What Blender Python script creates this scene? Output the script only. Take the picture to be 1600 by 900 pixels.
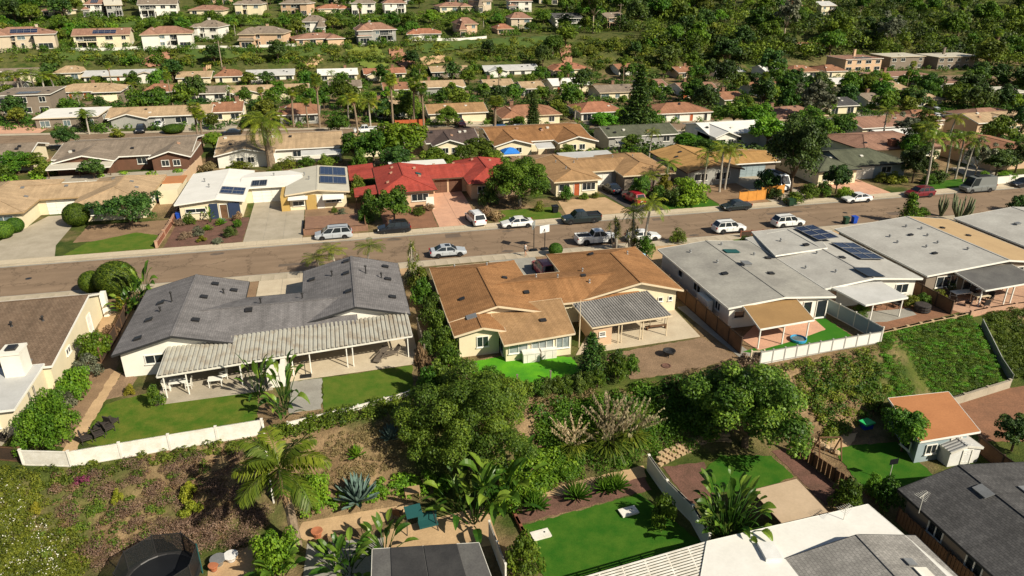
import bpy, math, random
import numpy as np
from mathutils import Vector, Matrix

for _o in list(bpy.data.objects):
    bpy.data.objects.remove(_o, do_unlink=True)
scene = bpy.context.scene
COL = scene.collection
R = math.radians

# ------------------------------------------------------------------ camera, sky, sun, exposure
FPX, PITCH, YAW, CAMH = 1132.0, R(23.8), R(13.4), 34.0      # drone, 34 m above the street; x runs along the street
cam = bpy.data.cameras.new("drone_camera")
cam.sensor_width = 36.0
cam.lens = 36.0 * FPX / 1600.0
cam.clip_start = 1.0
cam.clip_end = 6000.0
cam_ob = bpy.data.objects.new("drone_camera", cam)
COL.objects.link(cam_ob)
cam_ob.location = (0, 0, CAMH)
cam_ob.rotation_euler = (math.pi / 2 - PITCH, 0, -YAW)
scene.camera = cam_ob

SUN_EL, SUN_AZ = R(37.0), R(-49.0)                          # direction TO the sun, angle from +x
world = bpy.data.worlds.new("World")
scene.world = world
world.use_nodes = True
_nt = world.node_tree
_sky = _nt.nodes.new("ShaderNodeTexSky")
_sky.sky_type = 'NISHITA'
_sky.sun_disc = False
_sky.sun_elevation = SUN_EL
_sky.sun_rotation = math.pi / 2 - SUN_AZ
_sky.air_density = 1.0
_sky.dust_density = 1.2
_bg = _nt.nodes["Background"]
_bg.inputs[1].default_value = 0.05
_nt.links.new(_sky.outputs[0], _bg.inputs[0])
sun = bpy.data.lights.new("sun", 'SUN')
sun.energy = 4.7
sun.angle = R(0.53)
sun.color = (1.0, 0.93, 0.79)
sun_ob = bpy.data.objects.new("sun", sun)
COL.objects.link(sun_ob)
_d = Vector((math.cos(SUN_EL) * math.cos(SUN_AZ), math.cos(SUN_EL) * math.sin(SUN_AZ), math.sin(SUN_EL)))
sun_ob.rotation_euler = _d.to_track_quat('Z', 'Y').to_euler()
sun_ob.location = _d * 300
vs = scene.view_settings
vs.view_transform = 'Standard'
vs.look = 'None'
vs.gamma = 1.0
vs.use_curve_mapping = False
vs.exposure = 0.48
scene.render.engine = 'CYCLES'
scene.cycles.max_bounces = 5
scene.cycles.diffuse_bounces = 2
scene.cycles.glossy_bounces = 2
scene.cycles.transmission_bounces = 3
scene.cycles.use_denoising = True

# ------------------------------------------------------------------ terrain
def smooth(a, b, t):
    t = np.clip((t - a) / (b - a), 0, 1)
    return t * t * (3 - 2 * t)

def lin(t, xs, ys):
    return np.interp(t, xs, ys)

def slope_top(x):
    return np.interp(x, [-60, -26, -8, 2, 8, 36, 50, 52, 64, 90], [51.0, 50.6, 51.4, 52.0, 52.6, 52.4, 52.8, 54.8, 56.2, 56.6])

def tz(x, y):
    """height of the ground: terraced lots, a bank falling to the lower yards, a valley behind, then the hill"""
    x = np.asarray(x, float); y = np.asarray(y, float)
    st = slope_top(x)
    near = -4.0 * (1 - lin((y - (st - 6.6)) / 6.6, [0, .12, .88, 1], [0, .06, .94, 1]))
    road = -0.16 * ((y > 85.8) & (y < 96.6))
    z2 = -2.0 - 0.0265 * np.clip(x, -150, 320)
    zb = z2 * smooth(126, 160, y)
    zb = zb + (-5.0 - z2) * smooth(195, 275, y)
    hill = np.interp(y, [285, 318, 362, 384, 430, 480, 600, 900], [0, 11, 13, 20, 22, 29, 46, 75])
    n = (np.sin(x * .05 + 1.3) * np.cos(y * .043) + .5 * np.sin(x * .13 + y * .11)) * np.clip((y - 286) / 60, 0, 1) * 1.0
    return near + road + zb + hill + n

def tzf(x, y):
    return float(tz(x, y))

_F = Vector((math.sin(YAW) * math.cos(PITCH), math.cos(YAW) * math.cos(PITCH), -math.sin(PITCH)))
_Rt = Vector((math.cos(YAW), -math.sin(YAW), 0))
_U = _Rt.cross(_F)

_TS = np.geomspace(20, 1500, 900)

def at(u, v, z=0.0):
    """ground-plan point at height z of a spot measured on the 1600 x 900 photograph"""
    d = _F + _Rt * ((u - 800) / FPX) - _U * ((v - 450) / FPX)
    t = (z - CAMH) / d.z
    return d.x * t, d.y * t

def ground(u, v):
    """the same on the terrain"""
    d = _F + _Rt * ((u - 800) / FPX) - _U * ((v - 450) / FPX)
    zs = CAMH + d.z * _TS
    dz = zs - tz(d.x * _TS, d.y * _TS)
    k = int(np.argmax(dz <= 0))
    if k == 0: k = len(_TS) - 1
    a, b = dz[k - 1], dz[k]
    t = _TS[k - 1] + (_TS[k] - _TS[k - 1]) * a / (a - b + 1e-9)
    return d.x * t, d.y * t, tzf(d.x * t, d.y * t)

def depth(x, y, z):
    return x * _F.x + y * _F.y + (z - CAMH) * _F.z

def project(x, y, z):
    c = x * _F.x + y * _F.y + (z - CAMH) * _F.z
    u = 800 + FPX * (x * _Rt.x + y * _Rt.y) / c
    v = 450 - FPX * (x * _U.x + y * _U.y + (z - CAMH) * _U.z) / c
    return u, v

def in_poly(u, v, poly):
    u = np.asarray(u); v = np.asarray(v)
    inside = np.zeros(u.shape, bool)
    n = len(poly)
    for i in range(n):
        x1, y1 = poly[i]; x2, y2 = poly[(i + 1) % n]
        c = ((y1 > v) != (y2 > v)) & (u < (x2 - x1) * (v - y1) / (y2 - y1 + 1e-9) + x1)
        inside ^= c
    return inside

# ------------------------------------------------------------------ materials (all procedural)
MATS = {}

def _new(name):
    m = bpy.data.materials.new(name)
    m.use_nodes = True
    nt = m.node_tree
    return m, nt, nt.nodes["Principled BSDF"]

def _noise(nt, scale, detail=5, rough=.6, coord='Object', vec=None):
    if vec is None:
        tc = nt.nodes.new("ShaderNodeTexCoord")
        vec = tc.outputs[coord]
    n = nt.nodes.new("ShaderNodeTexNoise")
    n.inputs["Scale"].default_value = scale
    n.inputs["Detail"].default_value = detail
    n.inputs["Roughness"].default_value = rough
    nt.links.new(vec, n.inputs["Vector"])
    return n

def _ramp(nt, fac, c1, c2, lo=.35, hi=.65, mid=None):
    r = nt.nodes.new("ShaderNodeValToRGB")
    r.color_ramp.elements[0].position = lo
    r.color_ramp.elements[0].color = (*c1, 1)
    r.color_ramp.elements[1].position = hi
    r.color_ramp.elements[1].color = (*c2, 1)
    if mid:
        e = r.color_ramp.elements.new((lo + hi) / 2)
        e.color = (*mid, 1)
    nt.links.new(fac, r.inputs[0])
    return r

def _mix(nt, a, b, fac, mode='MIX'):
    m = nt.nodes.new("ShaderNodeMix")
    m.data_type = 'RGBA'
    m.blend_type = mode
    for k, s in ((0, fac), (6, a), (7, b)):
        if hasattr(s, 'is_output'):
            nt.links.new(s, m.inputs[k])
        elif k == 0:
            m.inputs[0].default_value = s
        else:
            m.inputs[k].default_value = (*s, 1)
    return m.outputs[2]

def _bump(nt, bsdf, h, strength, dist=.02):
    b = nt.nodes.new("ShaderNodeBump")
    b.inputs["Strength"].default_value = strength
    b.inputs["Distance"].default_value = dist
    nt.links.new(h, b.inputs["Height"])
    nt.links.new(b.outputs[0], bsdf.inputs["Normal"])

def pm(name, c1, c2=None, scale=1.5, rough=.8, bump=.0, bscale=25, metal=0.0, spec=.3, fine=.12, lo=.35, hi=.65, coat=0, coord='Object'):
    """plain surface: two tones on a broad noise, fine grain on top"""
    if name in MATS:
        return MATS[name]
    m, nt, b = _new(name)
    c2 = c2 or tuple(x * .85 for x in c1)
    n = _noise(nt, scale, coord=coord)
    col = _ramp(nt, n.outputs[0], c1, c2, lo, hi).outputs[0]
    n2 = _noise(nt, bscale, 3, coord=coord)
    g = _ramp(nt, n2.outputs[0], (1 - fine,) * 3, (1 + fine,) * 3, .3, .7).outputs[0]
    col = _mix(nt, col, g, 1.0, 'MULTIPLY')
    nt.links.new(col, b.inputs["Base Color"])
    b.inputs["Roughness"].default_value = rough
    b.inputs["Metallic"].default_value = metal
    b.inputs["Specular IOR Level"].default_value = spec
    if coat:
        b.inputs["Coat Weight"].default_value = coat
        b.inputs["Coat Roughness"].default_value = .08
    if bump:
        _bump(nt, b, n2.outputs[0], bump)
    MATS[name] = m
    return m

def shingle(name, c1, c2, dark, w=.33, h=.2, stain=None, wob=.25):
    """roof covering in courses, laid by UV (u along the eave, v up the slope, both in metres)"""
    if name in MATS:
        return MATS[name]
    m, nt, b = _new(name)
    uv = nt.nodes.new("ShaderNodeUVMap")
    br = nt.nodes.new("ShaderNodeTexBrick")
    br.inputs["Color1"].default_value = (*c1, 1)
    br.inputs["Color2"].default_value = (*c2, 1)
    br.inputs["Mortar"].default_value = (*dark, 1)
    br.inputs["Scale"].default_value = 1.0
    br.inputs["Mortar Size"].default_value = .018
    br.inputs["Mortar Smooth"].default_value = .6
    br.inputs["Bias"].default_value = 0
    br.inputs["Brick Width"].default_value = w
    br.inputs["Row Height"].default_value = h
    nt.links.new(uv.outputs[0], br.inputs["Vector"])
    n = _noise(nt, .35, 6, .65)
    g = _ramp(nt, n.outputs[0], (1 - wob,) * 3, (1 + wob * .7,) * 3, .3, .72).outputs[0]
    col = _mix(nt, br.outputs[0], g, 1.0, 'MULTIPLY')
    if stain:
        n3 = _noise(nt, .9, 4, .7)
        f = _ramp(nt, n3.outputs[0], (0, 0, 0), (1, 1, 1), .55, .75).outputs[0]
        col = _mix(nt, col, stain, f)
    mp = nt.nodes.new("ShaderNodeMapping"); mp.inputs["Scale"].default_value = (1.6, .12, 1)      # rain streaks down the slope
    nt.links.new(uv.outputs[0], mp.inputs[0])
    n4 = _noise(nt, 1.0, 4, .6, vec=mp.outputs[0])
    col = _mix(nt, col, _ramp(nt, n4.outputs[0], (.8,) * 3, (1.14,) * 3, .3, .7).outputs[0], 1.0, 'MULTIPLY')
    n2 = _noise(nt, 14, 3)
    g2 = _ramp(nt, n2.outputs[0], (.8,) * 3, (1.18,) * 3, .3, .7).outputs[0]
    col = _mix(nt, col, g2, 1.0, 'MULTIPLY')
    nt.links.new(col, b.inputs["Base Color"])
    b.inputs["Roughness"].default_value = .9
    b.inputs["Specular IOR Level"].default_value = .15
    _bump(nt, b, br.outputs["Fac"], -.5, .02)
    MATS[name] = m
    return m

def leafmat(name, c1, c2, c3=None, trans=.32, rough=.55, hue=.2):
    """foliage: tone from a per-leaf attribute, each plant shifted a little by its own random number"""
    if name in MATS:
        return MATS[name]
    m, nt, b = _new(name)
    a = nt.nodes.new("ShaderNodeAttribute")
    a.attribute_name = "tone"
    r = _ramp(nt, a.outputs["Fac"], c1, c2, 0.0, 1.0, c3)
    oi = nt.nodes.new("ShaderNodeObjectInfo")
    v = nt.nodes.new("ShaderNodeMapRange")
    v.inputs["To Min"].default_value = 1 - hue * 1.6
    v.inputs["To Max"].default_value = 1 + hue * 1.6
    nt.links.new(oi.outputs["Random"], v.inputs["Value"])
    h = nt.nodes.new("ShaderNodeHueSaturation")
    mh = nt.nodes.new("ShaderNodeMapRange")
    mh.inputs["To Min"].default_value = .5 - hue * .13
    mh.inputs["To Max"].default_value = .5 + hue * .13
    w = nt.nodes.new("ShaderNodeMath"); w.operation = 'FRACT'
    w2 = nt.nodes.new("ShaderNodeMath"); w2.operation = 'MULTIPLY'; w2.inputs[1].default_value = 7.31
    nt.links.new(oi.outputs["Random"], w2.inputs[0]); nt.links.new(w2.outputs[0], w.inputs[0])
    nt.links.new(w.outputs[0], mh.inputs["Value"])
    nt.links.new(mh.outputs[0], h.inputs["Hue"])
    nt.links.new(v.outputs[0], h.inputs["Value"])
    nt.links.new(r.outputs[0], h.inputs["Color"])
    nt.links.new(h.outputs[0], b.inputs["Base Color"])
    b.inputs["Roughness"].default_value = rough
    b.inputs["Specular IOR Level"].default_value = .25
    if trans:
        t = nt.nodes.new("ShaderNodeBsdfTranslucent")
        nt.links.new(h.outputs[0], t.inputs["Color"])
        ms = nt.nodes.new("ShaderNodeMixShader")
        ms.inputs[0].default_value = trans
        nt.links.new(b.outputs[0], ms.inputs[1]); nt.links.new(t.outputs[0], ms.inputs[2])
        nt.links.new(ms.outputs[0], nt.nodes["Material Output"].inputs[0])
    MATS[name] = m
    return m

# ------------------------------------------------------------------ mesh helpers
class MB:
    """collects faces; build() links them as ONE mesh object"""
    def __init__(s, org=(0, 0, 0)):
        s.v, s.f, s.org = [], [], Vector(org)
    def poly(s, pts):
        i = len(s.v); s.v += [tuple(p) for p in pts]; s.f.append(tuple(range(i, i + len(pts))))
        return s
    def raw(s, v, f):
        i = len(s.v); s.v += [tuple(p) for p in v]; s.f += [tuple(k + i for k in q) for q in f]
        return s
    def box(s, x0, x1, y0, y1, z0, z1):
        v = [(x0, y0, z0), (x1, y0, z0), (x1, y1, z0), (x0, y1, z0), (x0, y0, z1), (x1, y0, z1), (x1, y1, z1), (x0, y1, z1)]
        return s.raw(v, [(3, 2, 1, 0), (4, 5, 6, 7), (0, 1, 5, 4), (1, 2, 6, 5), (2, 3, 7, 6), (3, 0, 4, 7)])
    def obox(s, c, sx, sy, sz, rz=0, rx=0, ry=0):
        M = Matrix.Translation(c) @ Matrix.Rotation(rz, 4, 'Z') @ Matrix.Rotation(ry, 4, 'Y') @ Matrix.Rotation(rx, 4, 'X')
        v = [M @ Vector((a * sx / 2, b * sy / 2, d * sz / 2)) for d in (-1, 1) for a, b in ((-1, -1), (1, -1), (1, 1), (-1, 1))]
        return s.raw(v, [(3, 2, 1, 0), (4, 5, 6, 7), (0, 1, 5, 4), (1, 2, 6, 5), (2, 3, 7, 6), (3, 0, 4, 7)])
    def bar(s, p, q, w=.05, h=.05):
        """box from p to q"""
        p = Vector(p); q = Vector(q); d = (q - p)
        if d.length < 1e-6:
            return s
        d.normalize()
        up = Vector((0, 0, 1)) if abs(d.z) < .95 else Vector((0, 1, 0))
        a = d.cross(up).normalized() * w / 2; b = a.cross(d).normalized() * h / 2
        v = [p - a - b, p + a - b, p + a + b, p - a + b, q - a - b, q + a - b, q + a + b, q - a + b]
        return s.raw(v, [(0, 1, 2, 3), (7, 6, 5, 4), (1, 0, 4, 5), (2, 1, 5, 6), (3, 2, 6, 7), (0, 3, 7, 4)])
    def tube(s, pts, rad, n=7, cap=True):
        """tapered tube through pts"""
        pts = [Vector(p) for p in pts]
        if not isinstance(rad, (list, tuple)):
            rad = [rad] * len(pts)
        i0 = len(s.v)
        for k, p in enumerate(pts):
            d = (pts[min(k + 1, len(pts) - 1)] - pts[max(k - 1, 0)]).normalized()
            up = Vector((0, 0, 1)) if abs(d.z) < .9 else Vector((1, 0, 0))
            a = d.cross(up).normalized(); b = a.cross(d)
            for j in range(n):
                t = 2 * math.pi * j / n
                s.v.append(tuple(p + (a * math.cos(t) + b * math.sin(t)) * rad[k]))
        for k in range(len(pts) - 1):
            for j in range(n):
                s.f.append((i0 + k * n + j, i0 + k * n + (j + 1) % n, i0 + (k + 1) * n + (j + 1) % n, i0 + (k + 1) * n + j))
        if cap:
            s.f.append(tuple(i0 + j for j in reversed(range(n))))
            s.f.append(tuple(i0 + (len(pts) - 1) * n + j for j in range(n)))
        return s
    def lathe(s, prof, c=(0, 0, 0), n=12):
        """profile of (radius, z) turned about the vertical"""
        i0 = len(s.v)
        for r, z in prof:
            for j in range(n):
                t = 2 * math.pi * j / n
                s.v.append((c[0] + r * math.cos(t), c[1] + r * math.sin(t), c[2] + z))
        for k in range(len(prof) - 1):
            for j in range(n):
                s.f.append((i0 + k * n + j, i0 + k * n + (j + 1) % n, i0 + (k + 1) * n + (j + 1) % n, i0 + (k + 1) * n + j))
        s.f.append(tuple(i0 + j for j in reversed(range(n))))
        s.f.append(tuple(i0 + (len(prof) - 1) * n + j for j in range(n)))
        return s
    def prism(s, pts, z0, z1):
        """plan polygon (counter-clockwise) pulled up"""
        n = len(pts); i = len(s.v)
        s.v += [(x, y, z0) for x, y in pts] + [(x, y, z1) for x, y in pts]
        s.f.append(tuple(i + k for k in reversed(range(n)))); s.f.append(tuple(i + n + k for k in range(n)))
        for k in range(n):
            s.f.append((i + k, i + (k + 1) % n, i + n + (k + 1) % n, i + n + k))
        return s
    def mesh(s, name, smooth=False):
        me = bpy.data.meshes.new(name)
        o = s.org
        me.from_pydata([(x - o.x, y - o.y, z - o.z) for x, y, z in s.v], [], s.f)
        uvl = me.uv_layers.new(name="UVMap")
        me.calc_loop_triangles()
        uv = np.zeros(len(me.loops) * 2)
        Z = Vector((0, 0, 1))
        for p in me.polygons:
            nn = p.normal
            t = Z.cross(nn)
            t = t.normalized() if t.length > .02 else Vector((1, 0, 0))
            bb = nn.cross(t)
            for li in p.loop_indices:
                c = me.vertices[me.loops[li].vertex_index].co
                uv[2 * li] = c.dot(t); uv[2 * li + 1] = c.dot(bb)
        uvl.data.foreach_set("uv", uv)
        if smooth:
            me.polygons.foreach_set("use_smooth", [True] * len(me.polygons))
        me.update()
        return me
    def build(s, name, mat, parent=None, smooth=False):
        if parent is not None:
            s.org = parent_org(parent)
        me = s.mesh(name, smooth)
        me.materials.append(mat if not isinstance(mat, str) else MATS[mat])
        o = bpy.data.objects.new(name, me)
        COL.objects.link(o)
        if parent is not None:
            o.parent = parent
        elif s.org.length:
            o.location = s.org
        return o

def parent_org(p):
    v = Vector((0, 0, 0))
    while p is not None:
        v = v + p.location
        p = p.parent
    return v

def tag(o, label, cat, group=None, kind=None):
    if label: o["label"] = label
    if cat: o["category"] = cat
    if group: o["group"] = group
    if kind: o["kind"] = kind
    return o

def thing(name, label, cat, loc=(0, 0, 0), rz=0, group=None):
    o = bpy.data.objects.new(name, None)
    o.empty_display_size = .3
    COL.objects.link(o)
    o.location = loc
    o.rotation_euler = (0, 0, rz)
    return tag(o, label, cat, group)

def struct(o):
    o["kind"] = "structure"
    return o

def obj(name, me, mat=None, parent=None, loc=None):
    if mat is not None and not me.materials:
        me.materials.append(MATS[mat] if isinstance(mat, str) else mat)
    o = bpy.data.objects.new(name, me)
    COL.objects.link(o)
    if parent is not None: o.parent = parent
    if loc is not None: o.location = loc
    return o

def copy_tree(o, parent=None):
    c = o.copy(); COL.objects.link(c)
    c.parent = parent
    for ch in o.children:
        copy_tree(ch, c)
    return c

LANDMARKS = []      # (phrase, x, y) used to say beside what a plant stands
PENDING = []        # plants waiting for their label: [object, look, x, y]

def finish_labels():
    """each plant is named by its look and the nearest house; equal ones are told apart by their order from the left"""
    words = ["leftmost", "second from left", "third from left", "fourth from left", "fifth from left", "sixth from left",
             "seventh from left", "eighth from left", "ninth from left", "tenth from left"]
    groups = {}
    for o, look, x, y in PENDING:
        best = min(LANDMARKS, key=lambda L: (L[1] - x) ** 2 + (L[2] - y) ** 2)
        dx, dy = x - best[1], y - best[2]
        if abs(dx) > abs(dy) * .9:
            rel = "right of" if dx > 0 else "left of"
        else:
            rel = "behind" if dy > 0 else "in front of"
        o["_key"] = f"{look} {rel} {best[0]}"
        u, v = project(x, y, tzf(x, y))
        groups.setdefault(o["_key"], []).append((u, o))
    for key, lst in groups.items():
        lst.sort(key=lambda t: t[0])
        for i, (u, o) in enumerate(lst):
            if len(lst) == 1:
                o["label"] = key
            elif i == len(lst) - 1:
                o["label"] = key + ", rightmost"
            else:
                o["label"] = key + ", " + (words[i] if i < len(words) else f"number {i + 1} from left")
            if len(o["label"].split()) > 16: o["label"] = o["label"].replace(" the ", " ")
            del o["_key"]
# ------------------------------------------------------------------ material library
pm('concrete', (.42, .36, .27), (.34, .29, .21), .5, .9, .15, 9, fine=.1)
pm('concrete_pale', (.56, .47, .33), (.48, .39, .27), .6, .9, .1, 9, fine=.08)
pm('concrete_grey', (.33, .31, .26), (.26, .24, .2), .5, .9, .15, 9, fine=.12)
pm('kerb', (.47, .39, .28), (.36, .3, .21), .4, .9, .1, 8)
pm('pink_paving', (.62, .35, .22), (.52, .29, .19), .7, .9, .1, 9)
pm('asphalt_dark', (.045, .04, .038), (.07, .06, .052), .8, .9, .2, 20)
pm('dirt', (.28, .18, .1), (.2, .125, .07), .5, 1, .5, 7, fine=.2)
pm('dirt_red', (.27, .13, .07), (.2, .1, .055), .6, 1, .5, 7, fine=.22)
pm('gravel_brown', (.26, .17, .1), (.2, .13, .075), .7, 1, .8, 12, fine=.35)
pm('mulch', (.17, .085, .06), (.11, .06, .04), .9, 1, .8, 10, fine=.35)
pm('sand_tan', (.5, .33, .18), (.38, .25, .13), .5, 1, .4, 8, fine=.15)
pm('path_tan', (.55, .37, .2), (.42, .28, .15), .6, 1, .3, 8, fine=.12)
pm('lawn', (.06, .125, .012), (.12, .15, .022), .7, 1, .6, 22, fine=.3, spec=.1)
pm('lawn_dry', (.055, .12, .01), (.13, .15, .022), .8, 1, .6, 20, fine=.3, spec=.1)
pm('lawn_lush', (.028, .105, .008), (.06, .135, .013), .8, 1, .6, 22, fine=.25, spec=.1)
pm('turf_neon', (.11, .34, .014), (.06, .24, .014), .6, .9, .3, 18, fine=.2, spec=.1)
pm('turf', (.03, .14, .01), (.05, .165, .014), .5, .9, .3, 25, fine=.15, spec=.1)
pm('wall_white', (.78, .74, .64), (.7, .66, .56), .5, .85, .05, 14, fine=.04)
pm('wall_cream', (.74, .64, .43), (.67, .58, .39), .5, .85, .05, 14, fine=.04)
pm('wall_sand', (.56, .46, .33), (.5, .41, .29), .5, .85, .05, 14, fine=.05)
pm('wall_tan', (.5, .36, .2), (.43, .31, .18), .5, .85, .05, 14, fine=.05)
pm('wall_peach', (.62, .42, .26), (.55, .37, .23), .5, .85, .05, 14, fine=.05)
pm('wall_taupe', (.24, .19, .14), (.2, .16, .12), .5, .85, .05, 14, fine=.05)
pm('wall_grey', (.34, .33, .29), (.29, .28, .25), .5, .85, .05, 14, fine=.05)
pm('wall_bluegrey', (.3, .36, .37), (.25, .31, .32), .5, .85, .05, 14, fine=.05)
pm('wall_ochre', (.5, .33, .1), (.43, .28, .09), .5, .85, .05, 14, fine=.05)
pm('wall_brown', (.16, .075, .045), (.12, .06, .035), .7, .85, .1, 14, fine=.1)
pm('wall_navy', (.03, .045, .09), (.025, .04, .075), .7, .7, .05, 14)
pm('trim_white', (.8, .77, .68), (.74, .71, .62), .8, .7, 0, 12, fine=.04)
pm('trim_cream', (.66, .54, .36), (.6, .49, .33), .8, .7, 0, 12, fine=.05)
pm('trim_brown', (.11, .06, .035), (.085, .05, .03), .8, .8, 0, 12, fine=.1)
pm('trim_tan', (.42, .28, .14), (.36, .24, .12), .8, .8, 0, 12, fine=.08)
pm('trim_dark', (.03, .03, .03), None, 1, .6)
pm('vinyl_white', (.78, .74, .65), (.66, .61, .51), 1.3, .55, 0, 7, fine=.06)
pm('metal_white', (.7, .67, .58), (.6, .56, .47), .8, .5, 0, 12, fine=.06)
pm('metal_grey', (.3, .3, .29), (.24, .24, .23), 1, .45, 0, 12, metal=.4)
pm('metal_dark', (.03, .03, .03), (.045, .042, .04), 1, .45, 0, 12, metal=.3)
pm('glass_dark', (.014, .019, .022), (.03, .036, .04), .3, .08, 0, 10, spec=.6)
pm('glass_blue', (.1, .14, .15), (.16, .2, .2), .4, .1, 0, 10, spec=.6)
pm('glass_curtain', (.32, .35, .33), (.2, .23, .23), 2.5, .15, 0, 10, spec=.6)
pm('solar_blue', (.012, .018, .05), (.016, .024, .06), .4, .12, 0, 6, spec=.6)
pm('solar_black', (.012, .013, .017), (.018, .019, .024), .4, .15, 0, 6, spec=.6)
pm('wood_brown', (.17, .09, .045), (.12, .065, .033), 1.3, .9, .2, 12, fine=.2)
pm('wood_dark', (.075, .045, .028), (.05, .032, .02), 1.3, .9, .2, 12, fine=.2)
pm('wood_orange', (.62, .27, .05), (.52, .22, .04), 1.3, .8, .1, 12, fine=.1)
pm('wood_red', (.42, .1, .03), (.34, .08, .03), 1.3, .8, .1, 12, fine=.1)
pm('wood_grey', (.22, .18, .13), (.16, .13, .1), 1.3, .9, .2, 12, fine=.2)
pm('brick_red', (.26, .1, .055), (.2, .075, .045), 2, .9, .3, 9, fine=.2)
pm('brick_brown', (.27, .15, .09), (.21, .115, .075), 1.5, .9, .3, 9, fine=.15)
pm('stone_pink', (.5, .3, .19), (.4, .24, .16), 1.2, .9, .3, 7, fine=.15)
pm('block_grey', (.4, .36, .28), (.33, .29, .22), 1.1, .9, .2, 8, fine=.1)
pm('block_tan', (.46, .33, .19), (.37, .26, .15), 1.1, .9, .2, 8, fine=.15)
pm('bark', (.16, .11, .07), (.1, .07, .045), 2.5, .95, .6, 12, fine=.25)
pm('bark_pale', (.36, .29, .21), (.26, .2, .14), 2.5, .95, .5, 12, fine=.2)
pm('palm_trunk', (.27, .2, .13), (.18, .13, .085), 3, .95, .6, 10, fine=.25)
pm('palm_trunk_grey', (.42, .37, .3), (.32, .28, .22), 3, .95, .4, 10, fine=.2)
pm('terracotta', (.42, .15, .07), (.36, .13, .06), 1.5, .85)
pm('plastic_blue', (.015, .07, .42), None, 1, .4)
pm('plastic_black', (.012, .013, .015), None, 1, .45)
pm('plastic_green', (.02, .055, .028), None, 1, .45)
pm('plastic_aqua', (.05, .35, .6), None, 1, .4)
pm('plastic_toygreen', (.04, .5, .14), None, 1, .4)
pm('plastic_white', (.75, .73, .68), None, 1, .4)
pm('fabric_blue', (.03, .2, .62), None, 1, .8)
pm('fabric_paleblue', (.3, .52, .68), None, 1, .8)
pm('fabric_teal', (.015, .085, .08), None, 1, .7)
pm('wicker_dark', (.035, .028, .024), (.05, .04, .033), 3, .8, .4, 30)
pm('wicker_grey', (.15, .12, .09), (.11, .09, .07), 3, .8, .4, 30)
pm('skin', (.5, .27, .17), None, 3, .6)
pm('shirt_white', (.72, .68, .62), None, 3, .8)
pm('hair_dark', (.02, .013, .01), None, 3, .6)
shingle('roof_grey', (.165, .155, .15), (.21, .195, .188), (.11, .1, .098))
shingle('roof_brown', (.3, .148, .06), (.36, .182, .076), (.18, .086, .036))
shingle('roof_browntan', (.36, .215, .1), (.41, .245, .12), (.24, .14, .065))
shingle('roof_umber', (.17, .115, .075), (.215, .15, .1), (.085, .055, .035), .3, .3)
shingle('roof_tan', (.43, .3, .175), (.48, .34, .2), (.32, .22, .13))
shingle('roof_orange', (.42, .24, .085), (.47, .27, .1), (.3, .17, .06))
shingle('roof_red', (.36, .06, .042), (.42, .076, .052), (.26, .042, .03), stain=(.26, .06, .05))
shingle('roof_green', (.1, .105, .068), (.125, .13, .085), (.075, .08, .05))
shingle('roof_rust', (.31, .15, .085), (.36, .18, .1), (.22, .1, .06))
shingle('roof_terracotta', (.36, .16, .09), (.42, .19, .11), (.24, .1, .06))
shingle('roof_rose', (.3, .165, .11), (.36, .2, .135), (.19, .1, .07))
shingle('roof_taupe', (.24, .19, .14), (.29, .23, .17), (.16, .12, .09))
shingle('roof_charcoal', (.075, .072, .07), (.11, .105, .1), (.045, .043, .042))
shingle('roof_cocoa', (.1, .07, .06), (.12, .085, .07), (.065, .045, .04))
shingle('roof_greyscale', (.25, .235, .21), (.31, .29, .26), (.15, .14, .13), .3, .25)
pm('roof_white', (.75, .72, .65), (.68, .65, .58), .35, .8, .05, 5, fine=.04)
pm('roof_bone', (.52, .48, .38), (.46, .42, .33), .4, .85, .1, 6, fine=.05)
pm('roof_ash', (.36, .34, .29), (.24, .225, .195), .3, .85, .1, 4, fine=.1)
pm('roof_silver', (.45, .43, .38), (.35, .33, .29), .3, .8, .1, 4, fine=.08)
pm('roof_sandflat', (.45, .31, .16), (.4, .27, .14), .4, .9, .1, 6, fine=.06)
pm('roof_pale', (.5, .49, .46), (.42, .41, .38), .5, .75, .1, 6, fine=.05)
pm('roof_orangeflat', (.45, .19, .075), (.4, .165, .065), .5, .9, .1, 6, fine=.08)
pm('roof_mustard', (.32, .19, .075), (.28, .165, .065), .5, .85, .1, 6, fine=.06)
pm('roof_tanflat', (.5, .37, .24), (.45, .33, .21), .5, .9, .1, 6, fine=.06)
pm('metal_rib', (.42, .4, .33), (.29, .23, .16), .9, .6, .1, 10, fine=.1, lo=.45, hi=.72)
pm('felt_black', (.03, .029, .029), (.05, .048, .046), .7, .9, .2, 9, fine=.15)
pm('felt_grey', (.09, .085, .08), (.12, .115, .105), .7, .9, .2, 9, fine=.15)

leafmat('leaf_mid', (.02, .055, .007), (.19, .29, .024), (.085, .16, .014))
leafmat('leaf_bright', (.04, .115, .008), (.23, .37, .024), (.12, .245, .015))
leafmat('leaf_dark', (.013, .033, .007), (.105, .165, .024), (.047, .09, .014), .15)
leafmat('leaf_olive', (.036, .06, .008), (.24, .275, .028), (.12, .165, .017))
leafmat('leaf_pepper', (.022, .055, .006), (.22, .29, .026), (.095, .155, .015), .3, .55, .03)
leafmat('leaf_grey', (.05, .06, .032), (.22, .22, .13), (.12, .13, .075), .15)
leafmat('leaf_yellow', (.09, .1, .008), (.36, .33, .03), (.22, .23, .018))
leafmat('leaf_gloss', (.016, .05, .007), (.25, .38, .04), (.08, .165, .016), .25, .5, .03)
leafmat('leaf_palm', (.035, .075, .008), (.28, .32, .03), (.14, .19, .016), .25, .4)
leafmat('leaf_banana', (.03, .085, .01), (.2, .29, .035), (.09, .17, .018), .3, .35, .06)
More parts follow.
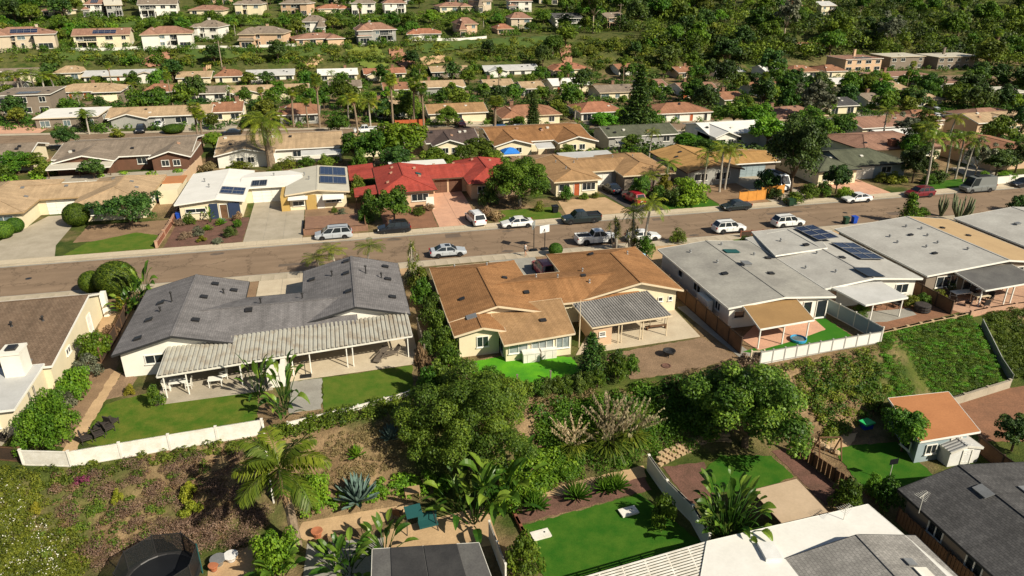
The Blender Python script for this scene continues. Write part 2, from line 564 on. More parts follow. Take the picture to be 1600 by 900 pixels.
leafmat('leaf_agave', (.06, .11, .085), (.17, .25, .2), (.11, .17, .14), 0, .5, .05)
leafmat('leaf_dry', (.12, .08, .035), (.36, .25, .12), (.24, .16, .075), .15)
leafmat('leaf_purple', (.07, .042, .03), (.28, .18, .115), (.17, .105, .07), .1)
leafmat('leaf_magenta', (.12, .025, .055), (.32, .06, .14), (.2, .04, .09), .2)
leafmat('leaf_flower', (.6, .56, .44), (.85, .82, .7), (.75, .7, .58), .1)
leafmat('leaf_plume', (.36, .28, .15), (.66, .54, .34), (.5, .4, .24), .3)

def _ground_mat():
    m, nt, b = _new('terrain')
    geo = nt.nodes.new("ShaderNodeNewGeometry")
    n1 = _noise(nt, .06, 6, .6, vec=geo.outputs["Position"])
    n2 = _noise(nt, .45, 5, .65, vec=geo.outputs["Position"])
    n3 = _noise(nt, 6, 4, .7, vec=geo.outputs["Position"])
    soil = _ramp(nt, n2.outputs[0], (.16, .105, .055), (.33, .225, .12), .35, .68).outputs[0]
    grass = _ramp(nt, n2.outputs[0], (.035, .062, .012), (.1, .115, .025), .35, .68).outputs[0]
    f = _ramp(nt, n1.outputs[0], (0, 0, 0), (1, 1, 1), .44, .56).outputs[0]
    sep = nt.nodes.new("ShaderNodeSeparateXYZ")
    nt.links.new(geo.outputs["Position"], sep.inputs[0])
    far = nt.nodes.new("ShaderNodeMapRange")            # the hill carries grass, the lots between the houses bare soil
    far.inputs["From Min"].default_value = 270; far.inputs["From Max"].default_value = 300
    nt.links.new(sep.outputs["Y"], far.inputs["Value"])
    mx = nt.nodes.new("ShaderNodeMath"); mx.operation = 'MAXIMUM'
    ml = nt.nodes.new("ShaderNodeMath"); ml.operation = 'MULTIPLY'; ml.inputs[1].default_value = .85
    nt.links.new(far.outputs[0], ml.inputs[0])
    nt.links.new(f, mx.inputs[0]); nt.links.new(ml.outputs[0], mx.inputs[1])
    c = _mix(nt, soil, grass, mx.outputs[0])
    g = _ramp(nt, n3.outputs[0], (.7,) * 3, (1.25,) * 3, .3, .7).outputs[0]
    c = _mix(nt, c, g, 1.0, 'MULTIPLY')
    nt.links.new(c, b.inputs["Base Color"])
    b.inputs["Roughness"].default_value = 1
    b.inputs["Specular IOR Level"].default_value = .1
    _bump(nt, b, n3.outputs[0], .8, .15)
    return m

def _road_mat():
    m, nt, b = _new('asphalt_worn')
    geo = nt.nodes.new("ShaderNodeNewGeometry")
    mp = nt.nodes.new("ShaderNodeMapping")
    mp.inputs["Scale"].default_value = (.12, 1, 1)
    nt.links.new(geo.outputs["Position"], mp.inputs[0])
    n1 = _noise(nt, .8, 5, .6, vec=mp.outputs[0])
    n2 = _noise(nt, 7, 4, .7, vec=geo.outputs["Position"])
    n3 = _noise(nt, .18, 4, .6, vec=geo.outputs["Position"])
    c = _ramp(nt, n1.outputs[0], (.215, .148, .094), (.258, .18, .116), .3, .7).outputs[0]
    g = _ramp(nt, n2.outputs[0], (.88,) * 3, (1.1,) * 3, .3, .7).outputs[0]
    c = _mix(nt, c, g, 1, 'MULTIPLY')
    g = _ramp(nt, n3.outputs[0], (.88,) * 3, (1.1,) * 3, .3, .7).outputs[0]
    c = _mix(nt, c, g, 1, 'MULTIPLY')
    sp = nt.nodes.new("ShaderNodeSeparateXYZ"); nt.links.new(geo.outputs["Position"], sp.inputs[0])       # wheel tracks polished along each lane
    wv_ = nt.nodes.new("ShaderNodeMath"); wv_.operation = 'MULTIPLY'; wv_.inputs[1].default_value = 2.6; nt.links.new(sp.outputs["Y"], wv_.inputs[0])
    sn = nt.nodes.new("ShaderNodeMath"); sn.operation = 'SINE'; nt.links.new(wv_.outputs[0], sn.inputs[0])
    ma = nt.nodes.new("ShaderNodeMath"); ma.operation = 'MULTIPLY_ADD'; ma.inputs[1].default_value = .25; nt.links.new(sn.outputs[0], ma.inputs[0]); nt.links.new(n1.outputs[0], ma.inputs[2])
    c = _mix(nt, c, _ramp(nt, ma.outputs[0], (.96,) * 3, (1.04,) * 3, .2, .8).outputs[0], 1, 'MULTIPLY')
    vo = nt.nodes.new("ShaderNodeTexVoronoi")           # tar-sealed cracks
    vo.feature = 'DISTANCE_TO_EDGE'
    vo.inputs["Scale"].default_value = .16
    wn = _noise(nt, .7, 4, .7, vec=geo.outputs["Position"])
    wv = nt.nodes.new("ShaderNodeVectorMath"); wv.operation = 'SCALE'; wv.inputs["Scale"].default_value = 3
    ad = nt.nodes.new("ShaderNodeVectorMath"); ad.operation = 'ADD'
    nt.links.new(wn.outputs["Color"], wv.inputs[0])
    nt.links.new(wv.outputs[0], ad.inputs[0]); nt.links.new(geo.outputs["Position"], ad.inputs[1])
    nt.links.new(ad.outputs[0], vo.inputs["Vector"])
    k = _ramp(nt, vo.outputs["Distance"], (.6,) * 3, (1,) * 3, .004, .016).outputs[0]
    c = _mix(nt, c, k, 1, 'MULTIPLY')
    nt.links.new(c, b.inputs["Base Color"])
    b.inputs["Roughness"].default_value = .92
    b.inputs["Specular IOR Level"].default_value = .2
    _bump(nt, b, n2.outputs[0], .2)
    return m
MATS['terrain'] = _ground_mat()
MATS['road'] = _road_mat()

# ------------------------------------------------------------------ the ground sheet
def _terrain():
    xs = np.unique(np.concatenate([np.arange(-600, -150, 30), np.arange(-150, 230, 4.), np.arange(230, 900, 20)]))
    ys = np.unique(np.concatenate([np.arange(0, 40, 4.), np.arange(40, 60, 1.), np.arange(60, 84, 6.), [85.79, 85.81, 96.59, 96.61],
                                   np.arange(100, 280, 4.), np.arange(280, 440, 3.), np.arange(440, 1000, 20)]))
    X, Y = np.meshgrid(xs, ys)
    Z = tz(X, Y)
    v = np.stack([X.ravel(), Y.ravel(), Z.ravel()], 1)
    nx = len(xs)
    f = []
    for j in range(len(ys) - 1):
        for i in range(nx - 1):
            a = j * nx + i
            f.append((a, a + 1, a + 1 + nx, a + nx))
    me = bpy.data.meshes.new('ground')
    me.from_pydata(v.tolist(), [], f)
    me.materials.append(MATS['terrain'])
    struct(obj('ground', me))
_terrain()

def strip(name, x0, x1, y0, y1, mat, dz=.02, step=6.0, thick=0.0):
    """a sheet laid on the terrain; with thick > 0 it gets sides"""
    xs = np.linspace(x0, x1, max(2, int((x1 - x0) / step) + 1)); ys = np.linspace(y0, y1, max(2, int(abs(y1 - y0) / step) + 1))
    b = MB()
    nx = len(xs)
    b.v = [(x, y, tzf(x, y) + dz) for y in ys for x in xs]
    b.f = [(j * nx + i, j * nx + i + 1, j * nx + i + 1 + nx, j * nx + i + nx) for j in range(len(ys) - 1) for i in range(nx - 1)]
    return struct(b.build(name, mat))

def ragged(pts, name):
    if not any(k in name for k in ('lawn', 'garden', 'bed', 'yard', 'gravel')): return pts
    g = random.Random(int(abs(pts[0][0] * 31 + pts[0][1] * 17))); out = []
    for (ax, ay), (bx, by) in zip(pts, pts[1:] + pts[:1]):
        n = max(1, int(math.hypot(bx - ax, by - ay) / .35))
        for i in range(n):
            a = .02 if i == 0 else .09
            out.append((ax + (bx - ax) * i / n + g.uniform(-a, a), ay + (by - ay) * i / n + g.uniform(-a, a)))
    return out

def pad(name, pts, mat, z=0.0, dz=.03, skirt=.12):
    """a flat slab with the given plan outline"""
    a = sum(pts[i][0] * pts[(i + 1) % len(pts)][1] - pts[(i + 1) % len(pts)][0] * pts[i][1] for i in range(len(pts)))
    if a < 0: pts = pts[::-1]
    xs = sorted(p[0] for p in pts); ys = sorted(p[1] for p in pts)
    if name == 'driveway' and len(pts) == 4 and xs[0] == xs[1] and ys[0] == ys[1]:      # poured in bays
        o = struct(MB().prism(pts, z + dz - skirt, z + dz - .025).build(name, 'concrete_grey'))
        nx, ny = max(1, round((xs[3] - xs[0]) / 2.8)), max(1, round((ys[3] - ys[0]) / 2.8)); g = random.Random(int(xs[0] * 10))
        for i in range(nx):
            for j in range(ny):
                x0, y0, w, h = xs[0] + (xs[3] - xs[0]) * i / nx, ys[0] + (ys[3] - ys[0]) * j / ny, (xs[3] - xs[0]) / nx, (ys[3] - ys[0]) / ny
                MB().box(x0 + .02, x0 + w - .02, y0 + .02, y0 + h - .02, z + dz - .1, z + dz + g.uniform(-.006, .006)).build('bay', mat, o)
        return o
    return struct(MB().prism(ragged(pts, name), z + dz - skirt, z + dz).build(name, mat))

def padp(name, px, mat, z=0.0, dz=.03):
    return pad(name, [at(u, v, z) for u, v in px], mat, z, dz)

def rect(x0, x1, y0, y1):
    return [(x0, y0), (x1, y0), (x1, y1), (x0, y1)]

# main street: carriageway, gutters, kerbs, pavements cut into concrete flags
struct(MB().poly([(-140, 85.95, -.13), (240, 85.95, -.13), (240, 96.45, -.13), (-140, 96.45, -.13)]).build('street', 'road'))
for k, (y0, y1, s) in enumerate(((85.5, 85.93, 0), (96.47, 96.9, 1))):
    struct(MB().box(-140, 240, y0, y1, -.3, .005).build('kerb', 'kerb'))
    g0, g1 = (85.94, 86.35) if s == 0 else (96.05, 96.46)
    struct(MB().poly([(-140, g0, -.122), (240, g0, -.122), (240, g1, -.122), (-140, g1, -.122)]).build('gutter', 'concrete_grey'))
for (y0, y1) in ((83.95, 85.48), (96.92, 98.45)):
    p = struct(MB().box(-140, 240, y0, y1, -.3, -.012).build('pavement', 'concrete_grey'))
    me = MB().box(-.74, .74, y0 + .01, y1 - .01, -.2, .02).mesh('flag')
    me.materials.append(MATS['concrete_pale'] if y0 > 90 else MATS['kerb'])
    for i in range(128):
        o = obj('flag', me, None, p, (-58 + i * 1.5, 0, random.Random(i).uniform(-.006, .006)))
# repairs, covers and stains on the carriageway
pm('asphalt_patch', (.12, .09, .065), (.15, .11, .08), 1.2, .95, .2, 14, fine=.15)
pm('oil_stain', (.11, .085, .065), (.16, .12, .085), .9, .6, 0, 10)
for x, y, w, d in ((-30, 92.3, 3.2, 1.2), (-9, 88.4, 5.5, .9), (13, 94, 2.2, 1.6), (33, 89.6, 4.0, 1.1), (62, 93, 6, .8), (80, 88.5, 2.6, 1.4), (44, 94.4, 1.6, 1.0)):
    struct(MB().poly([(x, y, -.1255), (x + w, y + .05, -.1255), (x + w - .1, y + d, -.1255), (x + .06, y + d - .04, -.1255)]).build('asphalt_patch', 'asphalt_patch'))
for x, y in ((-2.5, 91.6), (36, 91.4), (74, 91.2), (-38, 91.5)):
    struct(MB().lathe([(.36, -.2), (.36, 0), (.3, .004), (.02, .004)], (x, y, -.124), 20).build('manhole_cover', 'metal_dark'))
for x, y, r in ((-17, 95, .5), (6, 95.2, .6), (22, 95.0, .45), (20, 87.1, .5), (47, 87.2, .5), (70, 95, .4)):
    g = random.Random(int(x)); struct(MB().poly([(x + r * g.uniform(.6, 1.4) * math.cos(k * .52) * 1.6, y + r * g.uniform(.6, 1.2) * math.sin(k * .52), -.1265) for k in range(12)]).build('oil_stain', 'oil_stain'))
# back street
strip('back_street', -180, 260, 173.0, 182.5, 'road', .05)
strip('back_pavement', -180, 260, 170.6, 172.9, 'kerb', .09)
strip('back_pavement', -180, 260, 182.6, 184.9, 'kerb', .09)
strip('far_street', -180, 260, 246, 253, 'road', .06)

# yards, drives and beds of the near row (street side and back)
pad('driveway', rect(-10.9, -5.5, 73.4, 83.9), 'concrete_pale')
pad('driveway', rect(16.9, 23.0, 72.6, 83.9), 'concrete_grey')
pad('front_garden', rect(-26, -10.95, 76, 83.9), 'dirt', dz=.012)
pad('front_garden', rect(-5.4, 8, 78, 83.9), 'sand_tan', dz=.012)
pad('front_garden', rect(23.1, 36, 76, 83.9), 'dirt', dz=.012)
pad('driveway', rect(48.2, 51, 77.2, 83.9), 'concrete')
pad('front_garden', rect(36.2, 48.1, 76.5, 83.9), 'sand_tan', dz=.014)
pad('front_garden', rect(51.1, 63, 77, 83.9), 'lawn_dry', dz=.014)
pad('front_garden', rect(63.2, 100, 77, 83.9), 'sand_tan', dz=.012)
padp('lawn', [(140, 668), (165, 632), (240, 612), (330, 614), (402, 612), (402, 660), (300, 690), (160, 700), (128, 690)], 'lawn_dry', dz=.03)
pad('patio_slab', [(-17.4, 57.9), (-7.8, 58.2), (-7.8, 64.5), (-17.4, 64.5)], 'concrete', dz=.05)
pad('patio_slab', [(-6.4, 59.3), (5.4, 59.9), (5.4, 66), (-6.4, 66)], 'concrete_pale', dz=.05)
pad('garden_path', [(-6.3, 54.1), (-3.6, 54.1), (-3.6, 59.2), (-6.3, 59.2)], 'concrete_grey', dz=.04)
pad('lawn', [(-3.5, 53.6), (4.2, 54.6), (4.6, 59.7), (-3.5, 59.2)], 'lawn', dz=.035)
padp('garden_path', [(178, 580), (190, 583), (115, 710), (95, 708)], 'path_tan', dz=.03)
padp('gravel_strip', [(192, 583), (215, 590), (195, 618), (160, 625)], 'gravel_brown', dz=.028)
padp('flower_bed', [(135, 535), (190, 520), (182, 580), (105, 700), (60, 695)], 'dirt', dz=.016)
padp('side_yard', [(160, 480), (225, 480), (190, 540), (150, 540)], 'sand_tan', dz=.014)
pad('patio_slab', [(-33, 52.4), (-28.2, 52.4), (-27.6, 56), (-33, 56)], 'concrete', dz=.05)
padp('artificial_lawn', [(735, 566), (790, 556), (893, 558), (908, 582), (812, 605), (745, 590), (728, 578)], 'turf_neon', dz=.04)
padp('patio_slab', [(900, 555), (1094, 526), (1052, 482), (930, 500)], 'concrete_pale', dz=.045)
padp('gravel_yard', [(935, 556), (1096, 528), (1150, 556), (1085, 580), (985, 592)], 'gravel_brown', dz=.03)
padp('side_passage', [(1058, 480), (1072, 478), (1180, 556), (1155, 558)], 'concrete_grey', dz=.02)
padp('patio_slab', [(1158, 530), (1185, 502), (1262, 490), (1290, 515), (1250, 530), (1185, 548)], 'pink_paving', dz=.05)
padp('artificial_lawn', [(1160, 550), (1190, 540), (1250, 520), (1290, 516), (1272, 500), (1290, 498), (1330, 524), (1200, 556)], 'turf', dz=.035)
padp('dirt_yard', [(1325, 500), (1345, 470), (1440, 468), (1500, 488), (1375, 520)], 'dirt_red', dz=.02)
padp('patio_slab', [(1330, 505), (1350, 488), (1420, 482), (1432, 492), (1385, 503)], 'concrete_grey', dz=.045)
padp('patio_slab', [(1440, 470), (1600, 440), (1640, 470), (1520, 495)], 'stone_pink', dz=.04)
# lower yards, four metres below
L = -4.0
padp('artificial_lawn', [(815, 822), (1000, 772), (1110, 860), (1060, 920), (860, 930)], 'lawn_lush', L, .03)
padp('mulch_bed', [(803, 800), (830, 778), (1005, 742), (1018, 765), (815, 818)], 'mulch', L, .024)
padp('garden_path', [(838, 778), (850, 765), (1005, 728), (1010, 745), (900, 772)], 'path_tan', L, .04)
padp('mulch_bed', [(1035, 730), (1100, 722), (1105, 742), (1120, 790), (1075, 785)], 'mulch', L, .026)
padp('lawn', [(1100, 735), (1125, 712), (1205, 712), (1240, 745), (1180, 768), (1110, 770)], 'lawn_lush', L, .03)
padp('mulch_bed', [(1205, 705), (1232, 700), (1320, 770), (1290, 790)], 'mulch', L, .022)
padp('lawn', [(1300, 700), (1400, 690), (1462, 745), (1400, 765), (1345, 760)], 'lawn_lush', L, .03)
padp('garden_path', [(1262, 690), (1340, 676), (1330, 695), (1300, 705)], 'path_tan', L, .034)
padp('dirt_yard', [(1475, 640), (1530, 610), (1640, 600), (1640, 690), (1540, 690)], 'dirt_red', L, .03)
padp('garden_path', [(462, 838), (475, 815), (640, 780), (660, 800), (600, 815), (480, 845)], 'path_tan', L, .04)
padp('patio_slab', [(600, 830), (760, 790), (780, 850), (600, 880)], 'path_tan', L, .02)
padp('patio_slab', [(480, 850), (600, 840), (590, 930), (470, 930)], 'concrete_grey', L, .03)
padp('dirt_yard', [(330, 870), (400, 850), (420, 930), (320, 930)], 'sand_tan', L, .03)
# across the street
pad('driveway', [(-47.5, 98.5), (-37.2, 98.5), (-38.4, 103), (-38.9, 117), (-43.6, 117), (-46.5, 106)], 'concrete')
pad('lawn', [(-36.2, 98.6), (-25.3, 98.6), (-25.0, 103.5), (-29, 106), (-34.6, 103)], 'lawn', dz=.05)
pad('front_garden', rect(-36.5, -24.8, 103.6, 111), 'dirt', dz=.012)
pad('front_garden', rect(-24.2, -14.2, 98.6, 109.6), 'mulch', dz=.02)
pad('driveway', rect(-14.1, -6.3, 98.5, 117), 'concrete')
pad('front_garden', rect(-6.2, 3, 105.6, 113), 'dirt', dz=.03)
pad('brick_terrace', rect(-5.95, 2.55, 99.5, 105.5), 'brick_brown', dz=.72, skirt=.9)
pad('front_garden', rect(5, 12.6, 98.6, 109), 'dirt_red', dz=.02)
pad('driveway', rect(12.7, 18.9, 98.5, 116), 'pink_paving')
pad('lawn', rect(21.5, 31.5, 98.6, 104), 'lawn', dz=.03)
pad('driveway', [(32, 98.6), (42.5, 98.6), (41, 107), (33, 107)], 'sand_tan')
pad('driveway', [(42.6, 98.5), (47.5, 98.5), (46.5, 114), (40.8, 114)], 'asphalt_dark', dz=.034)
pad('lawn', rect(47.8, 57, 98.6, 102), 'lawn_lush')
pad('driveway', rect(66, 74, 98.5, 114), 'concrete')
pad('driveway', rect(80.5, 88, 98.5, 108), 'pink_paving')
pad('front_garden', rect(57.3, 65.8, 98.6, 110), 'dirt', dz=.02)
pad('lawn', [(95, 98.6), (106, 98.6), (108, 103), (97, 103)], 'lawn_lush')
pad('driveway', [(107, 98.5), (115, 98.5), (116, 110), (110, 110)], 'concrete')
pad('back_yard', rect(-52, -28, 130, 142), 'concrete', dz=.02)
pad('back_yard', rect(28, 55, 128, 139), 'dirt', z=tzf(40, 133), dz=.1)
# drives onto the back street
for x0, x1, m in ((-78, -66, 'pink_paving'), (-58, -50, 'concrete'), (-36, -24, 'concrete'), (30, 37, 'concrete_pale'), (48, 56, 'concrete_pale'), (64, 72, 'concrete'), (118, 126, 'concrete'), (150, 160, 'concrete')):
    strip('driveway', x0, x1, 184.9, 196, m, .12, 3)
for x0, x1, m in ((-12, -4, 'concrete'), (6, 16, 'sand_tan'), (56, 70, 'concrete_grey'), (74, 90, 'concrete_grey')):
    strip('driveway', x0, x1, 160, 170.5, m, .12, 3)

def patch(name, px, mat, dz=.2):
    """bare or grassy patch lying on the hillside"""
    us = [p[0] for p in px]; vs_ = [p[1] for p in px]; b = MB(); n = 12
    P = {}
    for j in range(n + 1):
        for i in range(n + 1):
            u = min(us) + (max(us) - min(us)) * i / n; v = min(vs_) + (max(vs_) - min(vs_)) * j / n
            x, y, z = ground(u, v); P[i, j] = (len(b.v), u, v); b.v.append((x, y, z + dz + .25 * math.sin(i * 2.1 + j * 1.3)))
    for j in range(n):
        for i in range(n):
            u = (P[i, j][1] + P[i + 1, j][1]) / 2; v = (P[i, j][2] + P[i, j + 1][2]) / 2
            if bool(in_poly(u, v, px)): b.f.append((P[i, j + 1][0], P[i + 1, j + 1][0], P[i + 1, j][0], P[i, j][0]))
    return struct(b.build(name, mat, None, True))
pm('earth_red', (.4, .2, .12), (.3, .15, .09), .4, 1, .5, 2, fine=.2)
pm('hill_grass', (.16, .19, .03), (.11, .15, .022), .15, 1, .4, 3, fine=.2)
pm('hill_green', (.05, .09, .015), (.08, .115, .02), .15, 1, .4, 3, fine=.2)
patch('bare_earth', [(218, 100), (232, 90), (262, 82), (270, 96), (255, 104), (235, 106)], 'earth_red', .5)
patch('bare_earth', [(608, 78), (625, 76), (640, 92), (652, 104), (630, 106), (612, 96)], 'earth_red', .5)
patch('bare_earth', [(875, 72), (892, 72), (894, 98), (884, 104), (876, 90)], 'earth_red', .5)
patch('bare_earth', [(655, 92), (695, 88), (695, 98), (660, 104)], 'sand_tan', .5)
patch('bare_earth', [(470, 98), (500, 88), (505, 94), (488, 108), (470, 108)], 'sand_tan', .5)
patch('bare_earth', [(322, 82), (334, 80), (330, 108), (322, 112)], 'sand_tan', .5)
patch('hill_grass', [(540, 78), (590, 72), (608, 104), (580, 110), (556, 100)], 'hill_grass', .4)
patch('hill_grass', [(640, 70), (760, 62), (760, 74), (660, 84)], 'hill_green', .4)
patch('hill_grass', [(410, 76), (520, 73), (505, 88), (430, 92)], 'hill_green', .4)
patch('hill_grass', [(760, 62), (880, 56), (880, 72), (780, 78)], 'hill_green', .4)
patch('hill_grass', [(60, 84), (210, 80), (210, 92), (80, 96)], 'hill_green', .4)
patch('hill_grass', [(290, 78), (400, 75), (400, 90), (300, 94)], 'hill_green', .4)
patch('hill_grass', [(110, 36), (420, 30), (420, 40), (110, 46)], 'hill_green', .4)
patch('hill_grass', [(420, 30), (640, 24), (640, 34), (420, 40)], 'hill_green', .4)
# ------------------------------------------------------------------ house kit
FOOT = []
class House:
    def __init__(s, name, label, x, y, z=0.0, cat='house', group=None, mark=None):
        s.t = thing(name, label, cat, (x, y, z), 0, group)
        s.z = z
        s.blocks = []
        if mark: LANDMARKS.append((mark, x, y))
    def mb(s):
        return MB()
    def part(s, b, name, mat, parent=None, smooth=False):
        return b.build(name, mat, parent or s.t, smooth)
    def height(s, x, y):
        return max([f(x, y) for f in s.blocks if f(x, y) is not None] or [s.z + 2.6])
    def ridge(s, x0, x1, y0, y1, ax, ze, zr, roof, wall, oh=.55, h0=0., h1=0., rp=None, fascia='trim_white', base=-.5, th=.16, roof2=None):
        """a roof with one ridge along ax over its own walls; h0/h1 > 0 hip that end by so many metres"""
        z = s.z
        FOOT.append((x0 - .3, x1 + .3, y0 - .3, y1 + .3))
        sw = ax == 'x'
        a0, a1, b0, b1 = (y0, y1, x0, x1) if sw else (x0, x1, y0, y1)
        ar = rp if rp is not None else (a0 + a1) / 2
        P = (lambda a, b, c: (b, a, c + z)) if sw else (lambda a, b, c: (a, b, c + z))
        def hz(a):
            return ze + (zr - ze) * ((a - a0) / (ar - a0) if a <= ar else (a1 - a) / (a1 - ar))
        def f(x, y):
            a, b = (y, x) if sw else (x, y)
            if not (a0 <= a <= a1 and b0 <= b <= b1): return None
            h = hz(a)
            if h0: h = min(h, ze + (zr - ze) * (b - b0) / h0)
            if h1: h = min(h, ze + (zr - ze) * (b1 - b) / h1)
            return h + z
        s.blocks.append(f)
        A, B, C, D = (a0, b0), (a1, b0), (a1, b1), (a0, b1)
        S, N = (ar, b0 + h0), (ar, b1 - h1)
        # outline, counter-clockwise in (a, b)
        out = [(*A, ze)] + ([(*S, zr)] if not h0 else []) + [(*B, ze), (*C, ze)] + ([(*N, zr)] if not h1 else []) + [(*D, ze)]
        left = [(*A, ze), (*S, zr), (*N, zr), (*D, ze)]; right = [(*B, ze), (*C, ze), (*N, zr), (*S, zr)]
        planes = [left, right]
        if h0: planes.append([(*A, ze), (*B, ze), (*S, zr)])
        if h1: planes.append([(*C, ze), (*D, ze), (*N, zr)])
        def roofmesh(pl):
            b = MB()
            for q in pl:
                up = [P(*p) for p in q]
                nrm = (Vector(up[1]) - Vector(up[0])).cross(Vector(up[2]) - Vector(up[0]))
                if nrm.z < 0: up = up[::-1]
                b.poly(up); b.poly([(p[0], p[1], p[2] - th) for p in up[::-1]])
            return b
        if roof2:
            b1_ = roofmesh([left]); b2_ = roofmesh([right])
            s.part(b1_, 'roof', roof); s.part(b2_, 'roof', roof2)
            b = MB()
        else:
            b = roofmesh(planes)
        n = len(out)
        for i in range(n):
            p, q = P(*out[i]), P(*out[(i + 1) % n])
            b.poly([(p[0], p[1], p[2] - th), (q[0], q[1], q[2] - th), q, p])
        ro = s.part(b, 'roof' if not roof2 else 'roof_edge', roof)
        # ridge caps
        b = MB()
        b.bar(P(*S, zr + .02), P(*N, zr + .02), .26, .05)
        if h0:
            b.bar(P(*A, ze + .02), P(*S, zr + .02), .2, .05); b.bar(P(*B, ze + .02), P(*S, zr + .02), .2, .05)
        if h1:
            b.bar(P(*C, ze + .02), P(*N, zr + .02), .2, .05); b.bar(P(*D, ze + .02), P(*N, zr + .02), .2, .05)
        b.build('ridge_cap', roof, ro)
        if fascia:
            b = MB()
            cx, cy = (a0 + a1) / 2, (b0 + b1) / 2
            for i in range(n):
                p, q = out[i], out[(i + 1) % n]
                d = Vector((q[0] - p[0], q[1] - p[1])); d.normalize()
                ox, oy = d.y * .022, -d.x * .022
                b.bar(P(p[0] + ox, p[1] + oy, p[2] - .09), P(q[0] + ox, q[1] + oy, q[2] - .09), .04, .2)
            s.part(b, 'fascia', fascia)
        if wall:
            w0, w1, v0, v1 = a0 + oh, a1 - oh, b0 + oh, b1 - oh
            top = lambda a: hz(a) - th - .005
            b = MB()
            def side(pp):
                b.poly([P(*p) for p in pp])
            side([(w0, v0, base), (w0, v1, base), (w0, v1, top(w0)), (w0, v0, top(w0))])
            side([(w1, v1, base), (w1, v0, base), (w1, v0, top(w1)), (w1, v1, top(w1))])
            g0 = [(w0, v0, base), (w1, v0, base), (w1, v0, top(w1))] + ([(ar, v0, top(ar))] if not h0 else []) + [(w0, v0, top(w0))]
            g1 = [(w1, v1, base), (w0, v1, base), (w0, v1, top(w0))] + ([(ar, v1, top(ar))] if not h1 else []) + [(w1, v1, top(w1))]
            side(g0); side(g1)
            s.part(b, 'wall', wall)
        return ro
    def slab(s, A, B, C, D, roof, th=.14, name='roof', fascia=None, parent=None):
        """sheet roof through four corner points (x, y, z), counter-clockwise from the near left one"""
        pts = [Vector((p[0], p[1], p[2] + s.z)) for p in (A, B, C, D)]
        b = MB()
        b.poly(pts); b.poly([p - Vector((0, 0, th)) for p in pts[::-1]])
        for i in range(4):
            p, q = pts[i], pts[(i + 1) % 4]
            dn = Vector((0, 0, -th))
            b.poly([p + dn, q + dn, q, p])
        o = s.part(b, name, roof, parent)
        if fascia:
            f = MB()
            c = sum(pts, Vector()) / 4
            for i in range(4):
                p, q = pts[i], pts[(i + 1) % 4]
                d = (q - p); d.z = 0; d.normalize()
                off = Vector((d.y, -d.x, 0)) * .022 - Vector((0, 0, .08))
                f.bar(p + off, q + off, .04, .18)
            s.part(f, 'fascia', fascia, parent)
        x0, x1 = min(p.x for p in pts), max(p.x for p in pts); y0, y1 = min(p.y for p in pts), max(p.y for p in pts)
        FOOT.append((x0, x1, y0, y1))
        nrm = (pts[1] - pts[0]).cross(pts[3] - pts[0]); p0 = pts[0]
        s.blocks.append(lambda x, y: (p0.z - (nrm.x * (x - p0.x) + nrm.y * (y - p0.y)) / nrm.z) if x0 <= x <= x1 and y0 <= y <= y1 else None)
        return o
    def walls(s, x0, x1, y0, y1, z0, z1, mat, name='wall'):
        b = MB().box(x0, x1, y0, y1, z0 + s.z, z1 + s.z)
        return s.part(b, name, mat)
    def _pl(s, side, c):
        z = s.z
        if side == 'S': return lambda a, o, h: (a, c - o, h + z)
        if side == 'N': return lambda a, o, h: (a, c + o, h + z)
        if side == 'E': return lambda a, o, h: (c + o, a, h + z)
        return lambda a, o, h: (c - o, a, h + z)
    def win(s, side, c, a0, a1, z0, z1, nv=2, nh=1, frame='trim_white', pane='glass_dark', fw=.07):
        """window on a wall plane: frame with mullions, pane set behind them"""
        P = s._pl(side, c)
        b = MB()
        zm = (z0 + z1) / 2
        o = .04
        for h in (z0, z1): b.bar(P(a0 - fw / 2, o, h), P(a1 + fw / 2, o, h), .09, fw)
        for i in range(nv + 1):
            a = a0 + (a1 - a0) * i / nv
            b.bar(P(a, o, z0), P(a, o, z1), fw if i in (0, nv) else .045, .085)
        for j in range(1, nh):
            h = z0 + (z1 - z0) * j / nh
            b.bar(P(a0, o - .005, h), P(a1, o - .005, h), .07, .04)
        w = s.part(b, 'window', frame)
        q = [P(a0, .012, z0), P(a1, .012, z0), P(a1, .012, z1), P(a0, .012, z1)]
        if side in ('N', 'W'): q = q[::-1]
        MB().poly(q).build('pane', pane, w)
        b = MB().bar(P(a0 - .1, .07, z0 - .06), P(a1 + .1, .07, z0 - .06), .15, .05)
        b.build('sill', frame, w)
        return w
    def door(s, side, c, a0, a1, mat='wood_brown', z0=0.0, z1=2.05, frame='trim_white'):
        P = s._pl(side, c)
        f = MB()
        f.bar(P(a0 - .05, .03, z0), P(a0 - .05, .03, z1 + .1), .1, .09); f.bar(P(a1 + .05, .03, z0), P(a1 + .05, .03, z1 + .1), .1, .09)
        f.bar(P(a0, .03, z1 + .05), P(a1, .03, z1 + .05), .09, .1)
        q = [P(a0, .02, z0), P(a1, .02, z0), P(a1, .02, z1), P(a0, .02, z1)]
        if side in ('N', 'W'): q = q[::-1]
        d = s.part(MB().poly(q), 'door', mat)
        f.build('door_frame', frame, d)
        h = MB(); w = a1 - a0
        for k in range(2):
            for j in range(2):
                x0 = a0 + w * (.14 + .4 * k); zz = z0 + .25 + .95 * j
                h.bar(P(x0, .03, zz), P(x0 + w * .3, .03, zz), .03, .05); h.bar(P(x0, .03, zz + .75), P(x0 + w * .3, .03, zz + .75), .03, .05)
        h.build('door_panel', mat, d)
        return d
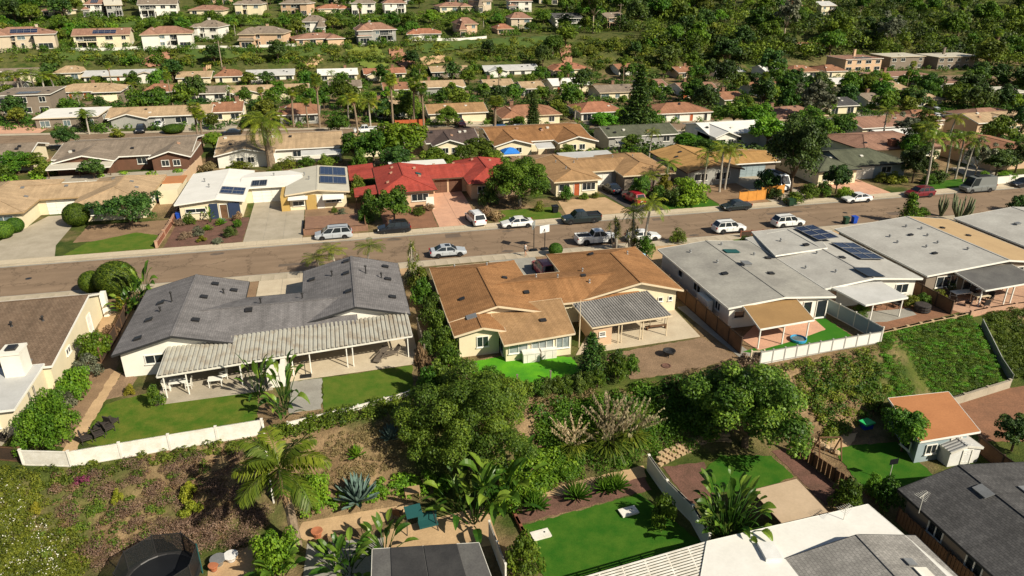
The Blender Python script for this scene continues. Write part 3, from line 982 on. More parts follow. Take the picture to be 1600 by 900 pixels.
    def garage(s, side, c, a0, a1, mat='trim_white', z1=2.15):
        P = s._pl(side, c)
        q = [P(a0, .02, 0), P(a1, .02, 0), P(a1, .02, z1), P(a0, .02, z1)]
        if side in ('N', 'W'): q = q[::-1]
        g = s.part(MB().poly(q), 'garage_door', mat)
        b = MB()
        for j in range(5):
            h = z1 * j / 4
            b.bar(P(a0, .03, min(h + .03, z1 - .02)), P(a1, .03, min(h + .03, z1 - .02)), .03, .07)
        n = max(2, int((a1 - a0) / 1.1))
        for i in range(n + 1):
            a = a0 + (a1 - a0) * i / n
            b.bar(P(a, .03, 0), P(a, .03, z1), .07, .03)
        b.build('door_panel', mat, g)
        return g
    def post(s, x, y, z0, z1, w=.1, mat='trim_white', parent=None, name='post'):
        return s.part(MB().box(x - w / 2, x + w / 2, y - w / 2, y + w / 2, z0 + s.z, z1 + s.z), name, mat, parent)
    # things on the roof
    def vent(s, x, y, mat='metal_dark', w=.55, d=.42, h=.13):
        z = s.height(x, y); e = .15
        gx = (s.height(x + e, y) - s.height(x - e, y)) / (2 * e); gy = (s.height(x, y + e) - s.height(x, y - e)) / (2 * e)
        b = MB().obox((x, y, z + h / 2), w, d, h, 0, math.atan(gy), -math.atan(gx))
        b.obox((x, y, z + h + .02), w * 1.15, d * 1.2, .04, 0, math.atan(gy), -math.atan(gx))
        return s.part(b, 'roof_vent', mat)
    def pipe(s, x, y, h=.5, r=.06, mat='metal_dark', cap=True):
        z = s.height(x, y)
        b = MB().tube([(x, y, z - .1), (x, y, z + h)], r, 8)
        b.tube([(x, y, z - .02), (x, y, z + .08)], [r * 2.4, r * 1.1], 8)
        if cap: b.lathe([(r * 1.9, h), (r * 1.9, h + .1), (r * .4, h + .2)], (x, y, z), 8)
        return s.part(b, 'vent_pipe', mat)
    def chimney(s, x, y, w, d, z0, z1, mat):
        b = MB().box(x - w / 2, x + w / 2, y - d / 2, y + d / 2, z0 + s.z, z1 + s.z)
        b.box(x - w / 2 - .08, x + w / 2 + .08, y - d / 2 - .08, y + d / 2 + .08, z1 + s.z - .18, z1 + s.z + .02)
        c = s.part(b, 'chimney', mat)
        MB().box(x - w / 4, x + w / 4, y - d / 4, y + d / 4, z1 + s.z + .02, z1 + s.z + .22).build('flue', 'metal_dark', c)
        return c
    def solar(s, x0, x1, y0, y1, nx, ny, mat='solar_blue', lift=.14, gap=.06):
        """panels laid along the roof plane under them, each one a part"""
        xm, ym = (x0 + x1) / 2, (y0 + y1) / 2
        e = .4
        z0 = s.height(xm, ym); gx = (s.height(xm + e, ym) - s.height(xm - e, ym)) / (2 * e); gy = (s.height(xm, ym + e) - s.height(xm, ym - e)) / (2 * e)
        H = lambda x, y, o: (x, y, z0 + gx * (x - xm) + gy * (y - ym) + o)
        dx, dy = (x1 - x0) / nx, (y1 - y0) / ny
        for i in range(nx):
            for j in range(ny):
                xa, xb = x0 + dx * i + gap / 2, x0 + dx * (i + 1) - gap / 2
                ya, yb = y0 + dy * j + gap / 2, y0 + dy * (j + 1) - gap / 2
                c = [(xa, ya), (xb, ya), (xb, yb), (xa, yb)]
                b = MB().poly([H(*p, lift) for p in c]).poly([H(*p, lift - .05) for p in c[::-1]])
                for k in range(4):
                    p, q = c[k], c[(k + 1) % 4]
                    b.poly([H(*p, lift - .05), H(*q, lift - .05), H(*q, lift), H(*p, lift)])
                pn = s.part(b, 'solar_panel', mat)
                f = MB()
                for k in range(4):
                    p, q = c[k], c[(k + 1) % 4]
                    f.bar(H(*p, lift + .01), H(*q, lift + .01), .07, .05)
                for t in (1 / 3, 2 / 3):
                    f.bar(H(xa + (xb - xa) * t, ya, lift + .006), H(xa + (xb - xa) * t, yb, lift + .006), .018, .01)
                f.build('panel_frame', 'metal_grey', pn)

def corrugated(b, A, B, C, D, pitch, amp):
    """ribbed sheet: A,B near edge left to right, D,C far edge; ribs run from near to far"""
    A, B, C, D = map(Vector, (A, B, C, D))
    n = int((B - A).length / pitch)
    i0 = len(b.v)
    prof = ((0, 0), (.3, 0), (.4, 1), (.9, 1))
    k = 0
    for i in range(n):
        for t, h in prof:
            f = (i + t) / n
            for p, q in ((A, B), (D, C)):
                w = p.lerp(q, f); b.v.append((w.x, w.y, w.z + h * amp))
            k += 1
    for j in range(k - 1):
        a = i0 + 2 * j
        b.f.append((a, a + 2, a + 3, a + 1))
    return b

def small_house(name, label, x, y, z, w, d, roof, wall, kind='gable', st=1, seed=0, group=None, solar=False, mark=None):
    """a house seen from far: main block, a side wing, windows on each storey, door, garage, vents"""
    rg = random.Random(seed)
    H = House(name, label, x, y, z, 'house', group, mark)
    x0, x1, y0, y1 = x - w / 2, x + w / 2, y, y + d
    ze = 2.6 if st == 1 else 5.1
    zr = ze + min(d, 13) * (.11 if st == 1 else .16)
    glass = rg.choice(['glass_dark', 'glass_dark', 'glass_blue'])
    fas = 'trim_white' if rg.random() < .7 else 'trim_cream'
    if kind == 'flat':
        H.walls(x0 + .4, x1 - .4, y0 + .4, y1 - .4, -2, ze, wall)
        H.slab((x0, y0, ze + .2), (x1, y0, ze + .2), (x1, y1, ze + .3), (x0, y1, ze + .3), roof, .22, fascia=fas)
        yw = y0 + .4
    elif kind == 'cross':       # ridge along the row with one gable facing the street
        H.ridge(x0, x1, y0 + 1.5, y1, 'x', ze, zr, roof, wall, fascia=fas, base=-2)
        gw = w * .36; gx = x0 + (.05 if rg.random() < .5 else .58) * w
        H.ridge(gx, gx + gw, y0 - 1, y0 + d * .55, 'y', ze, ze + gw * .12 + .2, roof, wall, fascia=fas, base=-2)
        yw = y0 + 1.5 + .55
    elif kind == 'hip':
        hp = min(d / 2, w / 3)
        H.ridge(x0, x1, y0, y1, 'x', ze, zr + .3, roof, wall, h0=hp, h1=hp, fascia=fas, base=-2)
        if w > 14 and rg.random() < .75:
            gw = w * .4; gx = x0 - .5 if rg.random() < .5 else x1 - gw + .5
            H.ridge(gx, gx + gw, y0 - 2.5, y0 + d * .6, 'y', ze - .02, zr, roof, wall, h0=gw * .4, fascia=fas, base=-2)
        yw = y0 + .55
        if st == 2:
            gw = w * rg.uniform(.3, .42); gx = x0 - .6 if rg.random() < .5 else x1 - gw + .6
            H.ridge(gx, gx + gw, y0 - 2.6, y0 + 4, 'y', 3.0 if rg.random() < .5 else 5.3, 4.1 if rg.random() < .5 else 6.4, roof, wall, h0=gw * .4, fascia=fas, base=-2)
            a = gx + gw / 2
            H.win('S', y0 - 2.05, a - gw * .3, a + gw * .3, .1, 2.1, 3, 1, pane='glass_dark')
    else:
        H.ridge(x0, x1, y0, y1, 'x', ze, zr, roof, wall, fascia=fas, base=-2)
        yw = y0 + .55
    n = max(2, int(w / 4.2))
    for fl in range(st):
        zb = .95 + fl * 2.6
        for i in range(n):
            a = x0 + w * (i + .5) / n
            r = rg.random()
            if fl == 0 and r < .3:
                H.win('S', yw, a - 1.1, a + 1.1, .1, 2.1, 2, 1, pane=glass)
            elif fl == 0 and r < .42:
                H.door('S', yw, a - .45, a + .45, rg.choice(['wood_brown', 'trim_dark', 'wood_red']))
            elif r < .93:
                ww = rg.choice([.75, 1.0, 1.3]); H.win('S', yw, a - ww, a + ww, zb - .2, zb + 1.15, 2, 1, pane=glass)
    H.win('E', x1 - .55 if kind != 'flat' else x1 - .4, y0 + d * .4, y0 + d * .6, .95, 2.05, 2, 1, pane=glass)
    if st == 2 and kind != 'flat':
        # balcony with posts and railing
        a0 = x0 + w * rg.choice([.08, .55]); a1 = a0 + w * .34
        bl = H.part(MB().box(a0, a1, y0 - 1.3, yw, 2.75 + z, 2.95 + z), 'balcony', wall)
        b = MB()
        for t in (0, .5, 1):
            xx = a0 + .1 + (a1 - a0 - .2) * t
            b.box(xx - .12, xx + .12, y0 - 1.25, y0 - 1.0, z - 1, z + 2.75)
        b.build('post', wall, bl)
        q = [(a0 + .2, yw - .03, z), (a1 - .2, yw - .03, z), (a1 - .2, yw - .03, z + 2.6), (a0 + .2, yw - .03, z + 2.6)]  # flat dark panels stand in for the shade of a loggia recess
        MB().poly(q).build('recess_shade', 'glass_dark', bl); MB().poly([(p[0], p[1], p[2] + 3.0) for p in q[:2]] + [(p[0], p[1], p[2] + 2.5) for p in q[2:]]).build('recess_shade', 'glass_dark', bl)
        b = MB().bar((a0, y0 - 1.25, z + 3.85), (a1, y0 - 1.25, z + 3.85), .06, .06)
        for i in range(9):
            xx = a0 + (a1 - a0) * i / 8; b.bar((xx, y0 - 1.25, z + 2.9), (xx, y0 - 1.25, z + 3.85), .04, .04)
        b.build('railing', 'trim_white', bl)
    if rg.random() < .55:
        H.chimney(x0 + w * rg.uniform(.2, .8), y0 + d * .7, .9, .8, ze - .5, zr + .9, wall if st == 2 else 'brick_brown')
    for i in range(2):
        xv, yv = x0 + w * rg.uniform(.15, .85), y0 + d * rg.uniform(.25, .45)
        H.vent(xv, yv, rg.choice(['metal_dark', 'metal_white']))
    if solar:
        a = x0 + w * .35
        H.solar(a, a + w * .4, y0 + d * .1, y0 + d * .34, 4, 2, 'solar_blue')
    return H
# ------------------------------------------------------------------ the near row, backs to the drone
# 1 cream house at the left edge
H = House('bungalow', 'cream bungalow with umber shingle roof and white chimney at left edge', -34, 68, mark='the cream bungalow')
H.ridge(-46, -26.1, 62.4, 78.2, 'x', 2.55, 3.9, 'roof_umber', 'wall_cream', rp=74.6, oh=.25, fascia='trim_white')
H.walls(-46, -26.9, 56.0, 62.9, -.4, 2.5, 'wall_cream')
H.slab((-46, 55.6, 2.55), (-26.7, 55.6, 2.55), (-26.7, 62.6, 2.72), (-46, 62.6, 2.72), 'roof_pale', .2, 'flat_roof', 'trim_white')
H.chimney(-28.3, 61.6, 1.5, 1.7, 1.0, 4.9, 'wall_white')
for x, y in ((-33.6, 67.6), (-31.5, 69.8), (-29, 70.3), (-35.5, 69)): H.pipe(x, y, .35, .07)
H.win('S', 56.0, -29.6, -28.2, .8, 1.95, 3, 3); H.win('S', 56.0, -32.6, -31.4, .8, 1.95, 3, 3); H.door('S', 56.0, -31.1, -30.0, 'glass_dark')
H.win('E', -26.35, 66.5, 67.6, 1.3, 1.9, 2); H.door('E', -26.35, 73.2, 74.2, 'trim_white')
H.vent(-28.2, 63.3, 'metal_grey')
H.walls(-26.2, -25.7, 77.6, 78.4, -.3, 2.7, 'trim_white', 'corner_fin')
for y in (58.6, 59.6): H.post(-26.7, y, 0, 2.3, .06, 'metal_grey', name='drain_pipe')

# 2 grey shingled house with the long ribbed patio cover
H = House('ranch_house', 'white house with grey shingle roof and long ribbed patio cover', -8, 71, mark='the grey shingled house')
G2 = H
H.ridge(-21.5, -11.1, 63.0, 77.6, 'y', 2.6, 3.95, 'roof_grey', 'wall_white', rp=-16.3, fascia='trim_dark')
H.ridge(-5.4, 5.2, 65.4, 79.3, 'y', 2.6, 3.95, 'roof_grey', 'wall_white', rp=0.0, fascia='trim_dark')
H.ridge(-16.3, 0.0, 64.5, 73.3, 'x', 2.58, 3.55, 'roof_grey', 'wall_white', fascia='trim_dark')
for x, y in ((-14.2, 75.6), (-12.3, 74.6), (-14.8, 72), (-14.8, 66.6), (-10.2, 68.1), (-4.4, 75.8), (-.6, 78), (-.7, 74.5), (-.6, 69.5), (3.7, 77.4), (3.7, 73.7), (3.8, 68.9), (-19, 72.2), (-19.4, 68.6), (-19.6, 64.8)):
    H.vent(x, y, 'metal_dark', .6, .5, .16)
for x, y, h in ((-17.8, 71.7, .95), (-13.2, 73.6, .4), (-9.2, 69.6, .5), (-2.2, 75.2, .5), (1.4, 74.6, .8), (3, 73.9, .5), (-5.2, 70.2, .5), (-18.6, 70, .4)):
    H.pipe(x, y, h, .07)
H.win('S', 63.55, -19.0, -17.4, 1.15, 2.0, 2); H.win('S', 63.55, -17.0, -15.4, 1.15, 2.0, 2)
H.win('S', 65.05, -9.5, -6.6, .1, 2.1, 2); H.win('S', 65.95, -4.2, -1.6, .9, 2.0, 3); H.win('S', 65.95, -.6, 2.2, .1, 2.1, 2); H.door('S', 65.95, 3, 3.9, 'fabric_teal')
H.garage('N', 72.75, -10.6, -6, 'trim_white')
cov = H.part(corrugated(MB(), (-17.0, 58.7, 2.32), (4.9, 61.2, 2.32), (4.9, 65.7, 2.62), (-17.0, 63.9, 2.62), .4, .1), 'patio_cover', 'metal_rib')
MB().bar((-17.0, 58.68, 2.26), (4.9, 61.18, 2.26), .06, .16).bar((-17.02, 58.7, 2.26), (-17.02, 63.9, 2.5), .06, .14).bar((4.92, 61.2, 2.26), (4.92, 65.7, 2.5), .06, .14).build('edge_beam', 'metal_white', cov)
for t in (.02, .1, .3, .5, .57, .72, .745, .98):
    x = -17.0 + 21.9 * t; y = 58.8 + 2.5 * t
    H.post(x, y + .05, 0, 2.22, .09, 'trim_white', cov)
H.walls(-8.2, -6.6, 58.6, 59.0, -.3, 2.1, 'wall_white', 'garden_wall')
H.walls(-7.0, -6.6, 59.0, 62.6, -.3, 2.1, 'wall_white', 'garden_wall')

# 3 brown-roofed house with the dark ribbed pergola roof
H = House('ranch_house', 'cream house with rusty brown shingle roof and dark ribbed patio cover', 21, 70, mark='the brown-roofed house')
H.ridge(8.6, 18.6, 62.6, 77.0, 'y', 2.6, 3.85, 'roof_brown', 'wall_cream', rp=13.5, h1=4.2, fascia='trim_cream', roof2=None)
H.ridge(8.65, 13.6, 59.6, 63.6, 'y', 2.6, 3.2, 'roof_brown', 'wall_cream', rp=11.4, fascia='trim_cream')
H.ridge(22.8, 34.2, 64.5, 78.0, 'y', 2.6, 3.95, 'roof_brown', 'wall_cream', rp=29.3, h1=4.6, fascia='trim_cream')
H.ridge(13.5, 29.3, 64.3, 72.5, 'x', 2.58, 3.6, 'roof_brown', 'wall_cream', fascia='trim_cream')
H.slab((12.9, 57.3, 2.35), (20.0, 58.1, 2.35), (20.6, 64.8, 2.95), (12.9, 64.4, 2.95), 'roof_browntan', .16, 'roof', 'trim_cream')
H.walls(13.3, 19.7, 58.3, 64.3, -.3, 2.25, 'wall_cream')
for a0, a1, n in ((13.6, 15.4, 2), (15.8, 17.9, 3), (18.2, 19.5, 2)):
    H.win('S', 58.3, a0, a1, .85, 2.1, n, 1, 'trim_white', 'glass_curtain')
H.win('W', 13.3, 59.2, 61.6, .2, 2.1, 2, 1, 'trim_white', 'glass_dark')
H.win('S', 60.15, 10.9, 12.0, .9, 2.0, 2, 1, 'trim_white', 'glass_dark')
for x, y in ((11.2, 75), (14.8, 74.4), (19.5, 70.5), (25, 71), (31.6, 74.2), (21.5, 69), (24.5, 67.2)): H.pipe(x, y, .2, .06, 'metal_grey')
for x, y in ((10.6, 66.5), (16, 70.6), (27.2, 74.5), (24.2, 68.4), (17.4, 66.5)): H.vent(x, y, 'metal_dark', .5, .4)
H.vent(10.8, 62.3, 'metal_grey', .9, .7, .1); H.vent(17.6, 60.8, 'metal_dark')
H.win('S', 65.05, 31.6, 32.1, 1.3, 1.75, 1); H.win('S', 65.05, 32.8, 33.2, 1.3, 1.75, 1)
pc = H.part(corrugated(MB(), (22.0, 58.9, 2.3), (30.6, 59.6, 2.3), (30.2, 64.9, 2.75), (21.5, 63.6, 2.75), .28, .06), 'patio_cover', 'roof_greyscale')
MB().bar((21.95, 58.87, 2.24), (30.65, 59.57, 2.24), .08, .14).bar((21.97, 58.9, 2.24), (21.47, 63.6, 2.66), .08, .12).build('edge_beam', 'trim_cream', pc)
for t in (.34, .38, .62, .655, .97): H.post(22.0 + 8.5 * t, 59.05 + .7 * t, 0, 2.2, .09, 'trim_cream', pc)
H.walls(22.3, 24.2, 59.3, 63.8, -.3, 2.2, 'wall_peach', 'store_room')
H.win('S', 59.3, 22.9, 23.5, 1.05, 1.5, 1, 2, 'trim_white')
H.win('S', 64.85, 25.2, 27.6, .1, 2.1, 2); H.door('S', 64.85, 28.2, 29.1, 'wood_brown')
H.garage('N', 71.95, 17.4, 21.8, 'trim_cream')
b = MB(); b.bar((20.9, 59.4, 0), (20.9, 59.4, 3.1), .07, .07); b.bar((20.9, 59.4, 3.0), (22.3, 63.4, 3.2), .05, .05)
H.part(b, 'lattice_post', 'trim_cream')

# 4 grey low-slope house with solar panels
H = House('ranch_house', 'white house with pale grey low roof, solar panels and orange patio cover', 49, 69, mark='the grey flat-roofed house')
H.ridge(36.6, 49.0, 59.3, 76.6, 'y', 2.6, 3.15, 'roof_ash', 'wall_white', rp=43.0, fascia='trim_white', oh=.45)
H.ridge(49.0, 61.3, 61.2, 77.6, 'y', 2.65, 3.3, 'roof_silver', 'wall_white', rp=55.0, fascia='trim_white', oh=.45)
H.slab((48.6, 70.2, 3.1), (55.6, 70.4, 3.4), (59.0, 79.0, 3.0), (50.6, 78.9, 2.95), 'roof_silver', .18, 'roof', 'trim_white')
H.walls(51.2, 58.2, 76, 78.3, -.3, 2.8, 'wall_white')
H.solar(55.9, 58.7, 72.6, 77.9, 2, 3, 'solar_blue', .22); H.solar(57.4, 60.6, 66.6, 72.2, 2, 3, 'solar_blue', .22)
H.vent(55.4, 62.7, 'solar_black', 1.9, 2.2, .1)
for x, y in ((39.6, 74), (44.2, 75), (46.6, 71.5), (41, 70), (52, 74.5), (53.6, 69.5), (50.2, 66.5), (52.4, 64.2)): H.pipe(x, y, .18, .08, 'metal_grey')
for x, y in ((45.2, 65.6), (40.2, 66.8), (47.8, 70.4), (53.8, 72), (55.4, 67.3)): H.vent(x, y, 'metal_dark', .6, .5, .14)
H.vent(43.6, 68.2, 'metal_grey', .9, .9, .35); H.vent(44.2, 72.6, 'fabric_teal', 1.6, .9, .12)
H.win('W', 37.05, 66, 67.6, 1.1, 2.0, 2); H.win('W', 37.05, 70.5, 71.5, 1.2, 2.0, 1); H.win('W', 37.05, 61.5, 62.6, 1.1, 2, 2)
H.win('S', 59.75, 37.6, 38.8, 1.1, 1.9, 1); H.win('S', 59.75, 45.6, 46.6, .1, 2.1, 1); H.win('S', 59.75, 47.2, 48.4, .1, 2.1, 1)
H.win('S', 61.65, 54.2, 56.4, .9, 2.0, 2); H.win('S', 61.65, 58.4, 60, .9, 2.0, 2); H.door('S', 61.65, 49.9, 50.9, 'stone_pink')
c = H.slab((37.6, 54.9, 2.3), (43.9, 55.5, 2.3), (44.6, 60.4, 2.75), (38.4, 60.2, 2.75), 'roof_mustard', .1, 'patio_cover', 'trim_white')
for x, y in ((37.8, 55.1), (40.6, 55.4), (43.5, 55.7)): H.post(x, y, 0, 2.15, .11, 'trim_white', c)
c = H.slab((51.0, 57.2, 2.35), (56.6, 57.8, 2.35), (56.0, 62.2, 2.75), (49.8, 61.4, 2.75), 'roof_pale', .1, 'patio_cover', 'trim_white')
for x, y in ((52.2, 57.5), (56.2, 58.0)): H.post(x, y, 0, 2.25, .1, 'trim_white', c)
H.part(MB().box(36.1, 36.75, 62.6, 65.0, -.2, 1.9), 'side_shed', 'wall_white')

# 5 house with half grey, half sand roof
H = House('ranch_house', 'house with half grey and half sand-coloured low roof', 72, 70, mark='the two-tone roofed house')
H.ridge(62.4, 80.0, 61.8, 78.2, 'y', 2.6, 3.5, 'roof_silver', 'wall_taupe', rp=73.2, fascia='trim_white', roof2='roof_sandflat', oh=.4)
for x, y in ((66.5, 73), (70.5, 75), (71.6, 73.6), (68, 68.5), (70, 69), (71.5, 66), (66, 71), (70.6, 71.4)): H.pipe(x, y, .16, .09, 'metal_grey')
for x, y in ((74.6, 73.4), (76, 70.6), (69, 72.4), (67.4, 66.5)): H.vent(x, y, 'metal_dark', .5, .4)
H.win('S', 62.2, 64.2, 67.0, .8, 2.1, 3); H.win('S', 62.2, 68, 71.5, .1, 2.15, 3); H.win('S', 62.2, 73, 77, .9, 2.3, 4, 2)
H.win('W', 62.8, 70, 71.4, 1.3, 2.0, 2); H.win('W', 62.8, 66, 67, 1.3, 2, 1)
c = H.slab((66.2, 57.6, 2.25), (74.6, 58.4, 2.25), (74.0, 62.8, 2.85), (66.0, 62.8, 2.85), 'felt_grey', .1, 'patio_cover', 'trim_white')
for x, y in ((66.5, 58.2), (69.6, 58.0), (70.6, 58.1), (73.9, 58.6)): H.post(x, y, 0, 2.15, .12, 'trim_white', c)

# 6 the next one along
H = House('ranch_house', 'pale grey low-roofed house at the right edge of the near row', 91, 71, mark='the house at the right edge')
H.ridge(81.2, 100, 62, 78.4, 'y', 2.6, 3.5, 'roof_silver', 'wall_taupe', fascia='trim_white', oh=.4)
for x, y in ((86, 73), (88, 69), (90, 74)): H.vent(x, y, 'metal_grey', .6, .5, .2)
H.win('W', 81.6, 70, 72, 1.1, 2.0, 2); H.win('S', 62.4, 84, 86, .9, 2, 2)

# ------------------------------------------------------------------ across the street, fronts to the drone
H = House('ranch_house', 'cream house with tan hipped shingle roof and white garage at left', -40, 118, mark='the tan hipped house')
H.ridge(-56, -44.3, 111, 129, 'y', 2.6, 4.0, 'roof_tan', 'wall_cream', h0=5.2, h1=5.2, fascia='trim_tan')
H.ridge(-38.8, -28.6, 112.4, 128.0, 'y', 2.6, 3.9, 'roof_tan', 'wall_cream', h0=4.6, h1=4.4, fascia='trim_tan')
H.ridge(-50, -33.6, 117.4, 126.4, 'x', 2.58, 3.6, 'roof_tan', 'wall_cream', fascia='trim_tan')
H.garage('S', 117.95, -43.7, -39.9); H.win('S', 111.55, -48.5, -46, .9, 2, 2, 1, 'trim_white', 'glass_blue'); H.win('W', -38.25, 114, 116, 1, 2, 2)
H.win('S', 112.95, -36.6, -34.4, .9, 2, 2); H.win('E', -29.15, 118, 119.6, 1.1, 2, 2)
for x, y in ((-47.6, 121.2), (-41.5, 121), (-35.6, 124), (-32.2, 121), (-46, 117.6), (-31, 118.4)): H.vent(x, y, 'metal_grey', .45, .4)
H.part(MB().box(-28.5, -25.6, 119.5, 127.8, -.3, 2.2), 'side_shed', 'wall_cream')
H.slab((-28.6, 123.6, 2.3), (-25.4, 123.6, 2.3), (-25.4, 128, 2.35), (-28.6, 128, 2.35), 'roof_orangeflat', .12, 'shed_roof')

H = House('ranch_house', 'white-roofed house with solar panels and navy front at left', -12, 118, mark='the white-roofed solar house')
H.ridge(-24.3, -14.6, 109.6, 127.5, 'y', 2.6, 3.15, 'roof_white', 'wall_cream', rp=-18.5, fascia='trim_white')
H.ridge(-16, -6.5, 116.5, 126.0, 'x', 2.62, 3.0, 'roof_white', 'wall_cream', fascia='trim_white')
H.ridge(-8.9, .7, 111.0, 126.4, 'y', 2.6, 3.15, 'roof_bone', 'wall_cream', rp=-4.1, fascia='trim_cream')
H.solar(-18.3, -14.9, 112.4, 116.0, 2, 2, 'solar_blue'); H.solar(-14.2, -11.9, 116.9, 119.4, 2, 1, 'solar_black')
H.solar(-3.7, .4, 114.8, 119.0, 2, 1, 'solar_blue'); H.solar(-3.7, .4, 120.0, 125.2, 2, 1, 'solar_blue')
H.win('S', 110.15, -23, -20.2, 1.1, 1.7, 2); H.door('S', 110.15, -18.2, -17.2, 'wood_brown'); H.walls(-19.6, -18.5, 109.9, 110.12, 0, 2.3, 'wall_navy', 'entry_panel'); H.walls(-17, -15.4, 109.9, 110.12, 0, 2.3, 'wall_navy', 'entry_panel')
H.garage('S', 117.05, -14.2, -9.8); H.walls(-9.6, -8.4, 111.2, 117, 0, 2.4, 'wall_ochre', 'screen_wall')
H.win('S', 111.55, -7.9, -6.2, .7, 1.4, 2); H.walls(-5.9, -4.4, 111.3, 111.53, 0, 2.3, 'wall_ochre', 'entry_panel'); H.win('S', 111.55, -3, -.6, .9, 1.7, 3); H.door('S', 111.55, -4.2, -3.3, 'trim_white')
for x, y in ((-21.6, 121), (-20.4, 117), (-11, 121.4), (-5.4, 118), (-6.2, 121)): H.pipe(x, y, .4, .08, 'metal_grey')
H.slab((-8.5, 110.2, 2.0), (-5.6, 110.2, 2.0), (-5.6, 111.6, 2.3), (-8.5, 111.6, 2.3), 'roof_white', .06, 'awning'); H.slab((-3.4, 110.0, 1.8), (-.2, 110, 1.8), (-.2, 111.6, 2.25), (-3.4, 111.6, 2.25), 'roof_white', .06, 'awning')

H = House('ranch_house', 'house with bright red shingle roof and pink driveway', 16, 117, mark='the red-roofed house')
H.ridge(5.0, 14.0, 108.6, 124.6, 'y', 2.6, 4.0, 'roof_red', 'wall_peach', rp=9.3, h0=4.6, h1=3.0, fascia='trim_brown')
H.ridge(19.2, 28.0, 110.6, 126.2, 'y', 2.6, 4.0, 'roof_red', 'wall_peach', rp=23.2, h0=4.5, h1=3.6, fascia='trim_brown')
H.ridge(9.3, 23.2, 115.2, 124.6, 'x', 2.58, 3.7, 'roof_red', 'wall_peach', fascia='trim_brown')
H.slab((.9, 119, 2.2), (5.2, 119, 2.5), (5.2, 128.6, 2.5), (.9, 128.6, 2.2), 'roof_red', .12); H.slab((1.4, 109.5, 2.1), (4.9, 109.5, 2.45), (4.9, 114.4, 2.45), (1.4, 114.4, 2.1), 'roof_red', .12)
H.slab((8, 124.5, 2.4), (18, 124.5, 2.4), (18, 129.4, 2.3), (8, 129.4, 2.3), 'roof_white', .12, 'patio_cover')
H.garage('S', 115.75, 14.5, 16.5, 'wall_brown'); H.garage('S', 115.75, 16.9, 19.0, 'wall_brown')
H.win('S', 109.15, 7, 9, .9, 2, 2); H.win('S', 109.15, 10, 12.6, .9, 2, 3); H.win('S', 111.15, 20.8, 22.2, .9, 2, 2); H.win('E', 13.45, 111, 112.4, .9, 2, 2)
H.part(MB().box(12.0, 13.2, 107.2, 107.5, -.3, 1.9), 'entry_wall', 'wall_white')
for x, y in ((7.6, 117), (8, 120), (11.6, 119), (15, 120), (18.6, 121.8), (22, 122.4), (25, 121.6), (6.7, 112.5), (12, 115)): H.vent(x, y, 'stone_pink', .4, .35, .2)
H.vent(12.0, 116.5, 'fabric_teal', .8, .9, .1)
for x in (1.6, 4.6):
    for y in (109.8, 114): H.post(x, y, -.1, 2.2, .12, 'trim_brown')
for y in (119.4, 124, 128.2): H.post(1.2, y, -.1, 2.1, .12, 'trim_brown')
for x in (8.3, 13, 17.6): H.post(x, 129.1, -.1, 2.2, .12, 'trim_white')

H = House('ranch_house', 'house with pale sand shingle roof behind the dark asphalt drive', 43, 117, mark='the sand-roofed house')
H.ridge(32.8, 41.0, 108.6, 123.4, 'y', 2.6, 3.5, 'roof_browntan', 'wall_cream', fascia='trim_cream', h0=3.6)
H.ridge(45.0, 54.4, 109.6, 124.2, 'y', 2.6, 3.7, 'roof_browntan', 'wall_taupe', h0=4.2, h1=3.6, fascia='trim_cream')
H.ridge(36.9, 49.7, 113.6, 123.4, 'x', 2.58, 3.45, 'roof_browntan', 'wall_grey', fascia='trim_cream')
H.garage('S', 114.15, 41.6, 44.7); H.win('S', 109.15, 37.8, 40, .8, 2, 3); H.door('S', 109.15, 36.4, 37.3, 'wood_red'); H.win('S', 109.15, 33.8, 35.6, .9, 2, 2)
H.win('S', 110.15, 47, 49.4, .9, 2, 2); H.win('E', 40.45, 110.4, 112, 1, 2, 2)
for x, y in ((36, 118.5), (39, 117.6), (40.4, 120), (50, 118), (47, 120), (36.3, 113.5)): H.pipe(x, y, .2, .06, 'metal_grey')
H.slab((39, 123.2, 2.5), (49, 123.2, 2.5), (49, 128, 2.6), (39, 128, 2.6), 'roof_pale', .12, 'patio_cover')
for x in (39.3, 44, 48.7): H.post(x, 127.7, -.2, 2.4, .12, 'trim_white')

H = House('ranch_house', 'grey house with ochre shingle roof behind tall palms', 64, 117, mark='the ochre-roofed house')
H.ridge(56.2, 67.0, 109.2, 125, 'y', 2.6, 3.7, 'roof_orange', 'wall_grey', fascia='trim_brown')
H.ridge(63, 76, 112.6, 122.4, 'x', 2.6, 3.4, 'roof_orange', 'wall_taupe', fascia='trim_white')
H.garage('S', 113.15, 68.6, 73.4, 'wall_bluegrey'); H.win('S', 109.75, 58, 60.4, .9, 2.1, 2); H.win('S', 109.75, 62, 64.6, .9, 2.1, 2); H.win('W', 56.75, 114, 116, 1, 2, 2)
for x, y in ((58.4, 118), (60, 120), (64, 116), (70, 116)): H.vent(x, y, 'metal_dark')

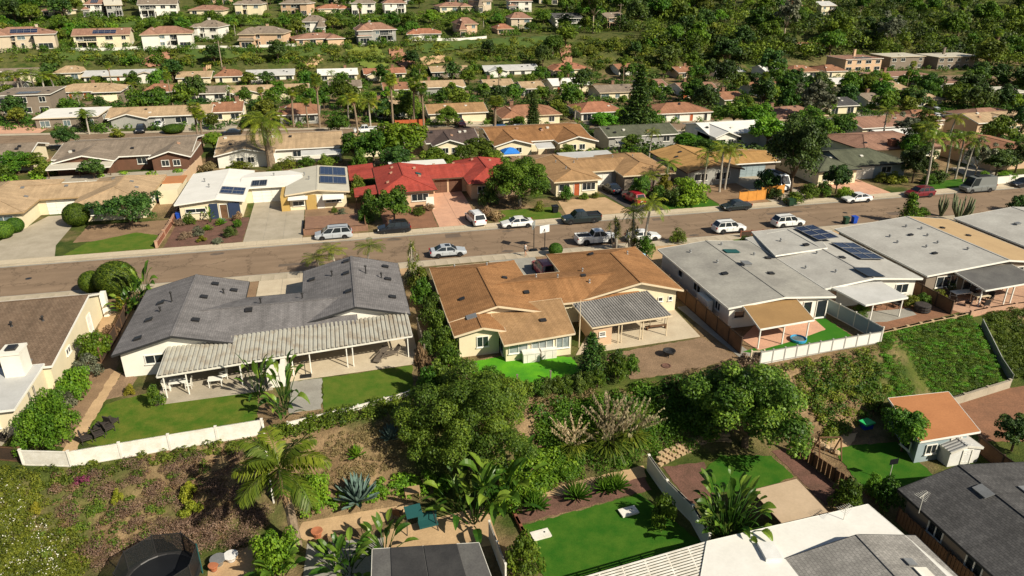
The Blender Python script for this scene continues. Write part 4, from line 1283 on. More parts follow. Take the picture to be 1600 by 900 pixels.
H = House('ranch_house', 'blue-grey house with moss green hipped roof', 88, 112, mark='the green-roofed house')
H.ridge(78.2, 86.6, 104.6, 118.6, 'y', 2.6, 3.9, 'roof_green', 'wall_cream', h0=4, h1=4, fascia='trim_dark')
H.ridge(85, 98, 106.5, 118.4, 'x', 2.6, 4.1, 'roof_green', 'wall_bluegrey', h1=4.6, fascia='trim_dark', rp=112)
H.win('S', 105.15, 79.6, 82, .9, 2, 2); H.door('S', 105.15, 83, 84, 'wood_brown'); H.garage('S', 107.05, 87.5, 91, 'wall_white'); H.win('S', 107.05, 92.6, 94.6, .9, 2, 2); H.win('E', 97.45, 110, 112, .9, 2, 2)
H.vent(84, 110, 'metal_white', .5, .4); H.vent(90, 109.5, 'metal_white', .5, .4)
for i in range(1): pass

H = House('ranch_house', 'house with dusty rose shingle roof and brick chimney at right', 104, 122, tzf(104, 122), mark='the rose-roofed house')
H.ridge(96, 114, 116, 131, 'x', 2.6, 3.9, 'roof_rose', 'wall_cream', h0=5, h1=5, fascia='trim_brown')
H.chimney(103, 117.6, 1.5, 1.1, 1, 4.1, 'brick_red'); H.vent(98.5, 119.5, 'metal_dark'); H.vent(107, 119, 'metal_dark')
H.win('S', 116.55, 104.5, 107, .9, 2, 2); H.win('S', 116.55, 109, 111, .9, 2, 2)
H = House('ranch_house', 'peach house with rust roof at the right frame edge beyond the van', 121, 112, 0, mark='the peach house at right')
H.ridge(115, 130, 106, 122, 'y', 2.6, 4, 'roof_rust', 'wall_peach', h1=4, fascia='trim_cream')
H.win('S', 106.55, 117, 119.4, .9, 2, 2); H.garage('W', 115.55, 109, 113); H.vent(119, 114)

# ------------------------------------------------------------------ row between the streets (backs to the drone)
def back_house(label, x0, x1, y0, y1, roof, wall, mark, peaks=(), cover=None, fascia='trim_white'):
    z = tzf((x0 + x1) / 2, y0)
    H = House('ranch_house', label, (x0 + x1) / 2, (y0 + y1) / 2, z, mark=mark)
    H.ridge(x0, x1, y0 + 3, y1, 'x', 2.6, 3.9, roof, wall, fascia=fascia, base=-1.5)
    for a0, a1, m in peaks:
        H.ridge(a0, a1, y0, y0 + (y1 - y0) * .62, 'y', 2.58, 3.75, roof, m or wall, fascia=fascia, base=-1.5)
        c = (a0 + a1) / 2
        H.win('S', y0 + .55, c - 1.6, c - .3, .9, 2, 2); H.win('S', y0 + .55, c + .4, c + 1.6, .9, 2, 2)
    if cover:
        a0, a1, m, dd = cover
        cc = H.slab((a0, y0 - dd, 2.1), (a1, y0 - dd, 2.1), (a1, y0 + 1.2, 2.55), (a0, y0 + 1.2, 2.55), m, .1, 'patio_cover', fascia)
        for t in (0.02, .5, .98): H.post(a0 + (a1 - a0) * t, y0 - dd + .15, -1, 2.0, .14, 'trim_brown', cc)
    rg = random.Random(int(x0 * 7))
    for i in range(4):
        H.vent(rg.uniform(x0 + 1, x1 - 1), y0 + 3 + (y1 - y0 - 3) * rg.uniform(.15, .45), rg.choice(['metal_dark', 'metal_white', 'stone_pink']), .5, .45, .25)
    n = int((x1 - x0) / 5)
    for i in range(n):
        a = x0 + (x1 - x0) * (i + .5) / n
        if not any(p[0] - .5 < a < p[1] + .5 for p in peaks): H.win('S', y0 + 3.55, a - .8, a + .8, .9, 2, 2)
    return H
back_house('house with brown-grey roof and cream gable in the left back row', -76, -56, 146, 160, 'roof_taupe', 'wall_cream', 'the taupe-roofed house')
back_house('grey-roofed house with two white-edged gables and a shaded patio', -51.5, -27.5, 143, 163, 'roof_taupe', 'wall_brown', 'the twin-gabled grey house', ((-50.6, -40.2, None), (-34.6, -27.2, None)), (-50.8, -40.4, 'roof_bone', 2.6))
back_house('white house with tan roof and pale blue awnings beside the thick palm', -23.6, .6, 144, 163, 'roof_tan', 'wall_white', 'the tan house by the thick palm', ((-23.4, -12.4, 'wall_white'),), (-7.5, .4, 'roof_pale', 1.0))
back_house('low tan-roofed house mostly hidden by trees left of the cocoa roof', 2.5, 13.5, 148, 160, 'roof_tan', 'wall_cream', 'the half-hidden tan house')
back_house('house with dark cocoa roof behind the red-roofed house', 17.2, 28.6, 146, 162, 'roof_cocoa', 'wall_cream', 'the cocoa-roofed house', ((18.2, 25.4, None),))
back_house('cream house with brown roof and gables behind the blue tent', 30.2, 52, 142, 162, 'roof_brown', 'wall_cream', 'the brown house behind the tent', ((30.2, 38.6, None), (43.6, 52.4, None)), (38.8, 42.4, 'roof_pale', 1.6))
back_house('low house with grey-green flat roofs beside the back street', 57, 74, 146, 160, 'roof_green', 'wall_grey', 'the grey-green low house', (), (58, 66, 'roof_ash', 2))
back_house('low house with bright white roof among trees', 78, 98, 140, 156, 'roof_white', 'wall_white', 'the bright white roof', ((78, 84, None), (90, 98, None)))
back_house('house with a white ribbed shade roof behind the green-roofed house', 118, 140, 142, 158, 'roof_rose', 'wall_cream', 'the house with the white shade roof', (), (119, 131, 'roof_white', 5))
back_house('tan-roofed house at the right end of the back row', 146, 170, 138, 152, 'roof_tan', 'wall_peach', 'the tan house at far right', ((150, 158, None),))
# ------------------------------------------------------------------ lower yards in front: roofs four metres below the street
def corner(u, v, z):
    x, y = at(u, v, z)
    return (x, y, z - L)

H = House('patio_shelter', 'shelter with black felt roof and grey edge strips at bottom centre', *at(665, 880, -4), L, 'shelter', mark='the black felt shelter')
zr = -1.5
A, B, C, D = corner(580, 930, zr), corner(778, 930, zr), corner(748, 848, zr), corner(582, 858, zr)
H.slab(A, B, C, D, 'felt_grey', .14, 'roof', 'metal_white')
def _between(p, q, t): return tuple(p[i] + (q[i] - p[i]) * t for i in range(3))
for t0, t1 in ((.17, .47), (.48, .79)):
    a, b, c, d = _between(A, B, t0), _between(A, B, t1), _between(D, C, t1), _between(D, C, t0)
    H.slab(*[(p[0], p[1], p[2] + .05) for p in (a, b, c, d)], 'felt_black', .04, 'felt_sheet')
for p in (C, D): H.post(p[0] + (.2 if p is D else -.2), p[1] - .3, 0, 2.35, .14, 'trim_brown')

H = House('bungalow', 'house with dazzling white flat roof at bottom right', *at(1250, 840, -2), L, mark='the white flat-roofed house')
zr = -1.3
A, B, C, D = corner(1090, 930, zr), corner(1500, 910, zr), corner(1356, 788, zr), corner(1105, 846, zr)
H.slab(A, B, C, D, 'roof_white', .2, 'roof', 'trim_white')
b = MB().prism([(A[0] + .6, A[1] + .3), (B[0] - .6, B[1] + .3), (C[0] - .5, C[1] - .5), (D[0] + .6, D[1] - .5)], L - .3, L + 2.45)
H.part(b, 'wall', 'wall_white')
sk = corner(1202, 864, zr)
H.part(MB().obox((sk[0], sk[1], zr + .14), 1.1, 1.5, .26, -.15), 'skylight', 'plastic_white')
# white slatted shade roof on its left side
B2, C2, D2 = corner(1150, 930, zr - .1), corner(1108, 846, zr - .1), corner(900, 906, zr - .1)
A2 = tuple(D2[i] + B2[i] - C2[i] for i in range(3))
bm = MB()
_ns = int((Vector(B2) - Vector(C2)).length / .21)
for i in range(_ns):
    t = i / (_ns - 1)
    p, q = _between(A2, D2, t), _between(B2, C2, t)
    bm.bar((p[0], p[1], p[2] + L), (q[0], q[1], q[2] + L), .12, .05)
cov = H.part(bm, 'slatted_cover', 'vinyl_white')
bm = MB()
for i in range(7):
    t = i / 6
    p, q = _between(A2, B2, t), _between(D2, C2, t)
    bm.bar((p[0], p[1], p[2] + L - .1), (q[0], q[1], q[2] + L - .1), .08, .14)
bm.build('rafter', 'vinyl_white', cov)
for p in (D2, _between(D2, C2, .5)): H.post(p[0] + .2, p[1] - .25, 0, 2.4, .12, 'trim_white', cov)
# grey shingled wing in front
g0, g1 = corner(1345, 846, -.4), corner(1215, 930, -.9)
H.ridge(g0[0] - 6.2, g0[0] + 5.0, g0[1] - 13, g0[1] + .6, 'y', 2.5, 3.6, 'roof_greyscale', 'wall_white', rp=g0[0] + .2, fascia='trim_dark')
H.vent(g0[0] + 2.2, g0[1] - 2.0, 'metal_grey', .6, .5, .12); H.vent(g0[0] + 2.5, g0[1] - 2.9, 'metal_white', .9, .7, .1)

H = House('bungalow', 'house with charcoal shingle roof at the right bottom corner', *at(1540, 850, -3), L, mark='the charcoal-roofed house')
p0 = corner(1412, 772, -1.4); pr = corner(1492, 734, -.4)
H.ridge(p0[0], p0[0] + 14.6, p0[1] - 16, pr[1] + .1, 'y', 2.6, 3.9, 'roof_charcoal', 'wall_taupe', rp=pr[0] + .4, fascia='trim_dark', roof2=None)
H.vent(p0[0] + 4.4, p0[1] - 2.3, 'metal_grey', .7, 1.0, .14); H.vent(pr[0] + 3.2, pr[1] - 3.2, 'metal_grey', .6, .8, .1)
for i in range(3): H.win('W', p0[0] + .55, p0[1] - 3.5 - 3.4 * i, p0[1] - 2.2 - 3.4 * i, 1.0, 2.0, 2)

H = House('garden_shed', 'pale teal garden house with orange flat roof in the lower yard', *at(1460, 660, -3), L, 'shed', mark='the teal garden house')
zr = -1.5
A, B, C, D = corner(1437, 690, zr), corner(1532, 674, zr), corner(1482, 612, zr), corner(1388, 622, zr)
H.slab(A, B, C, D, 'roof_orangeflat', .14, 'roof', 'trim_white')
ins = .35
x0, x1, y0, y1 = max(A[0], D[0]) - 1.2, min(B[0], C[0]) + 1.0, A[1] + .5, C[1] - .5
b = MB().prism([(A[0] + ins, A[1] + ins), (B[0] - ins - .5, B[1] + ins), (C[0] - ins, C[1] - ins), (D[0] + ins, D[1] - ins)], L - .2, L + 2.36)
H.part(b, 'wall', 'wall_bluegrey')
H.win('S', A[1] + ins - .02, A[0] + 1.2, A[0] + 2.2, .8, 1.7, 2); H.door('S', B[1] + ins - .02, B[0] - 2.4, B[0] - 1.5, 'trim_white')
H.win('W', A[0] + .2, A[1] + .9, A[1] + 1.9, .9, 1.7, 1)

H = House('metal_shed', 'small white metal shed with ribbed roof below the teal garden house', *at(1498, 725, -4), L, 'shed')
x, y = at(1500, 722, -4)
H.ridge(x - 1.7, x + 1.5, y - .4, y + 2.2, 'y', 1.55, 1.95, 'roof_pale', 'plastic_white', oh=.1, fascia='metal_white', th=.05)
bb = MB()
for i in range(9): bb.bar((x - 1.7, y - .3 + i * .3, L + 1.6), (x - .1, y - .3 + i * .3, L + 2.0), .08, .05)
H.part(bb, 'roof_rib', 'metal_grey')
H.door('S', y - .3, x - .3, x + .5, 'plastic_white', 0, 1.4)

H = House('patio_shelter', 'open shelter with plain tan flat roof in the lower yard', *at(1235, 800, -4), L, 'shelter', mark='the tan flat shelter')
zr = -1.6
A, B, C, D = corner(1222, 818, zr), corner(1294, 800, zr), corner(1245, 748, zr), corner(1174, 766, zr)
H.slab(A, B, C, D, 'roof_tanflat', .22, 'roof', 'trim_brown')
for p, sx, sy in ((A, .2, .2), (B, -.2, .2), (C, -.2, -.2), (D, .2, -.2)): H.post(p[0] + sx, p[1] + sy, 0, 2.2, .14, 'trim_tan')

# ------------------------------------------------------------------ houses beyond the back street and up the hill
# measured on the photograph: left, right, foot of the facing wall, shape, roof, wall, storeys
ROWS = {
 'along the back street': [
  (0, 84, 180, 'flat', 'roof_taupe', 'wall_taupe', 2), (60, 152, 201, 'flat', 'roof_white', 'wall_taupe', 1), (172, 326, 199, 'cross', 'roof_tan', 'wall_grey', 1),
  (334, 376, 190, 'gable', 'roof_rust', 'wall_cream', 1), (436, 500, 194, 'hip', 'roof_rust', 'wall_grey', 1), (585, 640, 186, 'gable', 'roof_tan', 'wall_cream', 1),
  (670, 764, 191, 'gable', 'roof_browntan', 'wall_cream', 1), (783, 880, 195, 'hip', 'roof_rust', 'wall_cream', 1), (905, 978, 189, 'hip', 'roof_terracotta', 'wall_white', 1),
  (1022, 1118, 190, 'hip', 'roof_rust', 'wall_white', 1), (1205, 1298, 196, 'hip', 'roof_rose', 'wall_cream', 1), (1425, 1480, 202, 'hip', 'roof_rust', 'wall_cream', 1), (1520, 1600, 198, 'hip', 'roof_rose', 'wall_peach', 1)],
 'in the second row beyond the back street': [
  (-20, 32, 150, 'gable', 'roof_taupe', 'wall_white', 1), (82, 186, 155, 'hip', 'roof_tan', 'wall_taupe', 1), (224, 268, 156, 'hip', 'roof_rust', 'wall_cream', 1), (280, 352, 160, 'cross', 'roof_taupe', 'wall_white', 1),
  (363, 482, 157, 'cross', 'roof_tan', 'wall_cream', 1), (515, 566, 148, 'gable', 'roof_taupe', 'wall_cream', 1), (600, 640, 152, 'gable', 'roof_rust', 'wall_cream', 1), (818, 852, 150, 'gable', 'roof_tan', 'wall_white', 1), (935, 996, 156, 'gable', 'roof_taupe', 'wall_cream', 1), (1130, 1168, 168, 'gable', 'roof_rust', 'wall_cream', 1), (1392, 1420, 150, 'hip', 'roof_tan', 'wall_cream', 1), (652, 730, 149, 'cross', 'roof_tan', 'wall_grey', 1), (758, 806, 146, 'gable', 'roof_tan', 'wall_cream', 1),
  (862, 926, 144, 'gable', 'roof_white', 'wall_cream', 1), (1006, 1046, 146, 'gable', 'roof_rose', 'wall_white', 1), (1066, 1128, 152, 'cross', 'roof_rose', 'wall_white', 1), (1176, 1238, 150, 'gable', 'roof_rust', 'wall_white', 1),
  (1282, 1352, 142, 'flat', 'roof_white', 'wall_cream', 1), (1290, 1345, 178, 'gable', 'roof_charcoal', 'wall_cream', 1), (1362, 1392, 170, 'cross', 'roof_taupe', 'wall_white', 1), (1425, 1478, 168, 'hip', 'roof_tan', 'wall_cream', 1), (1450, 1520, 142, 'flat', 'roof_rose', 'wall_grey', 1), (1510, 1620, 158, 'flat', 'roof_bone', 'wall_brown', 1)],
 'at the foot of the bank': [
  (86, 126, 125, 'hip', 'roof_tan', 'wall_cream', 1), (134, 256, 130, 'cross', 'roof_pale', 'wall_white', 1), (-15, 60, 128, 'cross', 'roof_taupe', 'wall_cream', 1), (278, 330, 132, 'gable', 'roof_tan', 'wall_cream', 1), (336, 378, 130, 'hip', 'roof_rust', 'wall_cream', 1), (386, 460, 129, 'cross', 'roof_pale', 'wall_white', 1), (498, 560, 127, 'gable', 'roof_white', 'wall_cream', 1),
  (570, 636, 126, 'cross', 'roof_terracotta', 'wall_cream', 1), (674, 735, 122, 'gable', 'roof_tan', 'wall_taupe', 1), (758, 846, 120, 'cross', 'roof_pale', 'wall_white', 1), (862, 926, 118, 'hip', 'roof_terracotta', 'wall_cream', 1),
  (965, 1000, 118, 'gable', 'roof_rust', 'wall_white', 1), (1058, 1102, 123, 'gable', 'roof_rust', 'wall_peach', 1), (1116, 1166, 123, 'gable', 'roof_pale', 'wall_white', 1), (1196, 1230, 121, 'cross', 'roof_white', 'wall_white', 1), (1236, 1284, 122, 'hip', 'roof_rust', 'wall_white', 1), (1288, 1326, 121, 'hip', 'roof_rust', 'wall_cream', 1), (1370, 1465, 130, 'flat', 'roof_rose', 'wall_peach', 1)],
 'of apartments on the right': [
  (1312, 1384, 112, 'flat', 'roof_rose', 'wall_peach', 2), (1382, 1450, 108, 'flat', 'roof_bone', 'wall_taupe', 2), (1454, 1538, 108, 'flat', 'roof_bone', 'wall_taupe', 2), (1245, 1302, 78, 'flat', 'roof_rust', 'wall_brown', 1)],
 'along the top of the bank': [
  (-12, 86, 76, 'hip', 'roof_rose', 'wall_cream', 2), (118, 206, 76, 'gable', 'roof_rose', 'wall_white', 2), (226, 302, 74, 'hip', 'roof_rose', 'wall_cream', 2), (304, 345, 62, 'hip', 'roof_taupe', 'wall_cream', 2), (376, 448, 73, 'hip', 'roof_taupe', 'wall_peach', 2),
  (463, 536, 70, 'hip', 'roof_rose', 'wall_peach', 1), (470, 508, 52, 'hip', 'roof_taupe', 'wall_cream', 2), (558, 624, 66, 'hip', 'roof_rose', 'wall_cream', 2), (638, 690, 62, 'hip', 'roof_terracotta', 'wall_white', 1), (716, 750, 56, 'hip', 'roof_rose', 'wall_cream', 2),
  (778, 802, 54, 'hip', 'roof_terracotta', 'wall_peach', 1), (796, 834, 46, 'hip', 'roof_rose', 'wall_cream', 2), (864, 914, 45, 'gable', 'roof_charcoal', 'wall_white', 2), (944, 982, 44, 'gable', 'roof_taupe', 'wall_cream', 2)],
 'on the upper terrace': [
  (64, 98, 26, 'hip', 'roof_rose', 'wall_cream', 1), (134, 162, 25, 'hip', 'roof_rose', 'wall_cream', 2), (168, 194, 26, 'gable', 'roof_bone', 'wall_white', 2), (218, 280, 25, 'gable', 'roof_taupe', 'wall_cream', 2), (296, 350, 24, 'hip', 'roof_rose', 'wall_cream', 1), (370, 412, 24, 'hip', 'roof_taupe', 'wall_white', 2),
  (436, 484, 23, 'hip', 'roof_taupe', 'wall_white', 2), (498, 546, 22, 'hip', 'roof_terracotta', 'wall_cream', 1), (550, 588, 22, 'hip', 'roof_taupe', 'wall_white', 2), (600, 638, 22, 'hip', 'roof_rose', 'wall_cream', 2), (686, 736, 18, 'hip', 'roof_rose', 'wall_cream', 1), (744, 772, 18, 'hip', 'roof_taupe', 'wall_cream', 2), (794, 834, 18, 'hip', 'roof_rose', 'wall_cream', 2), (1090, 1110, 17, 'gable', 'roof_bone', 'wall_cream', 2), (1230, 1256, 24, 'hip', 'roof_terracotta', 'wall_peach', 2), (1278, 1310, 24, 'gable', 'roof_pale', 'wall_white', 2)],
 'highest on the hill': [
  (120, 165, 6, 'hip', 'roof_rose', 'wall_cream', 2), (215, 262, 8, 'hip', 'roof_taupe', 'wall_cream', 2), (322, 362, 6, 'hip', 'roof_rose', 'wall_white', 2), (440, 480, 5, 'gable', 'roof_taupe', 'wall_white', 2), (510, 552, 5, 'hip', 'roof_rose', 'wall_cream', 2), (600, 648, 6, 'hip', 'roof_terracotta', 'wall_cream', 2), (700, 742, 5, 'hip', 'roof_taupe', 'wall_cream', 2), (840, 872, 6, 'hip', 'roof_rose', 'wall_cream', 2), (1010, 1040, 5, 'hip', 'roof_bone', 'wall_cream', 2)]}
_W = ['', 'second', 'third', 'fourth', 'fifth', 'sixth', 'seventh', 'eighth', 'ninth', 'tenth', 'eleventh', 'twelfth', 'thirteenth']
ORD = ['leftmost'] + [w + ' from left' for w in _W[1:]]
def ordinal(i, n):
    r = n - 1 - i
    return ORD[i] if i <= r else ('rightmost' if r == 0 else _W[r] + ' from right')
NICE = {'roof_taupe': 'taupe', 'roof_white': 'white', 'roof_tan': 'tan', 'roof_rust': 'rust', 'roof_browntan': 'sand', 'roof_terracotta': 'terracotta', 'roof_rose': 'rosy brown', 'roof_charcoal': 'charcoal', 'roof_pale': 'pale grey', 'roof_bone': 'bone white'}
SHORT = {'along the back street': 'on the back street', 'in the second row beyond the back street': 'in the second row', 'at the foot of the bank': 'below the bank', 'of apartments on the right': 'of the apartments', 'along the top of the bank': 'on the bank', 'on the upper terrace': 'on the terrace', 'highest on the hill': 'on the hilltop'}
_k = 0
for row, lst in ROWS.items():
    lst = sorted(lst, key=lambda r: r[0] + r[1])
    for i, (u0, u1, v, kind, roof, wall, st) in enumerate(lst):
        uc = (u0 + u1) / 2
        x, y, z = ground(uc, v)
        s = FPX / depth(x, y, z)
        w = (u1 - u0) / s / math.cos(YAW) * .98
        w = max(8, min(w, 30)) * (.93 if st == 2 else 1)
        d = 13.0 if st == 1 else 13.5
        _k += 1
        what = 'apartment block' if 'apartments' in row else ('two-storey house' if st == 2 else 'house')
        where = 'in the row ' + row if not row.startswith(('in ', 'highest')) else row
        _g = random.Random(_k * 7)
        if wall in ('wall_cream', 'wall_white') and st == 2: wall = _g.choice(['wall_cream', 'wall_white', 'wall_white', 'wall_peach', 'wall_grey', 'wall_sand'])
        H = small_house('far_house' if what != 'apartment block' else 'apartment_block', f"{NICE[roof]}-roofed {what}, {ordinal(i, len(lst))} {where}", x, y, z - .2, w, d, roof, wall, kind, st, _k * 13, 'houses ' + row, solar=(st == 2 and i in (0, 1)))
        if y > 300 and 'apartments' not in row: H.t.rotation_euler = (0, 0, _g.uniform(-.28, .28))
        same = [r for r in lst if r[4] == roof]
        nth = (['first', 'second', 'third', 'fourth', 'fifth', 'sixth', 'seventh', 'eighth'][same.index(lst[i])] + ' ') if len(same) > 1 else ''
        LANDMARKS.append((f"the {nth}{NICE[roof]} roof {SHORT[row]}", x, y + d / 2))
        FOOT.append((x - w / 2 - 1, x + w / 2 + 1, y - 3, y + d + 1))
# ------------------------------------------------------------------ plants: meshes built once, each plant a copy of its parts
def leaf_mesh(name, pos, nrm, size, rng, tone, mat, aspect=.6, fold=False):
    """many leaf quads in one mesh with a tone per leaf"""
    n = len(pos)
    t = rng.normal(size=(n, 3)); t -= (t * nrm).sum(1)[:, None] * nrm
    t /= np.linalg.norm(t, axis=1)[:, None] + 1e-9
    b = np.cross(nrm, t)
    s = np.asarray(size).reshape(-1, 1)
    P = np.stack([pos - t * s, pos - b * s * aspect + nrm * s * .12, pos + t * s, pos + b * s * aspect + nrm * s * .12], 1).reshape(-1, 3)
    return quads_mesh(name, P, tone, mat)

def quads_mesh(name, P, tone, mat):
    n = len(P) // 4
    me = bpy.data.meshes.new(name)
    me.vertices.add(4 * n); me.loops.add(4 * n); me.polygons.add(n)
    me.vertices.foreach_set("co", P.astype(np.float32).ravel())
    me.loops.foreach_set("vertex_index", np.arange(4 * n, dtype=np.int32))
    me.polygons.foreach_set("loop_start", np.arange(0, 4 * n, 4, dtype=np.int32))
    me.polygons.foreach_set("loop_total", np.full(n, 4, np.int32))
    a = me.attributes.new("tone", 'FLOAT', 'FACE')
    a.data.foreach_set("value", np.clip(tone, 0, 1).astype(np.float32))
    me.update(calc_edges=True)
    me.materials.append(MATS[mat])
    return me

def unit(rng, n):
    d = rng.normal(size=(n, 3))
    return d / np.linalg.norm(d, axis=1)[:, None]

def crown(name, seed, clumps, n, size, mat, zs=.8, fill=.35, up=.35):
    rng = np.random.default_rng(seed)
    c = np.array([k[:3] for k in clumps]); r = np.array([k[3] for k in clumps])
    w = r ** 2 / (r ** 2).sum()
    i = rng.choice(len(r), n, p=w)
    d = unit(rng, n)
    d[:, 2] = np.where((d[:, 2] < -.35) & (rng.random(n) < .75), -d[:, 2], d[:, 2])
    rad = r[i] * np.where(rng.random(n) < fill, rng.random(n) ** .5, .82 + .3 * rng.random(n))
    pos = c[i] + d * rad[:, None] * np.array([1, 1, zs])
    nrm = d * .7 + unit(rng, n) * .65 + np.array([0, 0, up])
    nrm /= np.linalg.norm(nrm, axis=1)[:, None]
    ct = rng.random(len(r))
    tone = .45 * ct[i] + .55 * rng.random(n)
    return leaf_mesh(name, pos, nrm, size * (.6 + .8 * rng.random(n)), rng, tone, mat)

def clump_set(seed, n, rx, rz, zc, r0, r1, flat=0.0):
    """leaf clumps spread through an uneven crown volume"""
    g = random.Random(seed); out = []
    k = 0
    while len(out) < n and k < 4000:
        k += 1
        a = g.uniform(0, 6.283); e = g.uniform(-.45, 1.45)
        q = g.uniform(.35, 1.0) * (1 + .18 * math.sin(3 * a + seed) + .1 * math.sin(5 * a + 2 * seed))
        x, y, z = math.cos(a) * math.cos(e) * rx * q, math.sin(a) * math.cos(e) * rx * q, zc + math.sin(e) * rz * q * (1 - flat)
        r = g.uniform(r0, r1)
        if all((x - o[0]) ** 2 + (y - o[1]) ** 2 + (z - o[2]) ** 2 > (.55 * (r + o[3])) ** 2 for o in out):
            out.append((x, y, z, r))
    return out

def trunk_mesh(name, clumps, h0, r, seed, mat, limbs=9, lean=0):
    g = random.Random(seed)
    b = MB()
    b.tube([(0, 0, -.6), (g.uniform(-.1, .1), g.uniform(-.1, .1), h0 * .5), (lean, 0, h0)], [r * 1.25, r, r * .8], 8)
    for c in g.sample(clumps, min(limbs, len(clumps))):
        m = (c[0] * .45 + lean * .5, c[1] * .45, h0 + (c[2] - h0) * .45)
        b.tube([(lean, 0, h0 * .9), m, (c[0], c[1], c[2])], [r * .6, r * .38, r * .12], 5)
    me = b.mesh(name, True); me.materials.append(MATS[mat])
    return me

def spread(vs, part):
    """real height and width of the built foliage"""
    hs, ws = [], []
    for v in vs:
        me = dict(v)[part]; a = np.zeros(len(me.vertices) * 3, np.float32); me.vertices.foreach_get('co', a); a = a.reshape(-1, 3)
        hs.append(np.percentile(a[:, 2], 99.3)); ws.append(2 * np.percentile(np.hypot(a[:, 0], a[:, 1]), 97))
    return float(np.mean(hs)), float(np.mean(ws))

KIT = {}    # kind -> (list of variants, each a list of (part name, mesh)), natural height, natural width

def broad(kind, mat, seeds, H, W, n, leaf, nc, r0, r1, bark='bark', stem=.32, flat=0., fill=.35, tr=.22):
    vs = []
    for s in seeds:
        zc = H * stem + (H * (1 - stem)) * .38
        cl = clump_set(s, nc, W / 2 - r0 * .6, (H - zc) * .85, zc, r0, r1, flat)
        vs.append([('trunk', trunk_mesh('trunk', cl, H * stem, tr, s, bark)), ('crown', crown('crown', s, cl, n, leaf, mat, fill=fill))])
    KIT[kind] = (vs, *spread(vs, 'crown'))

broad('tree_mid', 'leaf_mid', (3, 14, 27), 7.5, 8.0, 5200, .24, 34, .75, 1.35)
broad('tree_bright', 'leaf_bright', (5, 18), 7.0, 7.5, 5200, .24, 32, .75, 1.35)
broad('tree_dark', 'leaf_dark', (7, 22), 8.0, 8.0, 5600, .24, 36, .7, 1.3)
broad('tree_olive', 'leaf_olive', (9, 31), 7.5, 7.0, 4600, .24, 30, .7, 1.3, 'bark_pale')
broad('tree_tall', 'leaf_mid', (11, 33), 14, 9, 6000, .32, 40, .8, 1.5, 'bark_pale', .35)
broad('tree_sparse', 'leaf_grey', (13,), 12, 9, 3600, .26, 46, .5, 1.0, 'bark_pale', .3, 0, .8)
broad('pine_dark', 'leaf_dark', (41, 42), 11, 9.5, 9000, .2, 44, .8, 1.5, 'bark', .22, .1)
broad('pepper_tree', 'leaf_pepper', (51,), 9.5, 12.0, 52000, .1, 74, .75, 1.35, 'bark', .2, 0, .3, .35)
broad('glossy_tree', 'leaf_gloss', (52,), 7.5, 10.0, 28000, .125, 66, .7, 1.3, 'bark', .18, 0, .4, .3)
broad('front_tree', 'leaf_mid', (53,), 8.0, 9.8, 22000, .135, 64, .7, 1.25, 'bark_pale', .2, 0, .4, .26)
broad('juniper', 'leaf_dark', (54,), 4.6, 10.5, 6500, .15, 62, .4, .85, 'bark', .25, .3, .6)
broad('far_tree', 'leaf_mid', (61, 62, 63), 8.0, 8.5, 2800, .34, 26, .9, 1.6)
broad('far_dark', 'leaf_dark', (64, 65), 8.5, 8.5, 2800, .34, 26, .9, 1.6)
broad('far_olive', 'leaf_olive', (66, 67), 7.5, 8.0, 2600, .33, 24, .9, 1.5)
broad('far_bright', 'leaf_bright', (68,), 6.5, 7.0, 2600, .3, 24, .8, 1.4)

def bush(kind, mat, seeds, H, W, n, leaf, nc, r0, r1):
    vs = []
    for s in seeds:
        cl = [(x, y, max(z, r * .5), r) for x, y, z, r in clump_set(s, nc, W / 2 - r0 * .5, H * .55, H * .35, r0, r1)]
        b = MB()
        for c in cl[:6]: b.tube([(0, 0, -.3), (c[0] * .6, c[1] * .6, c[2] * .8)], [.06, .02], 4)
        me = b.mesh('stem', True); me.materials.append(MATS['bark'])
        vs.append([('stem', me), ('foliage', crown('foliage', s, cl, n, leaf, mat, fill=.4))])
    KIT[kind] = (vs, *spread(vs, 'foliage'))
bush('bush_mid', 'leaf_mid', (71, 72), 1.8, 2.6, 2200, .1, 18, .35, .6)
bush('bush_bright', 'leaf_bright', (73, 74), 2.0, 3.0, 3000, .1, 22, .38, .65)
bush('bush_dark', 'leaf_dark', (75, 76), 1.8, 2.6, 2200, .1, 18, .35, .6)
bush('bush_olive', 'leaf_olive', (77, 78), 1.7, 2.6, 2000, .1, 18, .35, .6)
bush('bush_big', 'leaf_bright', (70,), 3.6, 5.2, 14000, .09, 60, .45, .75)
bush('bush_grey', 'leaf_grey', (79, 80), 1.5, 2.4, 2000, .09, 18, .3, .55)
bush('bush_dry', 'leaf_dry', (81,), 1.3, 2.2, 1500, .1, 14, .3, .5)
bush('bush_purple', 'leaf_purple', (82, 83), 1.0, 2.4, 1800, .08, 16, .28, .5)
bush('bush_yellow', 'leaf_yellow', (84,), 1.5, 2.2, 1800, .1, 16, .3, .5)
bush('far_bush', 'leaf_mid', (85, 86), 3.0, 5.5, 900, .3, 16, .7, 1.2)
bush('far_bush_dark', 'leaf_dark', (87,), 3.0, 5.5, 900, .3, 16, .7, 1.2)
bush('far_bush_olive', 'leaf_olive', (88,), 3.0, 5.5, 900, .3, 16, .7, 1.2)
bush('flower_magenta', 'leaf_magenta', (89,), .8, 1.6, 900, .08, 12, .2, .4)

